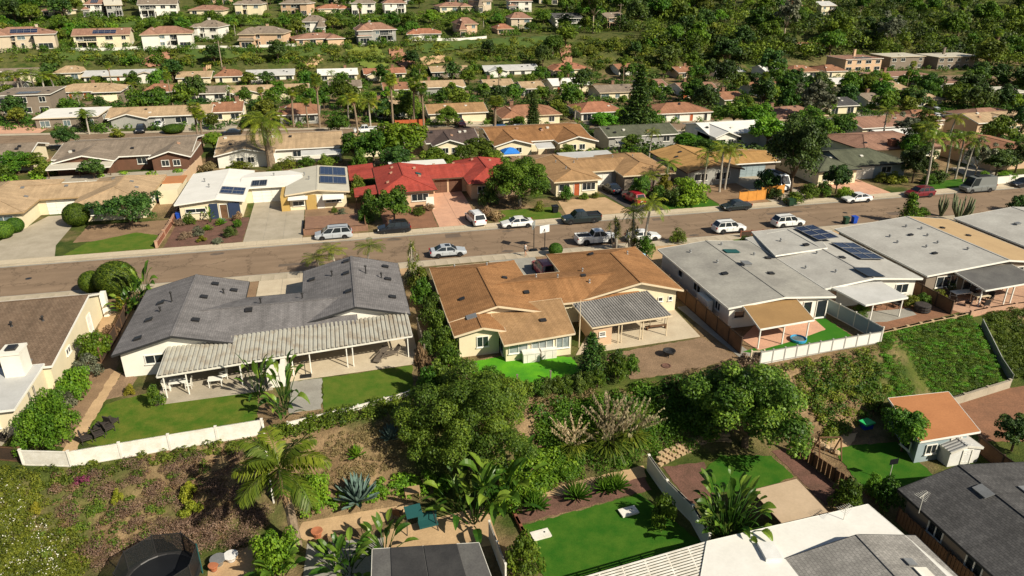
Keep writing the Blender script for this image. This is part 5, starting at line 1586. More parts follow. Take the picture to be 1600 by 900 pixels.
def ball_bush(kind, mat, seed, n=9500):
    rng = np.random.default_rng(seed)
    d = unit(rng, n)
    pos = d * (1.0 + .022 * rng.normal(size=n))[:, None] * np.array([1, 1, .95]) + np.array([0, 0, .95])
    nrm = d + .45 * unit(rng, n); nrm /= np.linalg.norm(nrm, axis=1)[:, None]
    me = leaf_mesh('foliage', pos, nrm, .045 * (.6 + .8 * rng.random(n)), rng, rng.random(n), mat)
    b = MB().lathe([(.05, .05), (.55, .12), (.85, .5), (.94, .95), (.82, 1.4), (.5, 1.72), (.05, 1.84)], n=14)
    core = b.mesh('core', True); core.materials.append(MATS['leaf_dark'])
    KIT[kind] = ([[('core', core), ('foliage', me)]], 1.95, 2.0)
ball_bush('ball_shrub', 'leaf_mid', 91)

# palms -----------------------------------------------------------------------------------------
def frond_pts(L, drop, az, el, n=9):
    p = []; x = z = 0.0; a = el
    for i in range(n + 1):
        p.append((x, z)); x += math.cos(a) * L / n; z += math.sin(a) * L / n; a -= drop / n
    ca, sa = math.cos(az), math.sin(az)
    return [Vector((q[0] * ca, q[0] * sa, q[1])) for q in p]

def feather_crown(seed, nf, Lf, leaf, z0, drop=1.7, mat='leaf_palm', wid=.06, el=(.05, 1.3), per=15):
    g = random.Random(seed); P = []; tone = []
    for k in range(nf):
        az = k * 2.4 + g.uniform(-.25, .25); e = el[0] + (el[1] - el[0]) * (k + .5) / nf
        tn = g.uniform(.2, .9)
        pts = frond_pts(Lf * g.uniform(.85, 1.1), drop * g.uniform(.8, 1.2), az, e, 10)
        side = Vector((-math.sin(az), math.cos(az), 0))
        for i in range(10):
            p, q = pts[i], pts[i + 1]; w = .035
            P += [p - side * w, q - side * w, q + side * w, p + side * w]; tone.append(tn * .7)
        for i in range(per):
            t = 1.2 + 8.6 * i / per
            j = int(t); f = t - j; c = pts[j].lerp(pts[j + 1], f); fw = (pts[j + 1] - pts[j]).normalized()
            ll = leaf * (math.sin(math.pi * (.12 + .83 * i / per)) ** .7)
            for sg in (-1, 1):
                tip = c + side * sg * ll * .8 + fw * ll * .5 - Vector((0, 0, ll * g.uniform(.2, .55)))
                P += [c - fw * wid * .7, c.lerp(tip, .5) - fw * wid + Vector((0, 0, .05)), tip, c.lerp(tip, .5) + fw * wid + Vector((0, 0, .05))]
                tone.append(tn + g.uniform(-.2, .2))
    P = np.array([(v.x, v.y, v.z + z0) for v in P])
    return quads_mesh('crown', P, np.array(tone), mat)

def fan_crown(seed, nf, Lp, Rf, z0, mat='leaf_palm', el=(-.6, 1.35)):
    g = random.Random(seed); P = []; tone = []
    for k in range(nf):
        az = k * 2.4 + g.uniform(-.3, .3); e = el[0] + (el[1] - el[0]) * (k + .5) / nf
        pts = frond_pts(Lp, .5, az, e, 3); tn = g.uniform(.15, .85)
        side = Vector((-math.sin(az), math.cos(az), 0))
        for i in range(3): P += [pts[i] - side * .03, pts[i + 1] - side * .03, pts[i + 1] + side * .03, pts[i] + side * .03]; tone.append(.4)
        c = pts[-1]; fw = (pts[-1] - pts[-2]).normalized(); nn = fw.cross(side)
        m = 11
        for i in range(m):
            a = (i / (m - 1) - .5) * 4.0
            d = fw * math.cos(a) + side * math.sin(a)
            s2 = side * math.cos(a) - fw * math.sin(a)
            tip = c + d * Rf * g.uniform(.85, 1.05) - Vector((0, 0, Rf * .35))
            md = c + d * Rf * .55
            P += [c, md - s2 * .1, tip, md + s2 * .1]; tone.append(tn + g.uniform(-.15, .2))
    P = np.array([(v.x, v.y, v.z + z0) for v in P])
    return quads_mesh('crown', P, np.array(tone), mat)

def palm_trunk(seed, h, r0, r1, lean, mat, bulge=0.0):
    g = random.Random(seed); pts = []; rr = []
    n = 12
    for i in range(n + 1):
        t = i / n
        pts.append((lean * t * t, .3 * lean * t * (1 - t), -.6 + (h + .6) * t)); rr.append((r0 + (r1 - r0) * t) * (1.06 if i % 2 else .96) + bulge * max(0, 1 - t * 4))
    me = MB().tube(pts, rr, 9).mesh('trunk', False); me.materials.append(MATS[mat])
    return me, pts[-1][0]

def dead_skirt(seed, z0, h, r):
    g = random.Random(seed); P = []; tone = []
    for k in range(70):
        az = g.uniform(0, 6.283); z = z0 - g.uniform(0, h * .5); l = g.uniform(.5, 1) * h * .6
        side = Vector((-math.sin(az), math.cos(az), 0)); o = Vector((math.cos(az), math.sin(az), 0))
        p = o * .15 + Vector((0, 0, z)); q = o * r + Vector((0, 0, z - l))
        P += [p, p.lerp(q, .6) - side * .13, q, p.lerp(q, .6) + side * .13]; tone.append(g.random())
    return quads_mesh('skirt', np.array([tuple(v) for v in P]), np.array(tone), 'leaf_dry')

def palm_kind(kind, fn, H, W, n=2):
    KIT[kind] = ([fn(s) for s in range(n)], H, W)
def _queen(s):
    t, lx = palm_trunk(s, 6.2, .2, .14, .5 * (1 - 2 * s), 'palm_trunk_grey')
    c = feather_crown(100 + s, 17, 2.9, .75, 6.2)
    c.transform(Matrix.Translation((lx, 0, 0)))
    return [('trunk', t), ('crown', c)]
palm_kind('queen_palm', _queen, 8.0, 5.4)
def _fan(s):
    t, lx = palm_trunk(10 + s, 10.5, .26, .2, .6 * (1 - 2 * s), 'palm_trunk')
    c = fan_crown(110 + s, 30, 1.0, 1.0, 10.6); c.transform(Matrix.Translation((lx, 0, 0)))
    k = dead_skirt(s, 10.5, 2.4, .75); k.transform(Matrix.Translation((lx, 0, 0)))
    return [('trunk', t), ('crown', c), ('skirt', k)]
palm_kind('fan_palm', _fan, 12.2, 3.8)
def _phoenix(s):
    t, lx = palm_trunk(20 + s, 6.6, .5, .42, .4, 'palm_trunk', .15)
    c = feather_crown(120 + s, 34, 4.2, .8, 6.6, 1.9, el=(-.5, 1.35), per=20); c.transform(Matrix.Translation((lx, 0, 0)))
    return [('trunk', t), ('crown', c)]
palm_kind('date_palm', _phoenix, 9.2, 8.4, 1)
def _king(s):
    t, lx = palm_trunk(30 + s, 4.6, .3, .22, .3, 'palm_trunk', .05)
    c = feather_crown(130 + s, 14, 3.0, 1.0, 4.7, 1.3, 'leaf_palm', .075, (.1, 1.4), 28); c.transform(Matrix.Translation((lx, 0, 0)))
    k = dead_skirt(30 + s, 4.7, 2.0, .6); k.transform(Matrix.Translation((lx, 0, 0)))
    return [('trunk', t), ('crown', c), ('skirt', k)]
palm_kind('king_palm', _king, 6.8, 6.2, 1)
def _dracaena(s):
    g = random.Random(s); b = MB(); P = []; tone = []
    for k in range(9):
        az = g.uniform(0, 6.28); r = g.uniform(.2, 1.1); h = g.uniform(1.6, 4.2)
        top = Vector((math.cos(az) * r, math.sin(az) * r, h))
        b.tube([(top.x * .2, top.y * .2, -.3), (top.x * .7, top.y * .7, h * .5), tuple(top)], [.1, .08, .06], 5)
        for j in range(46):
            a2 = g.uniform(0, 6.28); e = g.uniform(-.7, 1.3); l = g.uniform(.5, .95)
            d = Vector((math.cos(a2) * math.cos(e), math.sin(a2) * math.cos(e), math.sin(e)))
            sd = Vector((-math.sin(a2), math.cos(a2), 0)); o = top - Vector((0, 0, g.uniform(0, .7)))
            tip = o + d * l - Vector((0, 0, .2 * l)); m = o.lerp(tip, .4) + Vector((0, 0, .05))
            P += [o, m - sd * .04, tip, m + sd * .04]; tone.append(g.random())
    me = b.mesh('stem', True); me.materials.append(MATS['palm_trunk_grey'])
    return [('stem', me), ('foliage', quads_mesh('foliage', np.array([tuple(v) for v in P]), np.array(tone), 'leaf_olive'))]
palm_kind('dracaena', _dracaena, 5.0, 3.4)

def _paddles(s, n=16, Ls=1.5, Ll=1.5, wd=.26, mat='leaf_banana', spread=.5, h=.8):
    """banana or bird-of-paradise: stalks ending in big folded leaves, each leaf a part"""
    g = random.Random(s); b = MB(); parts = []
    for k in range(n):
        az = g.uniform(0, 6.28); e = g.uniform(.5, 1.45); r = g.uniform(0, spread); P = []; tone = []
        o = Vector((r * math.cos(az), r * math.sin(az), g.uniform(0, h)))
        pts = [o + v for v in frond_pts(Ls * g.uniform(.6, 1.3), .2, az, e, 2)]
        b.tube([tuple(p) for p in pts], [.05, .04, .03], 4)
        lf = frond_pts(Ll * g.uniform(.7, 1.2), g.uniform(.5, 1.5), az, e - .2, 7)
        side = Vector((-math.sin(az), math.cos(az), 0)); tn = g.random(); W = [.1, .7, 1, 1, .95, .8, .5, .08]; tilt = g.uniform(-.5, .5)
        for i in range(7):
            p, q = pts[-1] + lf[i], pts[-1] + lf[i + 1]
            for sg in (-1, 1):
                up = Vector((0, 0, (.3 + sg * tilt) * wd)); a, c = p + (side * sg * wd + up) * W[i], q + (side * sg * wd + up) * W[i + 1] * g.uniform(.8, 1.1)
                P += [p, q, c, a] if sg > 0 else [q, p, a, c]; tone.append(tn + g.uniform(-.15, .15))
        parts.append(('leaf', quads_mesh('leaf', np.array([tuple(v) for v in P]), np.array(tone), mat)))
    me = b.mesh('stem', True); me.materials.append(MATS['leaf_banana'])
    return [('stem', me)] + parts
KIT['paddle_plant'] = ([_paddles(1), _paddles(2, 20)], 3.2, 3.2)
KIT['giant_paddle_plant'] = ([_paddles(5, 84, 2.0, 1.15, .23, 'leaf_banana', 1.5, 1.5)], 4.4, 6.4)

def _agave(s, n=44, Ll=1.2, mat='leaf_agave', wd=.13, join=False):
    g = random.Random(s); parts = []; P = []; tone = []
    for k in range(n):
        t = k / n; az = k * 2.4; e = .12 + 1.25 * t; l = Ll * (1 - .3 * t) * g.uniform(.9, 1.1)
        pts = frond_pts(l, -.15, az, e, 4); side = Vector((-math.sin(az), math.cos(az), 0)); W = [.7, 1, .95, .65, .05]
        for i in range(4):
            for sg in (-1, 1):
                p, q = pts[i] + Vector((0, 0, .05)), pts[i + 1] + Vector((0, 0, .05))
                a, b_ = p + side * sg * wd * W[i] + Vector((0, 0, .07)), q + side * sg * wd * W[i + 1] + Vector((0, 0, .07))
                P += [p, q, b_, a] if sg > 0 else [q, p, a, b_]; tone.append(.35 + .4 * t + g.uniform(-.15, .15))
        if not join or k == n - 1:
            parts.append(('foliage' if join else 'leaf', quads_mesh('leaf', np.array([tuple(v) for v in P]), np.array(tone), mat))); P = []; tone = []
    return parts
KIT['agave'] = ([_agave(1)], 1.3, 2.2)
KIT['aloe'] = ([_agave(2, 34, .9, 'leaf_bright', .07)], 1.0, 1.6)
KIT['lily_clump'] = ([_agave(3, 90, .95, 'leaf_mid', .03, True), _agave(4, 90, 1.0, 'leaf_mid', .03, True)], 1.0, 1.8)

def _pampas(s):
    g = random.Random(s); P = []; tone = []; Q = []; t2 = []
    for k in range(260):
        az = g.uniform(0, 6.28); pts = frond_pts(g.uniform(1.2, 2.2), g.uniform(1.2, 2.4), az, g.uniform(.9, 1.5), 4); side = Vector((-math.sin(az), math.cos(az), 0)) * .025
        for i in range(4): P += [pts[i] - side, pts[i + 1] - side, pts[i + 1] + side, pts[i] + side]; tone.append(g.random())
    for k in range(26):
        az = g.uniform(0, 6.28); o = Vector((g.uniform(-.4, .4), g.uniform(-.4, .4), .3)); pts = frond_pts(g.uniform(2.4, 3.3), .5, az, g.uniform(1.0, 1.5), 6)
        for i in range(3, 6):
            for j in range(12):
                c = o + pts[i].lerp(pts[i + 1], j / 12); d = Vector((g.gauss(0, 1), g.gauss(0, 1), g.gauss(0, 1))).normalized() * .14
                e = Vector((0, 0, -.16)); Q += [c, c + d * .6, c + d + e, c + e * .6]; t2.append(g.random())
        sd = Vector((-math.sin(az), math.cos(az), 0)) * .012
        for i in range(6): Q += [o + pts[i] - sd, o + pts[i + 1] - sd, o + pts[i + 1] + sd, o + pts[i] + sd]; t2.append(.4)
    f = lambda A: np.array([tuple(v) for v in A])
    return [('foliage', quads_mesh('foliage', f(P), np.array(tone), 'leaf_olive')), ('plume', quads_mesh('plume', f(Q), np.array(t2), 'leaf_plume'))]
KIT['pampas_grass'] = ([_pampas(1), _pampas(2)], 3.4, 3.2)

def _conifer(s, H=18, W=6, mat='leaf_dark', tiers=17, n=4600, size=.24):
    g = random.Random(s); rng = np.random.default_rng(s); b = MB().tube([(0, 0, -.5), (0, 0, H * .5), (0, 0, H)], [.32, .2, .04], 7)
    pos = []; 
    for i in range(tiers):
        z = H * (.1 + .88 * i / tiers); R_ = W / 2 * (1 - i / tiers) ** .8 * g.uniform(.85, 1.1)
        m = 7 + i % 3
        for k in range(m):
            az = 6.283 * k / m + g.uniform(-.2, .2) + i; r = R_ * g.uniform(.8, 1.1)
            b.tube([(0, 0, z), (math.cos(az) * r, math.sin(az) * r, z + r * .12)], [.05, .015], 4)
            for q in range(max(4, int(n / tiers / m))):
                t = g.uniform(.15, 1) ** .7; sp = .16 * R_ + .1
                pos.append((math.cos(az) * r * t + g.gauss(0, sp), math.sin(az) * r * t + g.gauss(0, sp), z + r * .12 * t + g.gauss(0, .14)))
    pos = np.array(pos); nn = unit(rng, len(pos)) * .7 + np.array([0, 0, .6]); nn /= np.linalg.norm(nn, axis=1)[:, None]
    me = b.mesh('trunk', True); me.materials.append(MATS['bark'])
    return [('trunk', me), ('crown', leaf_mesh('crown', pos, nn, size * (.6 + .7 * rng.random(len(pos))), rng, rng.random(len(pos)), mat, .35))]
KIT['norfolk_pine'] = ([_conifer(1, 18, 7, 'leaf_dark', 20, 9000, .34)], 18, 7)
KIT['cypress'] = ([_conifer(2, 8, 2.6, 'leaf_dark', 16, 2600, .2)], 8, 2.6)
KIT['young_pine'] = ([_conifer(3, 4.5, 2.6, 'leaf_gloss', 10, 1800, .2)], 4.5, 2.6)

def _cactus(s):
    g = random.Random(s); b = MB()
    for k in range(20):
        az = g.uniform(0, 6.28); r = g.uniform(.3, 1.2); h = g.uniform(2.6, 4.2)
        c, sn = math.cos(az), math.sin(az)
        b.tube([(c * .1, sn * .1, -.3), (c * r * .55, sn * r * .55, h * .3), (c * r, sn * r, h * .6), (c * r * 1.15, sn * r * 1.15, h)], [.1, .12, .13, .06], 6)
    me = b.mesh('branch', True); me.materials.append(pm('cactus', (.09, .12, .05), (.16, .17, .09), 3, .8, .2, 12, fine=.15))
    return [('branch', me)]
KIT['candelabra_cactus'] = ([_cactus(1), _cactus(2)], 4.2, 2.8)

LOOK = {'tree_mid': 'leafy green tree', 'tree_bright': 'bright green tree', 'tree_dark': 'dark green tree', 'tree_olive': 'olive green tree', 'tree_tall': 'tall pale-barked tree', 'tree_sparse': 'thin grey-leaved tree',
        'pine_dark': 'broad dark pine', 'far_tree': 'leafy green tree', 'far_dark': 'dark green tree', 'far_olive': 'olive green tree', 'far_bright': 'bright green tree', 'bush_mid': 'green bush', 'bush_bright': 'bright green bush', 'bush_big': 'large rounded green bush',
        'bush_dark': 'dark green bush', 'bush_olive': 'olive bush', 'bush_grey': 'grey-green bush', 'bush_dry': 'dry straw-coloured bush', 'bush_purple': 'purple-brown bush', 'bush_yellow': 'yellow-green bush', 'far_bush': 'green shrub',
        'far_bush_dark': 'dark shrub', 'far_bush_olive': 'olive shrub', 'ball_shrub': 'clipped round shrub', 'queen_palm': 'feathery palm', 'fan_palm': 'fan palm', 'date_palm': 'thick date palm', 'king_palm': 'feathery palm with dead skirt',
        'dracaena': 'spiky many-stemmed dracaena', 'paddle_plant': 'big-leaved banana plant', 'giant_paddle_plant': 'giant bird-of-paradise plant', 'agave': 'blue-grey agave', 'aloe': 'green aloe', 'lily_clump': 'dark strap-leaved clump',
        'pampas_grass': 'pampas grass with plumes', 'norfolk_pine': 'tall tiered pine', 'cypress': 'narrow dark cypress', 'young_pine': 'young bushy pine', 'candelabra_cactus': 'candelabra cactus', 'flower_magenta': 'magenta flowering mound'}
CATS = {'tree': 'tree', 'pine': 'tree', 'far_t': 'tree', 'far_d': 'tree', 'far_o': 'tree', 'bush': 'bush', 'palm': 'palm'}
GROUPS = {'tree': 'garden and street trees', 'palm tree': 'palms between the houses', 'bush': 'garden bushes', 'plant': 'large-leaved garden plants', 'pine': 'conifers', 'cactus': 'garden cacti'}

def category(kind):
    if 'palm' in kind: return 'palm tree'
    if 'pine' in kind or kind == 'cypress' or kind == 'norfolk_pine': return 'pine'
    if 'bush' in kind or 'shrub' in kind or kind == 'flower_magenta': return 'bush'
    if 'tree' in kind or kind in ('far_dark', 'far_olive', 'far_bright', 'juniper'): return 'tree'
    if 'cactus' in kind: return 'cactus'
    return 'plant'

_cnt = {}
def plant(kind, x, y, h=None, w=None, label=None, z=None, rz=None, mat=None, dz=0.0):
    vs, H, W = KIT[kind]
    k = _cnt.get(kind, 0); _cnt[kind] = k + 1
    g = random.Random(k * 977 + len(kind))
    h = h or H * g.uniform(.85, 1.15)
    w = w or W * h / H
    cat = category(kind)
    nm = {'far_tree': 'tree', 'far_dark': 'tree', 'far_olive': 'tree', 'far_bright': 'tree', 'tree_mid': 'leafy_tree', 'tree_bright': 'leafy_tree', 'tree_dark': 'leafy_tree', 'tree_olive': 'leafy_tree', 'tree_tall': 'tall_tree', 'tree_sparse': 'thin_tree', 'pine_dark': 'broad_pine',
          'far_bush': 'shrub', 'far_bush_dark': 'shrub', 'far_bush_olive': 'shrub', 'flower_magenta': 'flower_mound'}.get(kind, 'bush' if kind.startswith('bush') else kind)
    r = thing(nm, label or '', cat, (x, y, (tzf(x, y) if z is None else z) + dz), g.uniform(0, 6.28) if rz is None else rz, GROUPS[cat])
    r.scale = (w / W, w / W, h / H)
    for pn, me in vs[k % len(vs)]:
        o = bpy.data.objects.new(pn, me); COL.objects.link(o); o.parent = r
        if pn in ('foliage', 'crown', 'skirt', 'plume'): o["kind"] = 'stuff'
    if not label: PENDING.append([r, LOOK[kind], x, y])
    return r

def plant_px(kind, u, v, hp=None, wp=None, label=None):
    """foot at (u, v) on the photograph, hp and wp its height and width there"""
    x, y, z = ground(u, v)
    s = FPX / depth(x, y, z)
    if y > 95 and label is None:                    # never through a roof: step forward out of a house
        m = .4 if 'palm' in kind else .9
        for _ in range(24):
            if not any(a - m < x < b + m and c - m < y < d + m for a, b, c, d in FOOT): break
            y -= .8
        else: return None
        z = tzf(x, y)
    dist = math.hypot(x, y); el = math.atan2(CAMH - z, dist)
    return plant(kind, x, y, hp / (s * math.cos(el)) if hp else None, wp / s if wp else None, label, z)

# ------------------------------------------------------------------ planting, near
plant('pepper_tree', *at(736, 738, -3.7), 8.8, 10.9, 'huge olive-leaved tree on the slope below the neon green lawn', dz=-.3)
plant('glossy_tree', *at(1166, 690, -3.4), 8.0, 10.4, 'large glossy-leaved tree on the slope below the white-panelled fence')
plant('front_tree', *ground(812, 322)[:2], 7.6, 9.8, 'large dense tree beside the pink driveway of the red-roofed house')
plant('tree_mid', *ground(617, 352)[:2], 5.4, 5.6, 'leafy tree in front of the red-roofed house beside the black car')
plant('juniper', *ground(205, 352)[:2], 4.4, 10.0, 'sprawling dark juniper on the left lawn across the street')
for u, v, r in ((187, 461, 2.15), (147, 456, 1.35), (165, 449, 1.2)): x, y, z = ground(u, v); plant('ball_shrub', x, y, r * 1.9, r * 2)
for u, v, r in ((123, 352, 1.75), (26, 363, 1.15), (8, 372, 1.3), (868, 399, .9)): x, y, z = ground(u, v); plant('ball_shrub', x, y, r * 1.9, r * 2)
plant_px('king_palm', 464, 852, 158, 168, 'feathery palm with brown skirt standing beside the white slope fence')
for u, v, h, w in ((448, 640, 84, 44), (405, 622, 72, 40), (440, 655, 44, 40)): plant_px('paddle_plant', u, v, h, w)
plant_px('bush_bright', 492, 795, 48, 56); plant_px('bush_olive', 480, 772, 34, 40); plant_px('agave', 560, 788, 52, 70); plant_px('agave', 610, 688, 30, 36); plant_px('aloe', 557, 716, 26, 30)
for u, v, h, w in ((740, 820, 80, 80), (775, 805, 85, 80), (800, 770, 70, 70), (715, 800, 60, 60)): plant_px('paddle_plant', u, v, h, w)
for u, v, h, w in ((602, 866, 50, 58), (548, 898, 50, 64), (526, 892, 44, 50), (440, 908, 50, 60)): plant_px('paddle_plant', u, v, h, w)
plant_px('bush_mid', 820, 895, 55, 62); plant_px('bush_bright', 430, 890, 50, 80); plant_px('bush_mid', 1036, 818, 42, 44)
plant_px('giant_paddle_plant', 1135, 845, 95, 120)
for u, v in ((838, 796), (902, 780), (962, 765)): plant_px('lily_clump', u, v, 30, 46)
plant_px('lily_clump', 945, 768, 26, 40)
plant_px('bush_mid', 1320, 795, 45, 52); plant_px('bush_mid', 1380, 795, 48, 52); plant_px('tree_mid', 1408, 705, 62, 70); plant_px('tree_dark', 1580, 705, 55, 64); plant_px('bush_bright', 1365, 772, 26, 34)
# between the grey and the brown house
for u, v, k, h, w in ((655, 452, 'bush_olive', 40, 38), (663, 478, 'bush_mid', 42, 40), (676, 505, 'bush_olive', 44, 42), (686, 532, 'bush_mid', 46, 42), (694, 560, 'bush_mid', 46, 46), (702, 585, 'bush_mid', 44, 50), (662, 600, 'bush_dry', 62, 26), (690, 612, 'bush_olive', 46, 60), (672, 622, 'bush_mid', 46, 44), (668, 560, 'bush_dark', 40, 26)):
    plant_px(k, u, v, h, w)
plant_px('dracaena', 645, 442, 80, 40); plant_px('bush_grey', 640, 445, 24, 26)
for u, v, h in ((525, 425, 46), (575, 420, 44), (500, 428, 34)): plant_px('queen_palm', u, v, h, 56)
plant_px('paddle_plant', 210, 485, 52, 44); plant_px('paddle_plant', 228, 475, 70, 36); plant_px('bush_yellow', 192, 488, 28, 30); plant_px('paddle_plant', 200, 492, 36, 36)
for u, v, k, h, w in ((152, 560, 'bush_bright', 42, 52), (140, 588, 'bush_grey', 34, 44), (118, 622, 'bush_bright', 44, 58), (98, 638, 'bush_grey', 30, 46), (82, 695, 'bush_big', 74, 92), (175, 528, 'bush_dry', 22, 24), (245, 635, 'bush_mid', 34, 26), (205, 615, 'bush_yellow', 14, 20)):
    plant_px(k, u, v, h, w)
# hedge and shrubs behind the brown house
for i in range(9):
    t = i / 8; plant_px('bush_dark' if i % 3 == 0 else 'bush_mid', 808 + 125 * t, 622 - 18 * t, 24, 30)
plant_px('cypress', 922, 592, 72, 44); plant_px('cypress', 936, 590, 52, 36); plant_px('bush_mid', 962, 592, 42, 44); plant_px('bush_mid', 985, 585, 30, 30)
plant_px('bush_mid', 765, 600, 26, 40); plant_px('bush_mid', 783, 618, 30, 40)
for u, v in ((1140, 588), (1165, 580)): plant_px('bush_purple', u, v, 26, 40)
plant_px('pampas_grass', 950, 705, 78, 84); plant_px('pampas_grass', 985, 690, 60, 70); plant_px('pampas_grass', 895, 705, 50, 60)
# right yards
for u, v, k in ((1500, 448, 'bush_dark'), (1480, 455, 'bush_dark'), (1465, 470, 'bush_olive'), (1440, 476, 'bush_mid'), (1420, 478, 'bush_olive'), (1345, 492, 'bush_mid')): plant_px(k, u, v, 18, 26)
# street side
plant_px('dracaena', 962, 392, 60, 40); plant_px('dracaena', 985, 390, 62, 44); plant_px('queen_palm', 1005, 398, 96, 62); plant_px('queen_palm', 990, 392, 74, 46); plant_px('bush_mid', 1008, 400, 30, 34); plant_px('bush_olive', 1058, 378, 20, 30)
plant_px('young_pine', 1418, 348, 48, 34); plant_px('bush_mid', 1440, 340, 16, 24); plant_px('candelabra_cactus', 1470, 338, 34, 20); plant_px('candelabra_cactus', 1498, 347, 42, 34); plant_px('bush_dark', 1590, 330, 24, 36); plant_px('bush_mid', 1580, 345, 16, 40)
plant_px('bush_dark', 1170, 388, 20, 44); plant_px('bush_mid', 1190, 380, 18, 26)
# gardens across the street
rg = random.Random(5)
for u, v, k, h, w in ((298, 350, 'bush_olive', 18, 20), (310, 368, 'bush_grey', 14, 22), (325, 360, 'aloe', 12, 18), (315, 378, 'bush_yellow', 10, 16), (345, 352, 'aloe', 16, 18), (330, 345, 'paddle_plant', 24, 14), (360, 370, 'bush_dark', 16, 22), (372, 355, 'bush_bright', 12, 16), (290, 372, 'bush_purple', 10, 24), (352, 338, 'agave', 10, 14), (375, 338, 'bush_dry', 14, 14), (285, 345, 'bush_purple', 12, 18), (340, 380, 'bush_grey', 8, 20), (300, 335, 'bush_dark', 10, 16)):
    plant_px(k, u, v, h, w)
for u, v, k, h, w in ((572, 350, 'bush_mid', 30, 26), (578, 330, 'bush_mid', 34, 24), (560, 300, 'bush_olive', 30, 24), (565, 270, 'bush_mid', 34, 26), (535, 338, 'bush_grey', 12, 16), (523, 330, 'bush_olive', 10, 12), (655, 335, 'bush_olive', 12, 24), (672, 328, 'bush_dry', 10, 18), (765, 320, 'bush_dark', 30, 32), (775, 343, 'bush_dry', 14, 26), (757, 338, 'bush_dry', 14, 20), (875, 305, 'bush_mid', 22, 24), (905, 305, 'bush_mid', 10, 16), (922, 303, 'bush_olive', 9, 14), (843, 330, 'bush_olive', 16, 16)):
    plant_px(k, u, v, h, w)
for u, v, k, h, w in ((1078, 318, 'bush_bright', 36, 58), (1060, 318, 'bush_dark', 26, 40), (1030, 312, 'bush_mid', 22, 34), (1015, 308, 'bush_purple', 22, 30), (1000, 312, 'tree_mid', 34, 34), (1040, 298, 'queen_palm', 52, 44), (1005, 296, 'queen_palm', 34, 40), (1020, 290, 'bush_yellow', 26, 26),
                      (1098, 298, 'queen_palm', 72, 44), (1124, 300, 'queen_palm', 80, 50), (1132, 296, 'queen_palm', 74, 46), (1235, 302, 'pine_dark', 112, 98), (1196, 296, 'bush_dark', 30, 40), (1262, 310, 'bush_mid', 22, 34), (1240, 318, 'bush_mid', 18, 30), (1305, 303, 'tree_dark', 44, 44), (1285, 306, 'bush_mid', 22, 30), (1318, 310, 'bush_bright', 18, 26), (1212, 310, 'bush_dark', 16, 30)):
    plant_px(k, u, v, h, w)
for u, v, k, h, w in ((1398, 285, 'bush_olive', 16, 40), (1375, 282, 'bush_olive', 14, 30), (1425, 286, 'tree_dark', 56, 52), (1418, 255, 'tree_bright', 44, 40), (1446, 294, 'queen_palm', 96, 50), (1476, 282, 'queen_palm', 78, 40), (1492, 280, 'queen_palm', 82, 44), (1504, 284, 'queen_palm', 76, 40), (1522, 278, 'tree_sparse', 60, 44), (1555, 276, 'tree_dark', 42, 56), (1538, 282, 'bush_bright', 14, 20), (1580, 268, 'tree_dark', 44, 50), (1465, 285, 'bush_dark', 18, 34), (1450, 288, 'bush_mid', 16, 24), (1570, 282, 'bush_bright', 14, 30)):
    plant_px(k, u, v, h, w)
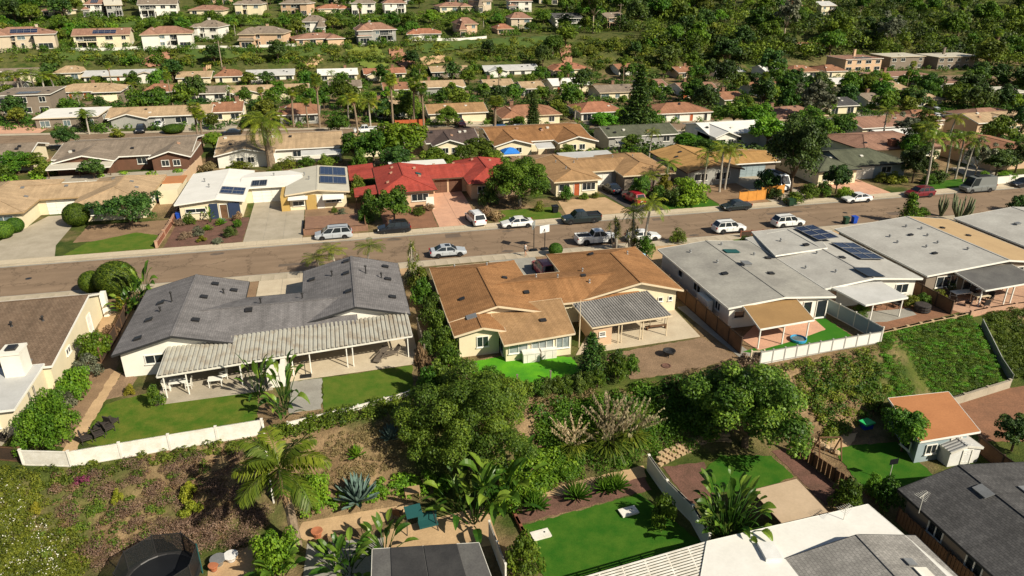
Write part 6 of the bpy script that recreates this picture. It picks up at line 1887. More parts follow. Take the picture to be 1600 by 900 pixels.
# second row
for u, v, k, h, w in ((425, 262, 'date_palm', 96, 104), (630, 258, 'tree_bright', 64, 84), (585, 262, 'tree_mid', 56, 60), (620, 270, 'tree_dark', 40, 50), (680, 262, 'tree_mid', 30, 46), (700, 264, 'tree_bright', 22, 44), (750, 252, 'tree_olive', 34, 54), (725, 258, 'tree_mid', 30, 40), (555, 255, 'tree_mid', 46, 50), (770, 258, 'tree_mid', 24, 34),
                      (105, 235, 'tree_dark', 36, 36), (60, 262, 'tree_olive', 30, 44), (30, 272, 'tree_mid', 32, 56), (85, 268, 'bush_olive', 26, 40), (5, 280, 'bush_mid', 24, 34), (170, 265, 'tree_dark', 30, 36), (140, 210, 'queen_palm', 40, 36), (160, 190, 'cypress', 34, 26), (182, 215, 'bush_yellow', 14, 24), (272, 208, 'ball_shrub', 14, 32), (312, 228, 'fan_palm', 66, 28), (318, 228, 'fan_palm', 56, 26), (335, 238, 'tree_bright', 30, 30), (340, 195, 'tree_olive', 24, 24),
                      (450, 262, 'bush_olive', 16, 36), (480, 258, 'bush_mid', 16, 30), (372, 265, 'bush_olive', 14, 40), (430, 270, 'bush_olive', 12, 26), (325, 268, 'bush_dry', 14, 26), (510, 252, 'bush_olive', 18, 30), 
                      (745, 225, 'fan_palm', 84, 28), (773, 208, 'fan_palm', 58, 34), (833, 208, 'norfolk_pine', 66, 26), (995, 215, 'norfolk_pine', 112, 52), (985, 212, 'tree_dark', 40, 40), (1020, 212, 'tree_mid', 38, 34), (905, 218, 'tree_dark', 24, 44), (925, 222, 'bush_mid', 14, 28), (885, 246, 'bush_mid', 20, 34), (905, 246, 'bush_mid', 12, 20), (960, 232, 'tree_olive', 26, 30), (1014, 248, 'queen_palm', 50, 30), (985, 238, 'bush_mid', 14, 30), (948, 245, 'bush_olive', 8, 24), (1060, 250, 'tree_dark', 24, 40), (1075, 235, 'tree_bright', 26, 50),
                      (1160, 228, 'tree_bright', 42, 60), (1110, 245, 'tree_mid', 26, 50), (1205, 225, 'tree_mid', 50, 60), (1180, 205, 'tree_bright', 40, 56), (1145, 200, 'tree_mid', 40, 52), (1265, 230, 'tree_mid', 48, 70), (1250, 195, 'tree_sparse', 70, 66), (1310, 225, 'tree_mid', 44, 46), (1355, 232, 'tree_dark', 44, 44), (1345, 228, 'queen_palm', 62, 40), (1378, 222, 'queen_palm', 58, 40), (1395, 218, 'tree_olive', 40, 40), (1410, 222, 'tree_sparse', 44, 44), (1440, 225, 'tree_olive', 34, 40), (1480, 225, 'queen_palm', 50, 40), (1520, 235, 'queen_palm', 56, 44), (1555, 228, 'tree_mid', 44, 50), (1590, 220, 'pine_dark', 64, 40), (1330, 245, 'tree_dark', 30, 34),
                      (560, 215, 'fan_palm', 70, 24), (545, 200, 'queen_palm', 56, 40), (530, 215, 'tree_mid', 34, 40), (615, 205, 'fan_palm', 88, 26), (648, 198, 'fan_palm', 74, 26), (662, 200, 'fan_palm', 70, 24), (580, 205, 'queen_palm', 54, 40), (600, 190, 'tree_dark', 34, 36), (640, 192, 'tree_olive', 46, 44), (500, 200, 'fan_palm', 84, 24), (460, 195, 'fan_palm', 60, 22), (482, 200, 'fan_palm', 48, 20), (700, 198, 'tree_mid', 28, 40), (540, 170, 'tree_mid', 44, 40), (400, 200, 'tree_olive', 26, 30), (880, 188, 'tree_olive', 20, 22), (898, 190, 'queen_palm', 26, 22), (945, 195, 'bush_bright', 18, 60), (970, 192, 'tree_bright', 22, 30), (800, 192, 'tree_olive', 18, 22)):
    plant_px(k, u, v, h, w)

for u, v, h in ((8, 152, 40), (24, 148, 42), (40, 151, 44), (56, 147, 42), (72, 150, 40), (88, 148, 36), (48, 142, 40)): plant_px('queen_palm', u, v, h, 38)
# ------------------------------------------------------------------ planting, far: trees strewn between the roofs, kept off houses and streets
def free(x, y, m=0.):
    if 171 < y < 184.5 or 245 < y < 254: return False
    return not any(a - m < x < b + m and c - m < y < d + m for a, b, c, d in FOOT)

def strew(seed, poly, n, kinds, hr, mind):
    g = random.Random(seed); us = [p[0] for p in poly]; vs_ = [p[1] for p in poly]; got = []
    k = 0
    while len(got) < n and k < n * 60:
        k += 1
        u, v = g.uniform(min(us), max(us)), g.uniform(min(vs_), max(vs_))
        if not bool(in_poly(u, v, poly)): continue
        x, y, z = ground(u, v)
        if not free(x, y, .5) or any((x - a) ** 2 + (y - b) ** 2 < mind ** 2 for a, b in got): continue
        got.append((x, y))
        kd = g.choices([q[0] for q in kinds], [q[1] for q in kinds])[0]
        H = KIT[kd][1]; f = g.uniform(*hr)
        plant(kd, x, y, H * f * g.uniform(.9, 1.15), KIT[kd][2] * f)
MIX = [('far_tree', 4), ('far_dark', 2), ('far_olive', 2), ('far_bright', 2), ('fan_palm', 1.0), ('queen_palm', 1)]
strew(1, [(-20, 205), (500, 196), (1120, 188), (1620, 172), (1620, 132), (1000, 116), (500, 128), (-20, 142)], 135, MIX, (.4, .85), 4.6)
strew(2, [(1000, 200), (1300, 190), (1620, 172), (1620, 130), (1250, 120), (1060, 112)], 48, [('far_tree', 5), ('far_dark', 4), ('far_olive', 1), ('far_bright', 1)], (.7, 1.15), 6)
BANK = [('far_bush', 3), ('far_bush_dark', 4), ('far_bush_olive', 3), ('far_dark', 2), ('far_tree', 1.6)]
strew(3, [(-20, 140), (330, 122), (340, 98), (-20, 100)], 30, BANK, (.7, 1.2), 5)
strew(4, [(340, 126), (1120, 108), (1120, 66), (800, 74), (700, 100), (600, 112), (440, 96)], 38, BANK, (.6, 1.1), 6)
strew(5, [(-20, 72), (1000, 48), (1000, 30), (-20, 50)], 60, [('far_tree', 4), ('far_olive', 2), ('queen_palm', 1.4), ('fan_palm', .6), ('far_bush', 3), ('far_bright', 1)], (.6, .95), 5.5)
strew(6, [(-20, 22), (880, 12), (880, -6), (-20, -4)], 55, [('far_tree', 4), ('far_dark', 2), ('far_olive', 2), ('fan_palm', .6)], (.6, .95), 8)
strew(7, [(-20, 46), (130, 30), (60, 0), (-20, 0)], 14, [('far_dark', 3), ('far_tree', 2)], (.9, 1.3), 6)
FOREST = [(880, 58), (960, 50), (1100, 108), (1300, 96), (1310, 88), (1620, 120), (1620, -6), (860, -6)]
strew(8, FOREST, 88, [('far_dark', 4), ('far_tree', 4), ('far_olive', 2), ('far_bright', .9), ('tree_tall', .9), ('cypress', .5), ('tree_sparse', .5), ('fan_palm', .4)], (.7, 1.6), 6.5)

def mass(name, label, seed, poly, n, mat, r, leaf, per, cat, zs=.8, ymax=700, mind=5.0, hmin=0.0):
    """vegetation nobody could count: one mesh of leaf clumps"""
    g = random.Random(seed); us = [p[0] for p in poly]; vs_ = [p[1] for p in poly]; cl = []
    k = 0
    while len(cl) < n and k < n * 30:
        k += 1
        u, v = g.uniform(min(us), max(us)), g.uniform(min(vs_), max(vs_))
        if not bool(in_poly(u, v, poly)): continue
        x, y, z = ground(u, v)
        if y > ymax or not free(x, y, .5): continue
        rr = g.uniform(*r)
        cl.append((x, y, z + rr * .35 + g.uniform(0, hmin), rr))
    rng = np.random.default_rng(seed)
    me = crown(name, seed, cl, n * per, leaf, mat, zs, .3)
    o = obj(name, me)
    return tag(o, label, cat, None, 'stuff')
mass('far_wood', 'dark wood covering the hill at upper right', 301, FOREST, 300, 'leaf_dark', (2.2, 4.2), .5, 120, 'wood', 1.0, 900, hmin=4)
mass('far_wood', 'mixed green wood between the dark trees at upper right', 302, FOREST, 340, 'leaf_mid', (2.0, 3.8), .48, 120, 'wood', 1.0, 900, hmin=4)
mass('far_wood', 'olive tree tops scattered through the wood at upper right', 310, FOREST, 120, 'leaf_olive', (2.0, 3.6), .48, 120, 'wood', 1.0, 900, hmin=6)
mass('hill_scrub', 'low green scrub covering the long bank', 303, [(-20, 150), (350, 130), (1120, 112), (1120, 60), (700, 62), (350, 76), (-20, 88)], 480, 'leaf_olive', (.8, 2.0), .34, 50, 'scrub', .5)
mass('hill_scrub', 'dark scrub in the folds of the long bank', 304, [(-20, 150), (350, 130), (700, 112), (1120, 112), (1120, 60), (780, 76), (700, 96), (560, 90), (350, 98), (-20, 100)], 300, 'leaf_mid', (1.0, 2.4), .36, 55, 'scrub', .6)
mass('hill_scrub', 'green ground cover on the upper bank between the terraces', 305, [(-20, 52), (350, 40), (900, 30), (900, 16), (350, 26), (-20, 34)], 420, 'leaf_mid', (1.0, 2.0), .34, 60, 'scrub', .5)
mass('hill_scrub', 'shrubs between the houses along the bank top', 309, [(-20, 76), (350, 68), (1000, 48), (1000, 30), (350, 44), (-20, 54)], 620, 'leaf_olive', (.8, 1.7), .3, 50, 'scrub', .7)
mass('garden_greenery', 'mixed low greenery filling the gardens beyond the back street', 306, [(-20, 204), (600, 194), (1620, 176), (1620, 118), (1000, 116), (400, 128), (-20, 145)], 800, 'leaf_mid', (.7, 1.9), .28, 60, 'greenery', .7)
mass('garden_greenery', 'dark hedges and shrubs filling the gardens at right', 307, [(900, 250), (1620, 235), (1620, 120), (1000, 116), (800, 160)], 420, 'leaf_dark', (.8, 1.9), .34, 50, 'greenery', .8)
mass('garden_greenery', 'light garden shrubs between the rows of houses', 308, [(-20, 290), (560, 262), (1300, 250), (1620, 250), (1620, 180), (540, 205), (540, 250), (-20, 262)], 170, 'leaf_bright', (.5, 1.1), .22, 60, 'greenery', .7)

def hedge_rows():
    g = random.Random(77); cl = []
    for a, b, c, d in FOOT:
        if c < 183: continue
        for k in range(int((b - a) * 1.1)):
            if g.random() < .3: continue
            x, y = g.uniform(a - 1, b + 2), c - g.uniform(.2, 2.6) if g.random() < .6 else d + g.uniform(0, 2.5)
            if free(x, y) or True: r = g.uniform(.5, 1.3) if c < 300 else g.uniform(.7, 1.8); cl.append((x, y, tzf(x, y) + r * .5, r))
    tag(obj('garden_greenery', crown('garden_greenery', 78, cl, len(cl) * 60, .26, 'leaf_mid', 1.0, .3)), 'foundation shrubs round the far houses', 'greenery', None, 'stuff')
hedge_rows()
# near slope cover
mass('ivy', 'dense green ivy covering the steep bank at right', 311, [(1370, 520), (1515, 492), (1562, 598), (1470, 618), (1400, 615)], 760, 'leaf_mid', (.3, .45), .05, 130, 'ivy', .16)
mass('ivy', 'dark green ivy mixed into the steep bank at right', 312, [(1368, 522), (1520, 490), (1570, 600), (1470, 620), (1390, 620)], 420, 'leaf_bright', (.25, .42), .05, 110, 'ivy', .18)
mass('ivy', 'green ivy beyond the dividing fence at the right edge', 313, [(1535, 495), (1640, 470), (1640, 600), (1585, 590)], 260, 'leaf_mid', (.35, .6), .08, 90, 'ivy', .3)
mass('slope_shrubs', 'olive shrubs on the slope under the white-panelled fence', 314, [(1180, 585), (1365, 545), (1390, 640), (1290, 690), (1270, 640), (1230, 590)], 150, 'leaf_olive', (.3, .65), .1, 60, 'shrubs', .6)
mass('slope_shrubs', 'dark shrubs on the slope under the white-panelled fence', 315, [(1240, 580), (1365, 545), (1400, 640), (1290, 690)], 80, 'leaf_mid', (.4, .8), .11, 70, 'shrubs', .7)
mass('slope_shrubs', 'thick green shrubs below the brown house', 316, [(815, 700), (850, 640), (1000, 610), (1130, 600), (1120, 690), (1010, 720), (850, 765), (800, 790)], 300, 'leaf_bright', (.35, .8), .08, 130, 'shrubs', .8)
mass('slope_shrubs', 'bright leafy creeper at the foot of the slope below the brown house', 317, [(790, 740), (860, 700), (900, 735), (850, 770), (805, 800), (770, 800)], 80, 'leaf_bright', (.4, .8), .12, 90, 'shrubs', .8)
mass('slope_shrubs', 'shaded shrubs between the two big trees', 318, [(830, 640), (1000, 605), (1140, 590), (1150, 640), (1000, 700), (870, 720)], 130, 'leaf_mid', (.4, .9), .12, 80, 'shrubs', .8)
mass('dry_shrubs', 'dry straw grass on the slope below the brown house', 319, [(830, 625), (1140, 575), (1160, 600), (1000, 640), (850, 660)], 60, 'leaf_dry', (.3, .6), .09, 60, 'dry grass', .6)
mass('dry_shrubs', 'purple-brown dry shrubs on the left slope', 320, [(60, 745), (400, 690), (410, 760), (330, 850), (150, 890), (110, 820)], 130, 'leaf_purple', (.35, .75), .045, 240, 'shrubs', .45)
mass('slope_shrubs', 'olive tufts along the foot of the white fence', 321, [(50, 735), (410, 680), (412, 700), (200, 740), (60, 765)], 90, 'leaf_olive', (.2, .45), .08, 60, 'shrubs', .7)
mass('slope_shrubs', 'yellow-green clumps among the dry shrubs on the left slope', 322, [(60, 760), (330, 720), (330, 800), (200, 860), (60, 880)], 80, 'leaf_olive', (.25, .5), .07, 80, 'shrubs', .5)
mass('ground_cover', 'green flowering ground cover at the left bottom corner', 323, [(-30, 735), (50, 735), (80, 800), (140, 840), (130, 905), (-30, 905)], 330, 'leaf_olive', (.25, .5), .065, 100, 'ground cover', .45)
mass('flower_specks', 'white flowers scattered over the left ground cover', 324, [(-30, 740), (45, 740), (60, 800), (110, 850), (100, 905), (-30, 905)], 160, 'leaf_flower', (.3, .55), .05, 7, 'flowers', .7)
mass('slope_shrubs', 'low dark shrubs above the parked black car at left', 325, [(200, 850), (330, 800), (420, 790), (410, 840), (330, 870), (220, 880)], 90, 'leaf_purple', (.35, .7), .05, 180, 'shrubs', .6)
mass('dry_grass', 'straw coloured dry grass over the left slope', 329, [(60, 745), (400, 690), (410, 790), (330, 860), (130, 890), (90, 800)], 220, 'leaf_dry', (.15, .4), .06, 50, 'dry grass', .4)
mass('dry_grass', 'thin dry grass on the bare patch of the middle slope', 326, [(490, 720), (520, 680), (620, 655), (640, 690), (600, 740), (500, 760)], 260, 'leaf_dry', (.12, .35), .05, 50, 'dry grass', .4)
mass('slope_shrubs', 'green creepers along the garden fence of the grey house', 327, [(430, 665), (540, 640), (640, 622), (640, 645), (540, 662), (430, 690)], 70, 'leaf_mid', (.3, .6), .1, 80, 'shrubs', .9)
mass('slope_shrubs', 'bright leafy bank behind the middle stone path', 328, [(490, 790), (620, 745), (700, 745), (700, 775), (620, 775), (500, 800)], 70, 'leaf_bright', (.25, .5), .1, 70, 'shrubs', .8)
plant_px('flower_magenta', 132, 756, 12, 26)
for u, v, h, w in ((185, 788, 24, 18), (296, 782, 26, 34), (300, 806, 22, 34), (58, 800, 14, 22)): plant_px('bush_yellow', u, v, h, w)
# ------------------------------------------------------------------ vehicles
def paint(name, c, rough=.3):
    return pm(name, c, tuple(x * .96 for x in c), .6, rough, 0, 20, spec=.5, fine=.02, coat=.5)
PAINT = {'silver': paint('paint_silver', (.42, .44, .45), .3), 'white': paint('paint_white', (.76, .75, .71)), 'black': paint('paint_black', (.012, .013, .015), .22), 'dark green': paint('paint_dkgreen', (.014, .022, .022), .22), 'red': paint('paint_red', (.42, .015, .03)),
         'crimson': paint('paint_crimson', (.16, .012, .018)), 'grey': paint('paint_grey', (.17, .18, .17)), 'blue': paint('paint_blue', (.03, .12, .3)), 'dark blue': paint('paint_dkblue', (.015, .022, .035), .25)}
pm('tyre', (.012, .012, .012), None, 2, .9); pm('rim', (.42, .42, .42), None, 2, .35, metal=.7); pm('lamp_red', (.35, .01, .01), None, 2, .25); pm('lamp_clear', (.7, .7, .68), None, 2, .15); pm('plate', (.7, .7, .66), None, 2, .5); pm('car_trim', (.02, .02, .02), None, 2, .6)

# length, width, belt height, roof height, nose/bonnet/boot profile, cabin (windscreen foot, roof front, roof back, rear foot) measured from the front
CARS = {
 'sedan': dict(L=4.75, W=1.82, zb=.92, zr=1.45, top=[(0, .55), (.08, .72), (.9, .88), (1.35, .95), (3.9, 1.0), (4.55, .98), (4.75, .7)], cab=(1.2, 2.0, 3.25, 4.1), wh=(.95, 3.75), r=.33),
 'suv': dict(L=4.65, W=1.88, zb=1.05, zr=1.7, top=[(0, .6), (.06, .85), (.8, 1.0), (1.2, 1.08), (4.3, 1.12), (4.6, 1.05), (4.65, .7)], cab=(1.1, 1.75, 4.05, 4.5), wh=(.92, 3.65), r=.37),
 'minivan': dict(L=5.1, W=1.98, zb=1.05, zr=1.75, top=[(0, .55), (.06, .8), (.7, .95), (1.1, 1.05), (4.75, 1.12), (5.05, 1.05), (5.1, .7)], cab=(.85, 1.85, 4.5, 4.95), wh=(.98, 4.0), r=.35),
 'pickup': dict(L=5.75, W=1.98, zb=1.12, zr=1.85, top=[(0, .6), (.05, .95), (.9, 1.08), (1.45, 1.15), (5.6, 1.18), (5.75, 1.12)], cab=(1.35, 2.0, 3.3, 3.65), wh=(1.0, 4.55), r=.42),
 'van': dict(L=5.9, W=2.02, zb=1.25, zr=2.6, top=[(0, .6), (.05, .95), (.45, 1.15), (.8, 1.25), (5.7, 1.3), (5.88, 1.2), (5.9, .7)], cab=(.6, 1.35, 5.7, 5.85), wh=(1.0, 4.55), r=.37)}
_wheel = {}
def wheel_meshes(r):
    if r in _wheel: return _wheel[r]
    n = 16; w = .2
    def ring(b, prof):
        i0 = len(b.v)
        for rr, yy in prof:
            for j in range(n):
                a = 2 * math.pi * j / n; b.v.append((rr * math.cos(a), yy, rr * math.sin(a)))
        for k in range(len(prof) - 1):
            for j in range(n): b.f.append((i0 + k * n + j, i0 + k * n + (j + 1) % n, i0 + (k + 1) * n + (j + 1) % n, i0 + (k + 1) * n + j))
        return b
    t = ring(MB(), [(r * .62, -w / 2), (r * .96, -w / 2), (r, -w / 4), (r, w / 4), (r * .96, w / 2), (r * .62, w / 2), (r * .62, -w / 2)]).mesh('tyre', True)
    t.materials.append(MATS['tyre'])
    b = ring(MB(), [(r * .64, -.04), (r * .55, .03), (r * .16, .05), (.01, .06)])
    ring(b, [(r * .64, .04), (r * .55, -.03), (r * .16, -.05), (.01, -.06)])
    for k in range(5):
        a = 2 * math.pi * k / 5
        for s_ in (-1, 1): b.bar((0, s_ * .075, 0), (r * .58 * math.cos(a), s_ * .06, r * .58 * math.sin(a)), .05, .03)
    m = b.mesh('rim', False); m.materials.append(MATS['rim'])
    _wheel[r] = (t, m)
    return _wheel[r]

def vehicle(kind, colour, x, y, z, heading, label, name=None, cover=None, group='vehicles parked along the street'):
    """front along local +x"""
    p = CARS[kind]; L_, W, zb, zr = p['L'], p['W'], p['zb'], p['zr']
    t = thing(name or {'sedan': 'parked_car', 'suv': 'parked_suv', 'minivan': 'parked_minivan', 'pickup': 'pickup_truck', 'van': 'parked_van'}[kind], label, {'sedan': 'car', 'suv': 'suv', 'minivan': 'minivan', 'pickup': 'pickup', 'van': 'van'}[kind], (0, 0, 0), 0, group)
    X = lambda d: L_ / 2 - d
    top = lambda d: float(np.interp(d, [q[0] for q in p['top']], [q[1] for q in p['top']]))
    # lower body: stations from nose to tail
    ds = sorted(set([0, .06, .2, .5, .9] + [q[0] for q in p['top']] + [p['cab'][0], L_ * .5, p['cab'][3], L_ - .25, L_ - .08, L_]))
    b = MB(); secs = []
    for d in ds:
        e = min(d, L_ - d)
        hw = W / 2 * (1 - .16 * max(0, 1 - e / .55) ** 2)
        zt = top(d); z0 = .24 + .12 * max(0, 1 - e / .4)
        secs.append([(X(d), -hw * .94, z0), (X(d), -hw, z0 + .14), (X(d), -hw, zt * .74), (X(d), -hw * .93, zt - .03), (X(d), -hw * .8, zt), (X(d), hw * .8, zt), (X(d), hw * .93, zt - .03), (X(d), hw, zt * .74), (X(d), hw, z0 + .14), (X(d), hw * .94, z0)])
    n = 10
    for s_ in secs: b.v += s_
    for k in range(len(secs) - 1):
        for j in range(n):
            b.f.append((k * n + j, (k + 1) * n + j, (k + 1) * n + (j + 1) % n, k * n + (j + 1) % n))
    b.f.append(tuple(reversed(range(n)))); b.f.append(tuple((len(secs) - 1) * n + j for j in range(n)))
    body = b.build('body', PAINT[colour], t, False)
    c0, c1, c2, c3 = p['cab']
    hb, ht = W / 2 * .9, W / 2 * .74
    zb0, zb3 = top(c0) - .03, top(c3) - .03
    V = {}
    for nm, d, h, zz in (('a', c0, hb, zb0), ('b', c1, ht, zr - .05), ('c', c2, ht, zr - .04), ('d', c3, hb, zb3)):
        V[nm] = [Vector((X(d), -h, zz)), Vector((X(d), h, zz))]
    mid = [Vector((X((c1 + c2) / 2), -ht, zr)), Vector((X((c1 + c2) / 2), ht, zr))]
    b = MB()
    for q in ([V['a'][1], V['a'][0], V['b'][0], V['b'][1]], [V['b'][1], V['b'][0], mid[0], mid[1]], [mid[1], mid[0], V['c'][0], V['c'][1]], [V['c'][1], V['c'][0], V['d'][0], V['d'][1]],
              [V['a'][0], V['d'][0], V['c'][0], mid[0], V['b'][0]], [V['d'][1], V['a'][1], V['b'][1], mid[1], V['c'][1]]):
        b.poly(q)
    b.build('cabin', PAINT[colour], t)
    def pane(quad, ins, nm='window'):
        c = sum(quad, Vector()) / 4
        nrm = (quad[1] - quad[0]).cross(quad[2] - quad[0]).normalized()
        if nrm.dot(c - Vector((X((c0 + c3) / 2), 0, zb))) < 0: nrm = -nrm; quad = quad[::-1]
        q = [v.lerp(c, ins) + nrm * .015 for v in quad]
        MB().poly(q).build(nm, 'glass_dark', t)
    pane([V['a'][1], V['a'][0], V['b'][0], V['b'][1]], .09, 'windscreen')
    pane([V['c'][1], V['c'][0], V['d'][0], V['d'][1]], .13, 'rear_window')
    for s_, fl in ((0, False), (1, True)):
        A, B, C, D = V['a'][s_], V['b'][s_], V['c'][s_], V['d'][s_]
        nwin = 1 if kind == 'van' else (2 if kind in ('sedan', 'pickup') else 3)
        for i in range(nwin):
            f0, f1 = i / nwin, (i + 1) / nwin
            if kind == 'van': f0, f1 = 0, .3
            q = [A.lerp(D, f0), A.lerp(D, f1), B.lerp(C, f1), B.lerp(C, f0)]
            if kind == 'sedan' or kind == 'pickup':
                pass
            if fl: q = q[::-1]
            pane(q, .12)
    for d in p['wh']:
        for s_ in (-1, 1):
            tm, rm = wheel_meshes(p['r'])
            w = obj('wheel', tm, None, t, (X(d), s_ * (W / 2 - .09), p['r']))
            obj('rim', rm, None, w)
            a = MB(); i0 = 0
            nn = 14; R_ = p['r'] * 1.16
            pts = [(X(d) + R_ * math.cos(math.pi * k / nn), s_ * (W / 2 + .006), p['r'] + R_ * math.sin(math.pi * k / nn)) for k in range(nn + 1)]
            pts = pts + [(pts[-1][0], pts[-1][1], .3), (pts[0][0], pts[0][1], .3)]
            a.poly(pts if s_ < 0 else pts[::-1]).build('wheel_arch', 'car_trim', t)
    for s_ in (-1, 1):
        MB().obox((X(.1), s_ * W * .36, top(.1) - .1), .12, .36, .14).build('headlight', 'lamp_clear', t)
        MB().obox((X(L_ - .05), s_ * W * .4, top(L_ - .2) - .15), .1, .22, .24).build('tail_light', 'lamp_red', t)
        MB().obox((X(c0 + .35), s_ * (W / 2 + .07), top(c0) + .08), .14, .2, .13).build('wing_mirror', PAINT[colour], t)
        for d in ((c0 + .15), L_ * .47, L_ * .67) if kind != 'pickup' else ((c0 + .15), c3 - .1):
            MB().bar((X(d), s_ * (W / 2 + .003), .4), (X(d), s_ * (W / 2 + .003), zb * .86), .02, .02).build('door_seam', 'car_trim', t)
        for d in (L_ * .43, L_ * .63):
            MB().obox((X(d), s_ * W / 2, zb * .82), .18, .03, .035).build('door_handle', PAINT[colour], t)
    for s_ in (-1, 1): MB().bar((X(.5), s_ * W * .485, .3), (X(L_ - .5), s_ * W * .485, .3), .1, .12).build('side_sill', 'car_trim', t)
    MB().obox((X(.02), 0, .42), .08, W * .62, .16).build('grille', 'car_trim', t)
    MB().obox((X(L_ - .01), 0, .62), .03, .4, .16).build('licence_plate', 'plate', t)
    if kind == 'pickup':
        MB().box(X(L_ - .12), X(c3 + .1), -W / 2 * .78, W / 2 * .78, top(5) - .02, top(5) + .012).build('bed_liner', 'car_trim', t)
        b = MB()
        for s_ in (-1, 1): b.box(X(L_ - .05), X(c3 + .06), s_ * W / 2 * .9 - .07, s_ * W / 2 * .9 + .07, top(5) - .05, top(5) + .12)
        b.box(X(L_ - .02), X(L_ - .12), -W / 2 * .9, W / 2 * .9, top(5) - .05, top(5) + .12)
        b.build('bed_side', PAINT[colour], t)
    if kind in ('suv', 'minivan'):
        b = MB()
        for s_ in (-1, 1): b.bar((X(c1 + .2), s_ * ht * .85, zr + .06), (X(c2 - .1), s_ * ht * .85, zr + .06), .04, .05)
        b.build('roof_rail', 'car_trim', t)
    if kind == 'sedan' and colour == 'silver':
        MB().box(X((c1 + c2) / 2 + .1), X((c1 + c2) / 2 - .5), -ht * .6, ht * .6, zr - .02, zr + .012).build('sunroof', 'glass_dark', t)
    if kind == 'van':
        b = MB().box(X(4.6), X(2.2), -.5, .5, zr - .02, zr + .12)
        b.build('roof_box', 'car_trim', t)
    t.location = (x, y, z); t.rotation_euler = (0, 0, R(heading))
    return t

RZ = -.13
def street_car(kind, colour, u, v, heading, label, z=RZ, **k):
    x, y = at(u, v, z)
    return vehicle(kind, colour, x, y, z, heading, label, **k)
street_car('minivan', 'silver', 522, 372, 180, 'silver minivan parked on the far kerb beside the brick planter')
street_car('suv', 'black', 616, 363, 180, 'black car parked in the shade in front of the red-roofed house')
vehicle('minivan', 'white', 18.2, 99.4, .03, 97, 'white minivan parked across the foot of the pink driveway, tail to the street')
street_car('sedan', 'white', 808, 354, 180, 'white sedan parked at the far kerb behind the basketball hoop')
street_car('pickup', 'dark green', 908, 347, 180, 'dark pickup truck parked on the far kerb by the sandy drive')
street_car('sedan', 'silver', 700, 399, 0, 'silver sedan with sunroof parked at the near kerb')
street_car('pickup', 'white', 931, 379, 0, 'white pickup with dark bed parked at the near kerb in palm shade')
street_car('sedan', 'white', 1004, 375, 0, 'white car half hidden behind the roadside palms')
vehicle('suv', 'red', 44.6, 103.6, .03, 100, 'bright red car on the dark asphalt drive')
vehicle('sedan', 'dark blue', 43.2, 109.8, .03, 95, 'dark car parked at the garage above the bright red car')
street_car('sedan', 'dark green', 1149, 327, 180, 'black sedan parked at the far kerb by the orange gate')
street_car('suv', 'white', 1138, 362, 0, 'white suv with roof rails parked at the near kerb alone')
street_car('suv', 'white', 1230, 353, 0, 'white suv partly hidden behind the grey roof corner')
street_car('sedan', 'white', 1338, 315, 180, 'white sedan parked on the far kerb in front of the green-roofed house')
street_car('suv', 'crimson', 1436, 307, 180, 'dark red suv parked at the far kerb beside a leaning palm trunk')
street_car('van', 'grey', 1526, 299, 180, 'tall grey van with black roof box on the far kerb')
street_car('sedan', 'black', 1598, 291, 180, 'black car at the right frame edge on the far kerb')
vehicle('van', 'white', 71.2, 105.4, .03, -88, 'white camper van on the drive behind the orange gate')
vehicle('suv', 'red', *at(849, 420, .6), .03, 92, 'bright red car in the court of the brown-roofed house')
vehicle('sedan', 'black', *at(872, 424, .6), .03, 90, 'black car beside the red one in the court of the brown-roofed house')
def far_car(kind, colour, u, v, heading, label):
    x, y, z = ground(u, v); vehicle(kind, colour, x, y, z + .12, heading, label, group='vehicles on the back street')
far_car('minivan', 'blue', 777, 207, 180, 'blue van on the back street beside a fan palm')
far_car('suv', 'white', 807, 206, 180, 'white wagon on the back street right of the blue van')
far_car('suv', 'crimson', 719, 197, -80, 'dark red suv on the drive of the sand-roofed carport house')
far_car('suv', 'white', 249, 199, -85, 'white suv facing the back street at an open garage')
far_car('suv', 'black', 221, 207, -85, 'black suv left of the white suv on the back street')
far_car('sedan', 'black', 362, 212, 180, 'black car on the back street behind the date palm')
far_car('sedan', 'grey', 842, 206, 180, 'grey car on the back street by the dark tiered pine')
far_car('suv', 'grey', 857, 190, -80, 'grey suv in the shade of a garage right of the tiered pine')
far_car('sedan', 'dark blue', 1530, 190, 180, 'dark car on the back street at far right')
far_car('sedan', 'white', 1462, 185, 170, 'white car on the back street at right')
far_car('suv', 'silver', 1455, 172, -70, 'silver suv parked off the back street at right')
far_car('sedan', 'silver', 1575, 186, 180, 'silver car on the back street at the right frame edge')
far_car('pickup', 'white', 572, 208, 180, 'white truck on the back street behind the palms')

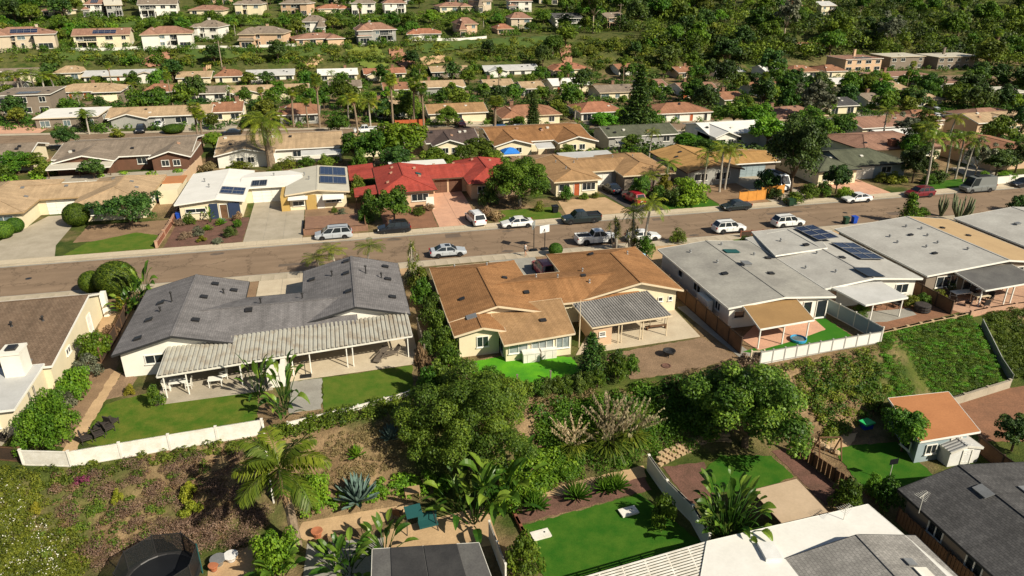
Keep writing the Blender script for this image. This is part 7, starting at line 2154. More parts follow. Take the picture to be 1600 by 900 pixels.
def trampoline(u, v):
    x, y = at(u, v, L); r = 2.5; t = thing('trampoline', 'black netted trampoline at the bottom left below the dry slope', 'trampoline', (x, y, L))
    MB().lathe([(.02, .84), (r * .86, .84), (r * .86, .86), (.02, .87)], (x, y, L), 24).build('mat', 'plastic_black', t)
    MB().lathe([(r * .86, .86), (r * .88, .92), (r, .92), (r, .84), (r * .86, .84)], (x, y, L), 24).build('rim_pad', 'metal_dark', t)
    m, nt, b = _new('net'); b.inputs['Base Color'].default_value = (.012, .014, .014, 1); b.inputs['Alpha'].default_value = .8; MATS['net'] = m
    P = [(x + r * math.cos(k * math.pi / 4 + .3), y + r * math.sin(k * math.pi / 4 + .3)) for k in range(8)]
    for k in range(8):
        p, q = P[k], P[(k + 1) % 8]
        MB().poly([(*p, L + .9), (*q, L + .9), (*q, L + 2.5), (*p, L + 2.5)]).build('net_panel', 'net', t)
        MB().tube([(*p, L), (*p, L + 2.6)], .05, 7).build('pole', 'fabric_teal' if k == 0 else 'metal_dark', t)
        MB().bar((*p, L + 2.5), (*q, L + 2.5), .04, .04).build('top_bar', 'metal_dark', t)
trampoline(255, 918)

# ------------------------------------------------------------------ fences and walls
def fence(name, label, pts, h, seg, panel, post, cat='fence', pw=.12, th=.05, cap=True, boards=0, z=None, rail=None):
    """posts and panels, each one a part, along ground-plan points"""
    x0, y0 = pts[0][:2]
    t = thing(name, label, cat, (x0, y0, tzf(x0, y0) if z is None else z), 0)
    zz = lambda x, y: tzf(x, y) if z is None else z
    done = False
    for (ax, ay), (bx, by) in zip(pts[:-1], pts[1:]):
        Ln = math.hypot(bx - ax, by - ay); n = max(1, round(Ln / seg))
        for i in range(n + 1):
            x, y = ax + (bx - ax) * i / n, ay + (by - ay) * i / n
            g = zz(x, y)
            if not (i == 0 and done):
                b = MB().box(x - pw / 2, x + pw / 2, y - pw / 2, y + pw / 2, g - .4, g + h + .06)
                if cap: b.box(x - pw * .65, x + pw * .65, y - pw * .65, y + pw * .65, g + h + .06, g + h + .1)
                b.build('post', post, t)
            if i < n:
                x2, y2 = ax + (bx - ax) * (i + 1) / n, ay + (by - ay) * (i + 1) / n
                g2 = zz(x2, y2)
                d = Vector((x2 - x, y2 - y, 0)); d.normalize(); nn = Vector((-d.y, d.x, 0)) * th / 2
                if boards:
                    for k in range(boards):
                        f0, f1 = (k + .08) / boards, (k + .92) / boards
                        P = Vector((x, y, g)).lerp(Vector((x2, y2, g2)), f0); Q = Vector((x, y, g)).lerp(Vector((x2, y2, g2)), f1)
                        hh = h * random.Random(k + i * 7).uniform(.95, 1.03)
                        b = MB()
                        lo, hi = Vector((0, 0, -.05)), Vector((0, 0, hh))
                        b.raw([P - nn + lo, Q - nn + lo, Q + nn + lo, P + nn + lo, P - nn + hi, Q - nn + hi, Q + nn + hi, P + nn + hi], [(3, 2, 1, 0), (4, 5, 6, 7), (0, 1, 5, 4), (1, 2, 6, 5), (2, 3, 7, 6), (3, 0, 4, 7)])
                        b.build('board', panel, t)
                else:
                    b = MB(); P, Q = Vector((x, y, g)), Vector((x2, y2, g2)); lo, hi = Vector((0, 0, -.25)), Vector((0, 0, h))
                    b.raw([P - nn + lo, Q - nn + lo, Q + nn + lo, P + nn + lo, P - nn + hi, Q - nn + hi, Q + nn + hi, P + nn + hi], [(3, 2, 1, 0), (4, 5, 6, 7), (0, 1, 5, 4), (1, 2, 6, 5), (2, 3, 7, 6), (3, 0, 4, 7)])
                    m = max(2, int(math.hypot(x2 - x, y2 - y) / .18))
                    pn = b.build('panel', panel, t)
                    b = MB()
                    for hz in (.06, h - .05): MB().bar(P + Vector((0, 0, hz)), Q + Vector((0, 0, hz)), th + .04, .1).build('rail', rail or post, pn)
        done = True
    return t
A_ = lambda u, v, z=0: at(u, v, z)
fence('vinyl_fence', 'white vinyl privacy fence along the left slope', [A_(38, 727), A_(112, 728), A_(412, 678)], 1.35, 3.4, 'vinyl_white', 'vinyl_white', pw=.16, th=.06)
fence('vinyl_fence', 'low white fence running down the slope beside the palm', [A_(413, 676), ground(420, 735)[:2], ground(428, 785)[:2]], 1.0, 1.6, 'vinyl_white', 'vinyl_white', pw=.12)
fence('wood_fence', 'dark wood fence at the left frame edge', [A_(-30, 716), A_(36, 722)], 1.3, 2.4, 'wood_dark', 'wood_brown')
fence('picket_fence', 'low white fence behind creepers below the grey house', [A_(450, 667), A_(560, 640), A_(640, 618)], .45, 2.0, 'vinyl_white', 'vinyl_white', pw=.08)
fence('side_fence', 'tall wooden fence between the brown-roofed and the grey flat-roofed house', [(35.3, 77), (35.4, 66), (35.6, 54.6)], 1.75, 2.4, 'wood_brown', 'wood_dark')
fence('panel_fence', 'white panel fence with dark joints along the turf yard', [(36.4, 52.4), (43, 52.9), (50.2, 53.4)], 1.3, 1.45, 'roof_white', 'wall_grey', pw=.11, th=.05)
fence('panel_fence', 'pale green side fence of the turf yard', [(50.3, 53.4), (49.9, 57), (49.2, 61.2)], 1.7, 1.8, 'wall_bluegrey', 'metal_white', pw=.1)
fence('timber_gate', 'short grey timber gate at the corner of the turf yard', [(35.7, 52.9), (36.9, 52.7)], 1.2, 1.2, 'wood_grey', 'trim_cream')
fence('side_fence', 'dark fence between the grey flat-roofed and two-tone roofed house', [(61.9, 76), (61.9, 66), (62.0, 57.2)], 1.6, 2.4, 'wood_brown', 'wood_dark')
fence('chain_fence', 'thin rail fence running down the ivy bank', [A_(1535, 503), A_(1582, 592, -3.6)], .9, 2.2, 'metal_grey', 'metal_grey', pw=.06, th=.02, cap=False)
fence('yard_wall', 'low pink block wall above the ivy at right', [(63.8, 56.4), (66.2, 56.7), (70, 56.9), (90, 57)], .6, 3.0, 'stone_pink', 'stone_pink', 'wall', pw=.24, th=.2)
fence('yard_kerb', 'low stone edging of the dirt yard above the ivy', [(51.6, 55.0), (57, 55.8), (63.4, 56.6)], .28, 1.6, 'block_tan', 'block_tan', 'wall', pw=.3, th=.26, cap=False)
fence('retaining_wall', 'pale concrete wall at the foot of the ivy bank', [A_(1466, 640, -4), A_(1575, 606, -4)], .9, 3, 'concrete', 'concrete', 'wall', pw=.2, th=.2, z=-4)
fence('side_fence', 'grey wooden fence leaning beside the hedge of the grey house', [(5.9, 60.2), (5.9, 66)], 1.7, 2.4, 'wood_grey', 'wood_grey')
fence('side_fence', 'dark wooden fence between the cream bungalow and the grey house', [(-23.8, 78.5), (-23.6, 72), (-23.8, 67)], 1.5, 2.4, 'wood_dark', 'wood_brown')
fence('garden_wall', 'white garden wall curving between the two lower lawns', [A_(1012, 735, -4), A_(1040, 775, -4), A_(1080, 815, -4), A_(1105, 860, -4)], 1.5, 2.4, 'wall_white', 'wall_white', 'wall', pw=.16, th=.14, z=-4)
fence('brick_edging', 'red brick edging along the lower lawn', [A_(798, 795, -4), A_(822, 842, -4)], .3, 1.0, 'brick_red', 'brick_red', 'wall', pw=.22, th=.2, z=-4, cap=False)
fence('white_fence', 'white fence panel beside the black felt shelter', [A_(765, 842, -4), A_(790, 910, -4)], 1.6, 1.8, 'vinyl_white', 'vinyl_white', z=-4)
fence('picket_fence', 'brown slatted fence between the two lower lawns', [A_(1238, 705, -4), A_(1338, 778, -4)], 1.25, 2.3, 'wood_brown', 'wood_dark', boards=5, z=-4, th=.06)
fence('picket_fence', 'long slatted fence beside the charcoal-roofed house', [A_(1400, 815, -4), A_(1520, 925, -4)], 1.3, 2.0, 'wood_brown', 'wood_dark', boards=8, z=-4, th=.05)
fence('wood_fence', 'brown fence behind the small metal shed', [A_(1525, 705, -4), A_(1562, 735, -4), A_(1640, 790, -4)], 1.5, 2.3, 'wood_brown', 'wood_dark', z=-4)
fence('timber_gate', 'bright orange timber gate at the far kerb', [(60.8, 99.6), (65.6, 99.9)], 1.6, 1.6, 'wood_orange', 'wood_orange', 'gate')
fence('timber_fence', 'bright orange timber fence behind the gate', [(65.8, 101.4), (70.4, 102.2)], 1.5, 1.6, 'wood_orange', 'wood_orange')
fence('garden_wall', 'brown brick kerb in front of the raised brick terrace', [(-6.0, 99.35), (2.6, 99.35)], .85, 4.3, 'brick_brown', 'brick_brown', 'wall', pw=.24, th=.2, cap=False)
fence('boundary_wall', 'terracotta wall between the tan hipped and the white-roofed house', [(-25.0, 98.8), (-24.8, 108), (-25.0, 118)], .9, 4.5, 'brick_red', 'stone_pink', 'wall', pw=.3, th=.24)
fence('boundary_wall', 'pink wall behind the tan hipped house', [(-26.8, 128), (-26.4, 148)], 1.8, 5, 'wall_peach', 'wall_peach', 'wall', pw=.22, th=.18)
fence('side_fence', 'dark fence between the white-roofed and the red-roofed house', [(2.4, 100), (2.6, 112), (1.4, 128)], 1.6, 2.6, 'wood_dark', 'wood_brown')
fence('back_wall', 'white wall across the back of the tan hipped house', [(-47, 131.5), (-27, 131.2)], 1.5, 5, 'wall_white', 'wall_white', 'wall', pw=.2, th=.16)
fence('back_wall', 'cream wall beyond the house with the open garage', [ground(150, 160)[:2], ground(185, 158)[:2], ground(250, 162)[:2]], 2.0, 5, 'wall_cream', 'wall_cream', 'wall', pw=.25, th=.2)
fence('timber_fence', 'red-orange timber fence on the back street', [ground(618, 200)[:2], ground(664, 198)[:2]], 1.9, 2.0, 'wood_red', 'wood_red')
fence('timber_fence', 'orange timber fence in the second row at right', [ground(1068, 153)[:2], ground(1102, 151)[:2]], 2.2, 2.4, 'wood_red', 'wood_red')
fence('street_wall', 'white wall beside the grey van at the far kerb', [(104.5, 98.6), (112, 99.0), (130, 100)], 1.3, 6, 'wall_white', 'wall_white', 'wall', pw=.24, th=.2)
fence('bank_wall', 'thin white wall along the top of the bank at left', [ground(112, 79)[:2], ground(300, 75)[:2], ground(470, 72)[:2]], 1.0, 12, 'wall_white', 'wall_white', 'wall', pw=.2, th=.2)
fence('bank_wall', 'thin white wall along the top of the bank in the middle', [ground(640, 64)[:2], ground(760, 60)[:2]], 1.0, 12, 'wall_white', 'wall_white', 'wall', pw=.2, th=.2)
fence('street_rail', 'dark red rail beside the near kerb at right', [(52.6, 84.6), (57.4, 84.2)], .9, 1.6, 'wood_dark', 'brick_red', pw=.12)
# interlocking stone wall under the glossy tree: each block a part
t = thing('block_wall', 'curved wall of pale honeycomb blocks under the glossy tree', 'wall', (*at(1080, 718, -4), L))
me = MB().obox((0, 0, 0), .44, .34, .2).mesh('block'); me.materials.append(MATS['block_tan'])
for r_ in range(4):
    for i in range(13):
        f = (i + .5 * (r_ % 2)) / 13
        u, v = 1032 + 112 * f, 727 - 32 * math.sin(f * 1.75)
        x, y = at(u, v, -4); ox, oy = t.location.x, t.location.y
        o = obj('block', me, None, t, (x - ox, y - oy + r_ * .18, .1 + r_ * .2)); o.rotation_euler = (0, 0, .5 - .7 * f)
# boulders of the upper garden
rg = random.Random(9)
for i in range(7):
    u, v = 1270 + i * 6 + rg.uniform(-3, 3), 690 + i * 3.2
    x, y = at(u, v, -4); b = MB(); b.lathe([(.1, -.1), (.3, 0), (.34, .18), (.2, .34), (.05, .38)], (x, y, L), 7)
    for k in range(len(b.v)): vx = b.v[k]; b.v[k] = (vx[0] + rg.uniform(-.06, .06), vx[1] + rg.uniform(-.06, .06), vx[2] + rg.uniform(-.04, .04))
    b.org = Vector((x, y, L)); o = b.build('boulder', 'block_tan'); tag(o, f"pale boulder by the slatted fence, {ORD[i]}", 'boulder', 'boulders by the slatted fence')

# ------------------------------------------------------------------ small things
def bin_(u, v, mat, label, z=.02, w=.62):
    x, y = at(u, v, z); t = thing('wheelie_bin', label, 'bin', (x, y, z), 0)
    b = MB(); b.raw([(x - w * .4, y - w * .42, z + .08), (x + w * .4, y - w * .42, z + .08), (x + w * .4, y + w * .42, z + .08), (x - w * .4, y + w * .42, z + .08), (x - w / 2, y - w / 2, z + 1.0), (x + w / 2, y - w / 2, z + 1.0), (x + w / 2, y + w / 2, z + 1.0), (x - w / 2, y + w / 2, z + 1.0)], [(3, 2, 1, 0), (4, 5, 6, 7), (0, 1, 5, 4), (1, 2, 6, 5), (2, 3, 7, 6), (3, 0, 4, 7)]).build('body', mat, t)
    MB().obox((x, y, z + 1.05), w * 1.1, w * 1.12, .08, 0, .06).build('lid', mat, t)
    for s in (-1, 1): MB().tube([(x + s * w * .42, y + w * .5, z + .12), (x + s * w * .5, y + w * .5, z + .12)], .12, 10).build('wheel', 'tyre', t)
    return t
bin_(867, 332, 'plastic_black', 'black wheelie bin by the sandy drive at the far kerb', w=.9)
bin_(1234, 321, 'plastic_green', 'dark bin at the far kerb below the broad pine', w=.8); bin_(1240, 320, 'plastic_green', 'dark green bin beside the far kerb drive', w=.8)
bin_(1321, 350, 'plastic_green', 'dark green bin at the near kerb beside the blue one', RZ, .7); bin_(1334, 349, 'plastic_blue', 'blue bin at the near kerb beside the dark green one', RZ, .7)
bin_(250, 315, 'plastic_blue', 'blue bin against the white wall of the tan hipped house', .0, .7); bin_(281, 343, 'plastic_blue', 'blue bin in the shade by the navy front', .0, .8)

def hoop(u, v, label, h=3.6, rz=0.0, white=True):
    x, y = at(u, v, RZ); t = thing('basketball_hoop', label, 'basketball hoop', (x, y, RZ), 0)
    MB().box(x - .45, x + .45, y - .35, y + .35, RZ, RZ + .22).build('base', 'plastic_black', t)
    MB().tube([(x, y, RZ), (x, y, RZ + h - .7), (x + .1, y + .5, RZ + h - .3)], .06, 7).build('pole', 'metal_dark', t)
    MB().obox((x + .1, y + .55, RZ + h - .3), 1.5 if white else 1.2, .05, 1.0, rz).build('backboard', 'plastic_white' if white else 'glass_curtain', t)
    b = MB(); n = 12
    b.tube([(x + .1 + .23 * math.cos(6.283 * k / n), y + .85 + .23 * math.sin(6.283 * k / n), RZ + h - .65) for k in range(n + 1)], .012, 4, False)
    b.build('rim', 'wood_orange', t)
    return t
hoop(834, 392, 'basketball hoop with clear backboard at the near kerb', 3.7, 1.0, False)
hoop(851, 390, 'basketball hoop with white backboard at the near kerb', 3.0, .3)

def person(u, v):
    """walker on the near pavement: one continuous skinned body"""
    x, y = at(u, v, .02)
    t = thing('person', 'person in a pale top walking on the near pavement beside the basketball hoop', 'person', (x, y, .02), R(200))
    me = bpy.data.meshes.new('body')
    P = [((0, 0, .95), (.15, .12)), ((0, 0, 1.15), (.14, .11)), ((.02, 0, 1.38), (.17, .12)), ((.03, 0, 1.5), (.065, .065)), ((.05, 0, 1.57), (.075, .08)), ((.06, 0, 1.68), (.095, .085)), ((.05, 0, 1.76), (.05, .05)),
         ((0, .1, .88), (.1, .1)), ((.14, .1, .48), (.065, .065)), ((.1, .1, .1), (.045, .045)), ((.24, .1, .04), (.04, .035)),
         ((0, -.1, .88), (.1, .1)), ((-.04, -.1, .48), (.065, .065)), ((-.28, -.1, .14), (.045, .045)), ((-.17, -.1, .04), (.04, .035)),
         ((.02, .2, 1.4), (.06, .06)), ((-.08, .25, 1.13), (.045, .045)), ((-.02, .26, .9), (.033, .033)), ((.02, .26, .8), (.035, .03)),
         ((.02, -.2, 1.4), (.06, .06)), ((.06, -.25, 1.13), (.045, .045)), ((.22, -.24, .98), (.033, .033)), ((.3, -.23, .95), (.035, .03))]
    E = [(0, 1), (1, 2), (2, 3), (3, 4), (4, 5), (5, 6), (0, 7), (7, 8), (8, 9), (9, 10), (0, 11), (11, 12), (12, 13), (13, 14), (2, 15), (15, 16), (16, 17), (17, 18), (2, 19), (19, 20), (20, 21), (21, 22)]
    me.from_pydata([p[0] for p in P], E, [])
    o = obj('body', me, None, t)
    m = o.modifiers.new('skin', 'SKIN'); o.modifiers.new('smooth', 'SUBSURF').render_levels = 1
    sv = me.skin_vertices[0].data
    for k, p in enumerate(P): sv[k].radius = p[1]
    sv[0].use_root = True
    me.materials.append(MATS['skin'])
    b = MB().lathe([(.19, .92), (.165, 1.1), (.19, 1.3), (.2, 1.4), (.1, 1.5)], n=12); q = b.mesh('shirt', True); q.materials.append(MATS['shirt_white']); obj('shirt', q, None, t).scale = (.85, 1.15, 1)
    b = MB().lathe([(.13, .62), (.15, .75), (.19, .93)], n=12); q = b.mesh('shorts', True); q.materials.append(MATS['wicker_dark']); obj('shorts', q, None, t).scale = (1, 1.2, 1)
    b = MB().lathe([(.1, 1.64), (.115, 1.7), (.1, 1.78), (.04, 1.82)], n=10); q = b.mesh('hair', True); q.materials.append(MATS['hair_dark']); obj('hair', q, None, t, (.03, 0, 0))
person(821, 400)

def parasol(x, y, z, h, r, mat, label, tilt=0):
    t = thing('parasol', label, 'parasol', (x, y, z), 0)
    MB().tube([(x, y, z), (x, y, z + h)], .035, 6).build('pole', 'metal_white', t)
    n = 8; b = MB(); top = (x, y, z + h + .35)
    ring = [(x + r * math.cos(6.283 * k / n), y + r * math.sin(6.283 * k / n), z + h - .1) for k in range(n)]
    for k in range(n): b.poly([top, ring[k], ring[(k + 1) % n]]); b.poly([ring[k], (ring[k][0], ring[k][1], ring[k][2] - .15), (ring[(k + 1) % n][0], ring[(k + 1) % n][1], ring[k][2] - .15), ring[(k + 1) % n]])
    b.build('canopy', mat, t)
    return t
x, y = at(992, 396, 2.2); parasol(x, y, 0, 2.1, 1.4, 'fabric_paleblue', 'pale blue parasol behind the brown-roofed house')
x, y, z = ground(797, 252); t = thing('canopy_tent', 'bright blue canopy tent in the yard of the brown gabled house', 'tent', (x, y, z))
b = MB(); c = [(x - 1.6, y - 1.6), (x + 1.6, y - 1.6), (x + 1.6, y + 1.6), (x - 1.6, y + 1.6)]
for k in range(4): p, q = c[k], c[(k + 1) % 4]; b.poly([(*p, z + 2.0), (*q, z + 2.0), ((q[0] + x) / 2, (q[1] + y) / 2, z + 2.5), ((p[0] + x) / 2, (p[1] + y) / 2, z + 2.5)]); b.poly([((p[0] + x) / 2, (p[1] + y) / 2, z + 2.5), ((q[0] + x) / 2, (q[1] + y) / 2, z + 2.5), (x, y, z + 2.8)]); b.poly([(*p, z + 1.75), (*q, z + 1.75), (*q, z + 2.0), (*p, z + 2.0)])
b.build('canopy', 'fabric_blue', t)
for p in c: MB().box(p[0] - .04, p[0] + .04, p[1] - .04, p[1] + .04, z - .2, z + 2).build('leg', 'metal_white', t)

def table(x, y, z, w, d, label, mat='wicker_dark', h=.74, name='patio_table'):
    t = thing(name, label, 'table', (x, y, z), 0)
    MB().box(x - w / 2, x + w / 2, y - d / 2, y + d / 2, z + h - .06, z + h).build('tabletop', mat, t)
    for sx in (-1, 1):
        for sy in (-1, 1): MB().box(x + sx * (w / 2 - .08) - .03, x + sx * (w / 2 - .08) + .03, y + sy * (d / 2 - .08) - .03, y + sy * (d / 2 - .08) + .03, z, z + h - .06).build('leg', mat, t)
    return t
def chair(x, y, z, rz, label, mat='wicker_dark', s=1.0, group=None):
    t = thing('patio_chair', label, 'chair', (0, 0, 0), 0, group)
    MB().box(-.3 * s, .3 * s, -.3 * s, .3 * s, .34, .46).build('seat', mat, t)
    MB().obox((-.3 * s, 0, .75), .09, .6 * s, .62, 0, 0, -.2).build('backrest', mat, t)
    for sy in (-1, 1): MB().box(-.3 * s, .28 * s, sy * .32 * s - .04, sy * .32 * s + .04, .55, .62).build('armrest', mat, t)
    for sx in (-1, 1):
        for sy in (-1, 1): MB().box(sx * .27 * s - .025, sx * .27 * s + .025, sy * .28 * s - .025, sy * .28 * s + .025, 0, .36 if sx < 0 else .56).build('leg', mat, t)
    t.location = (x, y, z); t.rotation_euler = (0, 0, R(rz))
    return t
def lounger(x, y, z, rz, label, mat='wicker_grey'):
    t = thing('sun_lounger', label, 'lounger', (0, 0, 0), 0)
    MB().obox((.25, 0, .36), 1.2, .62, .14).build('seat', mat, t); MB().obox((-.65, 0, .6), .85, .62, .14, 0, 0, .75).build('backrest', mat, t); MB().obox((.95, 0, .28), .4, .6, .12, 0, 0, .4).build('footrest', mat, t)
    for sy in (-1, 1): MB().box(-.5, .6, sy * .36 - .035, sy * .36 + .035, .52, .58).build('armrest', mat, t)
    for sx in (-.5, .7):
        for sy in (-1, 1): MB().box(sx - .03, sx + .03, sy * .3 - .03, sy * .3 + .03, 0, .32).build('leg', mat, t)
    t.location = (x, y, z); t.rotation_euler = (0, 0, R(rz))
def G0(u, v, z=.05): return at(u, v, z)
lounger(*G0(612, 556), .05, 200, 'grey lounger under the edge of the ribbed patio cover', 'wicker_grey')
lounger(*G0(596, 560), .05, 240, 'grey lounger beside the other one on the sunny patio', 'wicker_grey')
for i, (u, v, rz) in enumerate(((137, 690, 20), (155, 684, 30), (170, 674, 40), (176, 664, 60))):
    chair(*G0(u, v, .03), .03, rz, f"dark padded garden chair on the left lawn, {ORD[i]} of four", 'wicker_dark', 1.25, 'dark chairs on the left lawn')
table(*G0(158, 672, .03), .03, .8, .8, 'small dark table between the padded chairs on the left lawn', h=.5)
table(*G0(10, 668), .05, 2.0, 1.2, 'dark dining table on the terrace of the cream bungalow')
chair(*G0(28, 672), .05, 180, 'pale green metal chair beside the dark dining table', 'wall_bluegrey', .9); chair(*G0(5, 690), .05, 90, 'dark metal chair in front of the dark dining table', 'wicker_dark', .9)
table(*G0(280, 606), .05, 1.4, .9, 'white table under the left end of the ribbed patio cover', 'trim_white'); chair(*G0(262, 610), .05, 0, 'pale chair left of the white patio table', 'metal_white', .9); chair(*G0(296, 606), .05, 180, 'pale chair right of the white patio table', 'metal_white', .9)
table(*G0(338, 602), .05, 1.2, .8, 'white serving table beside the paddle leaves', 'trim_white'); chair(*G0(350, 592), .05, 200, 'white chair behind the serving table', 'trim_white')
x, y = G0(478, 588); t = thing('tool_stand', 'dark metal stand at the end of the concrete garden path', 'stand', (x, y, .05)); MB().tube([(x, y, .05), (x, y, 1.7)], .04, 6).build('pole', 'metal_dark', t); MB().box(x - .5, x + .5, y - .3, y + .3, .05, .12).build('base', 'metal_dark', t); MB().bar((x - .3, y, 1.6), (x + .3, y, 1.7), .06, .06).build('arm', 'metal_dark', t)
table(*G0(1025, 505), .05, 1.8, .8, 'picnic table on the cream patio under the dark cover', 'wood_grey'); x, y = G0(1025, 514); MB
t = thing('bench', 'wooden bench in front of the picnic table on the cream patio', 'bench', (x, y, .045)); MB().box(x - 1.2, x + 1.2, y - .16, y + .16, .4, .46).build('seat', 'wood_brown', t)
for sx in (-1, 1): MB().box(x + sx - .05, x + sx + .05, y - .14, y + .14, .045, .4).build('leg', 'wood_brown', t)
x, y = G0(1045, 556, .03); t = thing('fire_pit', 'round black fire pit on the brown gravel', 'fire pit', (x, y, .03)); MB().lathe([(.2, .25), (.5, .35), (.62, .55), (.62, .6), (.55, .58), (.3, .42)], (x, y, .03), 16).build('bowl', 'metal_dark', t)
for k in range(3): a = k * 2.1; MB().bar((x + .45 * math.cos(a), y + .45 * math.sin(a), .03), (x + .4 * math.cos(a), y + .4 * math.sin(a), .42), .05, .05).build('leg', 'metal_dark', t)
x, y = G0(1041, 572, .03); o = MB((x, y, .03)); o.lathe([(.42, 0), (.45, .06), (.36, .08), (.34, .03)], (x, y, .03), 16); o = o.build('fire_ring', 'mulch'); tag(o, 'flat rusty ring on the gravel in front of the fire pit', 'fire ring')
x, y = G0(1247, 532, .04); t = thing('paddling_pool', 'small round blue paddling pool on the turf', 'pool', (x, y, .04)); MB().lathe([(.7, 0), (.78, .04), (.8, .28), (.74, .3), (.7, .1), (.05, .08)], (x, y, .04), 18).build('basin', 'plastic_aqua', t); MB().lathe([(.7, .16), (.3, .165), (.02, .165)], (x, y, .04), 18).build('water', 'glass_blue', t)
for i, (u0, u1) in enumerate(((818, 843), (846, 869))):
    xa, ya = at(u0, 568 - 6 * i, .03); xb, yb = at(u1, 564 - 6 * i, .03); w = xb - xa
    t = thing('storage_box', ['left white deck storage box on the neon lawn', 'right white deck storage box on the neon lawn'][i], 'storage box', (xa, ya, .03), 0, 'white storage boxes')
    MB().box(xa, xb, ya, ya + .85, .04, .95).build('body', 'vinyl_white', t); MB().obox(((xa + xb) / 2, ya + .42, 1.02), w + .08, .95, .1, 0, .12).build('lid', 'vinyl_white', t)
    for k in range(2): MB().bar((xa + w * (k + .5) / 2, ya - .01, .1), (xa + w * (k + .5) / 2, ya - .01, .9), .03, .03).build('groove', 'metal_white', t)
for i, (u, v) in enumerate(((808, 600), (860, 594), (912, 585))):
    x, y = at(u, v, .04); o = MB((x, y, .04)).box(x - .06, x + .06, y - .06, y + .06, .04, .95).box(x - .09, x + .09, y - .09, y + .09, .95, 1.02).build('garden_post', 'wood_grey'); tag(o, f"short post at the hedge of the neon lawn, {ORD[i]}", 'post', 'posts at the neon lawn')
for u, v, lb in ((845, 836, 'white slab lying on the left of the lower green lawn'), (982, 800, 'pale slab lying on the right of the lower green lawn in partial shade')):
    x, y = at(u, v, L + .1); t = thing('play_board', lb, 'board', (x, y, L + .03)); MB().obox((x, y, L + .17), 1.4, .85, .1, .12).build('panel', 'vinyl_white', t); MB().obox((x, y, L + .08), 1.3, .75, .1, .12).build('base', 'metal_white', t)
    MB().lathe([(.07, 0), (.07, .02), (.01, .02)], (x + .3, y + .12, L + .22), 10).build('hole', 'plastic_black', t)
for i, (u, v, w, mt) in enumerate(((1500, 465, 2.2, 'trim_white'), (1530, 470, 1.8, 'trim_cream'), (1372, 482, 1.6, 'wood_brown'), (1555, 452, 1.4, 'trim_white'))):
    table(*G0(u, v), .05, w, 1.0, ['white table on the pink terrace at right', 'cream table beside the white one on the pink terrace', 'brown table under the pale patio cover', 'white table at the right edge of the pink terrace'][i], mt)
for i, (u, v, rz) in enumerate(((1488, 474, 40), (1512, 478, 120), (1520, 462, 250), (1545, 470, 200), (1478, 462, 0), (1538, 480, 80))): chair(*G0(u, v), .05, rz, f"dark chair among the tables on the pink terrace, {ORD[i] if i < 5 else 'rightmost'}", 'wicker_dark', 1.0, 'dark chairs on the pink terrace')
for i, (u, v) in enumerate(((1392, 476), (1402, 480))): chair(*G0(u, v), .05, 200, ['left black chair under the pale patio cover', 'right black chair under the pale patio cover'][i], 'wicker_dark', 1.1)
x, y = G0(1440, 486, .02); t = thing('hot_tub', 'round dark barrel on the dirt yard', 'tub', (x, y, .02)); MB().lathe([(.75, 0), (.82, .4), (.78, .8), (.7, .84), (.1, .86)], (x, y, .02), 16).build('barrel', 'wicker_dark', t)
for k in range(3): MB().lathe([(.83, .12 + .28 * k), (.84, .14 + .28 * k), (.84, .2 + .28 * k), (.83, .22 + .28 * k)], (x, y, .02), 16).build('hoop', 'metal_dark', t)
x, y = G0(1205, 508); t = thing('wicker_sofa', 'brown curved sofa under the orange patio cover', 'sofa', (x, y, .05)); MB().obox((x, y, .25), 2.4, .9, .4, -.5).build('seat', 'wicker_grey', t); MB().obox((x + .15, y + .4, .55), 2.4, .25, .6, -.5).build('backrest', 'wicker_grey', t)
x, y = at(1353, 668, L); t = thing('sandbox_toy', 'blue and green plastic toy in the shade of the lower yard', 'toy', (x, y, L)); MB().obox((x, y, L + .25), .9, .7, .5).build('body', 'plastic_blue', t); MB().obox((x, y, L + .58), 1.1, .9, .14, .2).build('roof', 'plastic_toygreen', t)
x, y = at(1292, 715, L); t = thing('garden_swing', 'leaning wooden swing frame by the slatted fence', 'swing', (x, y, L)); b = [(x - .9, y + .3), (x + .9, y - .1)]
for px_, py_ in b:
    for s in (-1, 1): MB().bar((px_, py_ + s * .6, L), (px_, py_, L + 2.0), .09, .09).build('leg', 'wood_brown', t)
MB().bar((*b[0], L + 2.0), (*b[1], L + 2.0), .1, .1).build('crossbar', 'wood_brown', t)
for s in (.35, .6): px_, py_ = b[0][0] + (b[1][0] - b[0][0]) * s, b[0][1] + (b[1][1] - b[0][1]) * s; MB().bar((px_, py_, L + .5), (px_, py_, L + 1.95), .02, .02).build('rope', 'metal_grey', t)
x, y = at(1388, 752, L); t = thing('toy_hoop', 'small basketball hoop on the lower right lawn', 'basketball hoop', (x, y, L)); MB().tube([(x, y, L), (x, y, L + 1.8)], .03, 6).build('pole', 'metal_white', t); MB().obox((x, y - .08, L + 2.0), .75, .05, .5).build('backboard', 'plastic_black', t); MB().obox((x, y, L + .06), .5, .5, .12).build('base', 'plastic_black', t)
def antenna(u, v, z, h, label):
    x, y = at(u, v, z); t = thing('tv_antenna', label, 'antenna', (x, y, z)); MB().tube([(x, y, z - .1), (x, y, z + h)], .025, 6).build('mast', 'metal_white', t)
    MB().bar((x - .5, y - .2, z + h), (x + .5, y + .2, z + h), .03, .03).build('boom', 'metal_white', t)
    for k in range(7): f = -.5 + k / 6; w = .55 - .05 * k; MB().bar((x + f + .15 * w, y + .4 * f - .8 * w, z + h + .02), (x + f - .15 * w, y + .4 * f + .8 * w, z + h + .02), .02, .02).build('element', 'metal_white', t)
antenna(1318, 812, -1.3, 1.0, 'thin aerial standing on the white flat roof'); antenna(1436, 800, -1.2, 1.5, 'large tv aerial with bent rods by the charcoal roof')
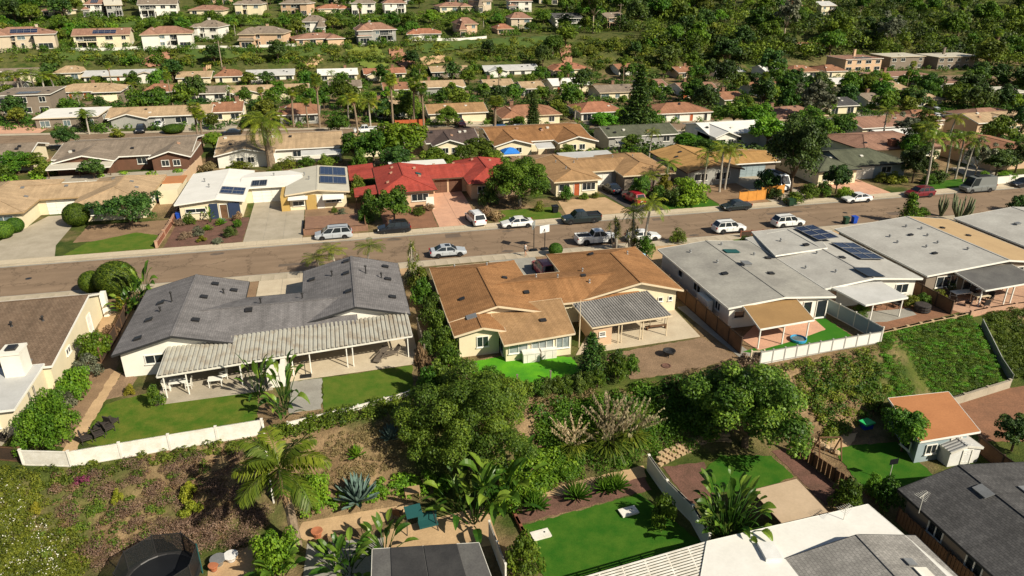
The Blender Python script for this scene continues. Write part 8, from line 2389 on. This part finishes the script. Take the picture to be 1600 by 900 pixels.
for i, (u, v) in enumerate(((1100, 885, ), )): pass
for i, (u, v, r_) in enumerate(((342, 882, .55), (362, 876, .5), (335, 892, .35))):
    x, y = at(u, v, L); t = thing('garden_pot', ['grey round table among pots at bottom left', 'white round stool among pots at bottom left', 'terracotta pot at bottom left beside the black vehicle'][i], 'pot', (x, y, L)); MB().lathe([(r_ * .5, 0), (r_ * .7, .3), (r_, .5), (r_, .56), (.02, .57)], (x, y, L), 14).build('bowl', ['metal_grey', 'plastic_white', 'terracotta'][i], t); MB().lathe([(r_ * .55, 0), (r_ * .55, .06), (.02, .06)], (x, y, L), 12).build('foot', 'metal_grey', t)
x, y = at(496, 838, L); t = thing('garden_pot', 'terracotta pot at the left end of the stone path', 'pot', (x, y, L)); MB().lathe([(.25, 0), (.38, .45), (.44, .5), (.42, .56), (.05, .5)], (x, y, L), 14).build('bowl', 'terracotta', t); MB().lathe([(.3, 0), (.3, .05), (.02, .05)], (x, y, L), 12).build('saucer', 'terracotta', t)
x, y = at(645, 778, L); table(x, y, L, 1.2, .9, 'wooden potting table under the olive tree', 'trim_tan', .8); chair(*at(622, 808, L), L, 60, 'wooden chair on the lower stone terrace', 'wood_brown')
x, y = at(648, 828, L); t = thing('canopy_swing', 'teal canopied swing seat on the lower terrace', 'swing seat', (x, y, L))
MB().obox((x, y, L + 1.75), 1.2, 1.2, .06, .1, .12).build('canopy', 'fabric_teal', t); MB().obox((x + 1.0, y - .1, L + .5), 1.4, .7, .15, .1).build('seat', 'fabric_teal', t); MB().obox((x + 1.0, y + .3, L + .85), 1.4, .12, .6, .1).build('backrest', 'fabric_teal', t)
for sx in (-.6, 1.7): MB().bar((x + sx, y - .5, L), (x + sx * .8, y, L + 1.75), .06, .06).build('leg', 'metal_dark', t); MB().bar((x + sx, y + .6, L), (x + sx * .8, y, L + 1.75), .06, .06).build('leg', 'metal_dark', t)
# lamp and power poles
for u, v, h, lb in ((968, 47, 12, 'tall power pole on the hill at upper middle'), (348, 112, 11, 'pale pole at the foot of the bank at left')):
    x, y, z = ground(u, v); t = thing('power_pole', lb, 'pole', (x, y, z)); MB().tube([(x, y, z - 1), (x, y, z + h)], [.2, .14], 7).build('mast', 'bark_pale', t); MB().bar((x - 1.4, y, z + h - .8), (x + 1.4, y, z + h - .8), .14, .14).build('crossarm', 'bark', t)
    for s in (-1.2, 0, 1.2): MB().lathe([(.07, 0), (.09, .1), (.04, .22)], (x + s, y, z + h - .72), 6).build('insulator', 'metal_white', t)

for _b in (('mailbox', 'white house-number kerb mark left of the silver minivan', 108, 400), ):
    pass
finish_labels()
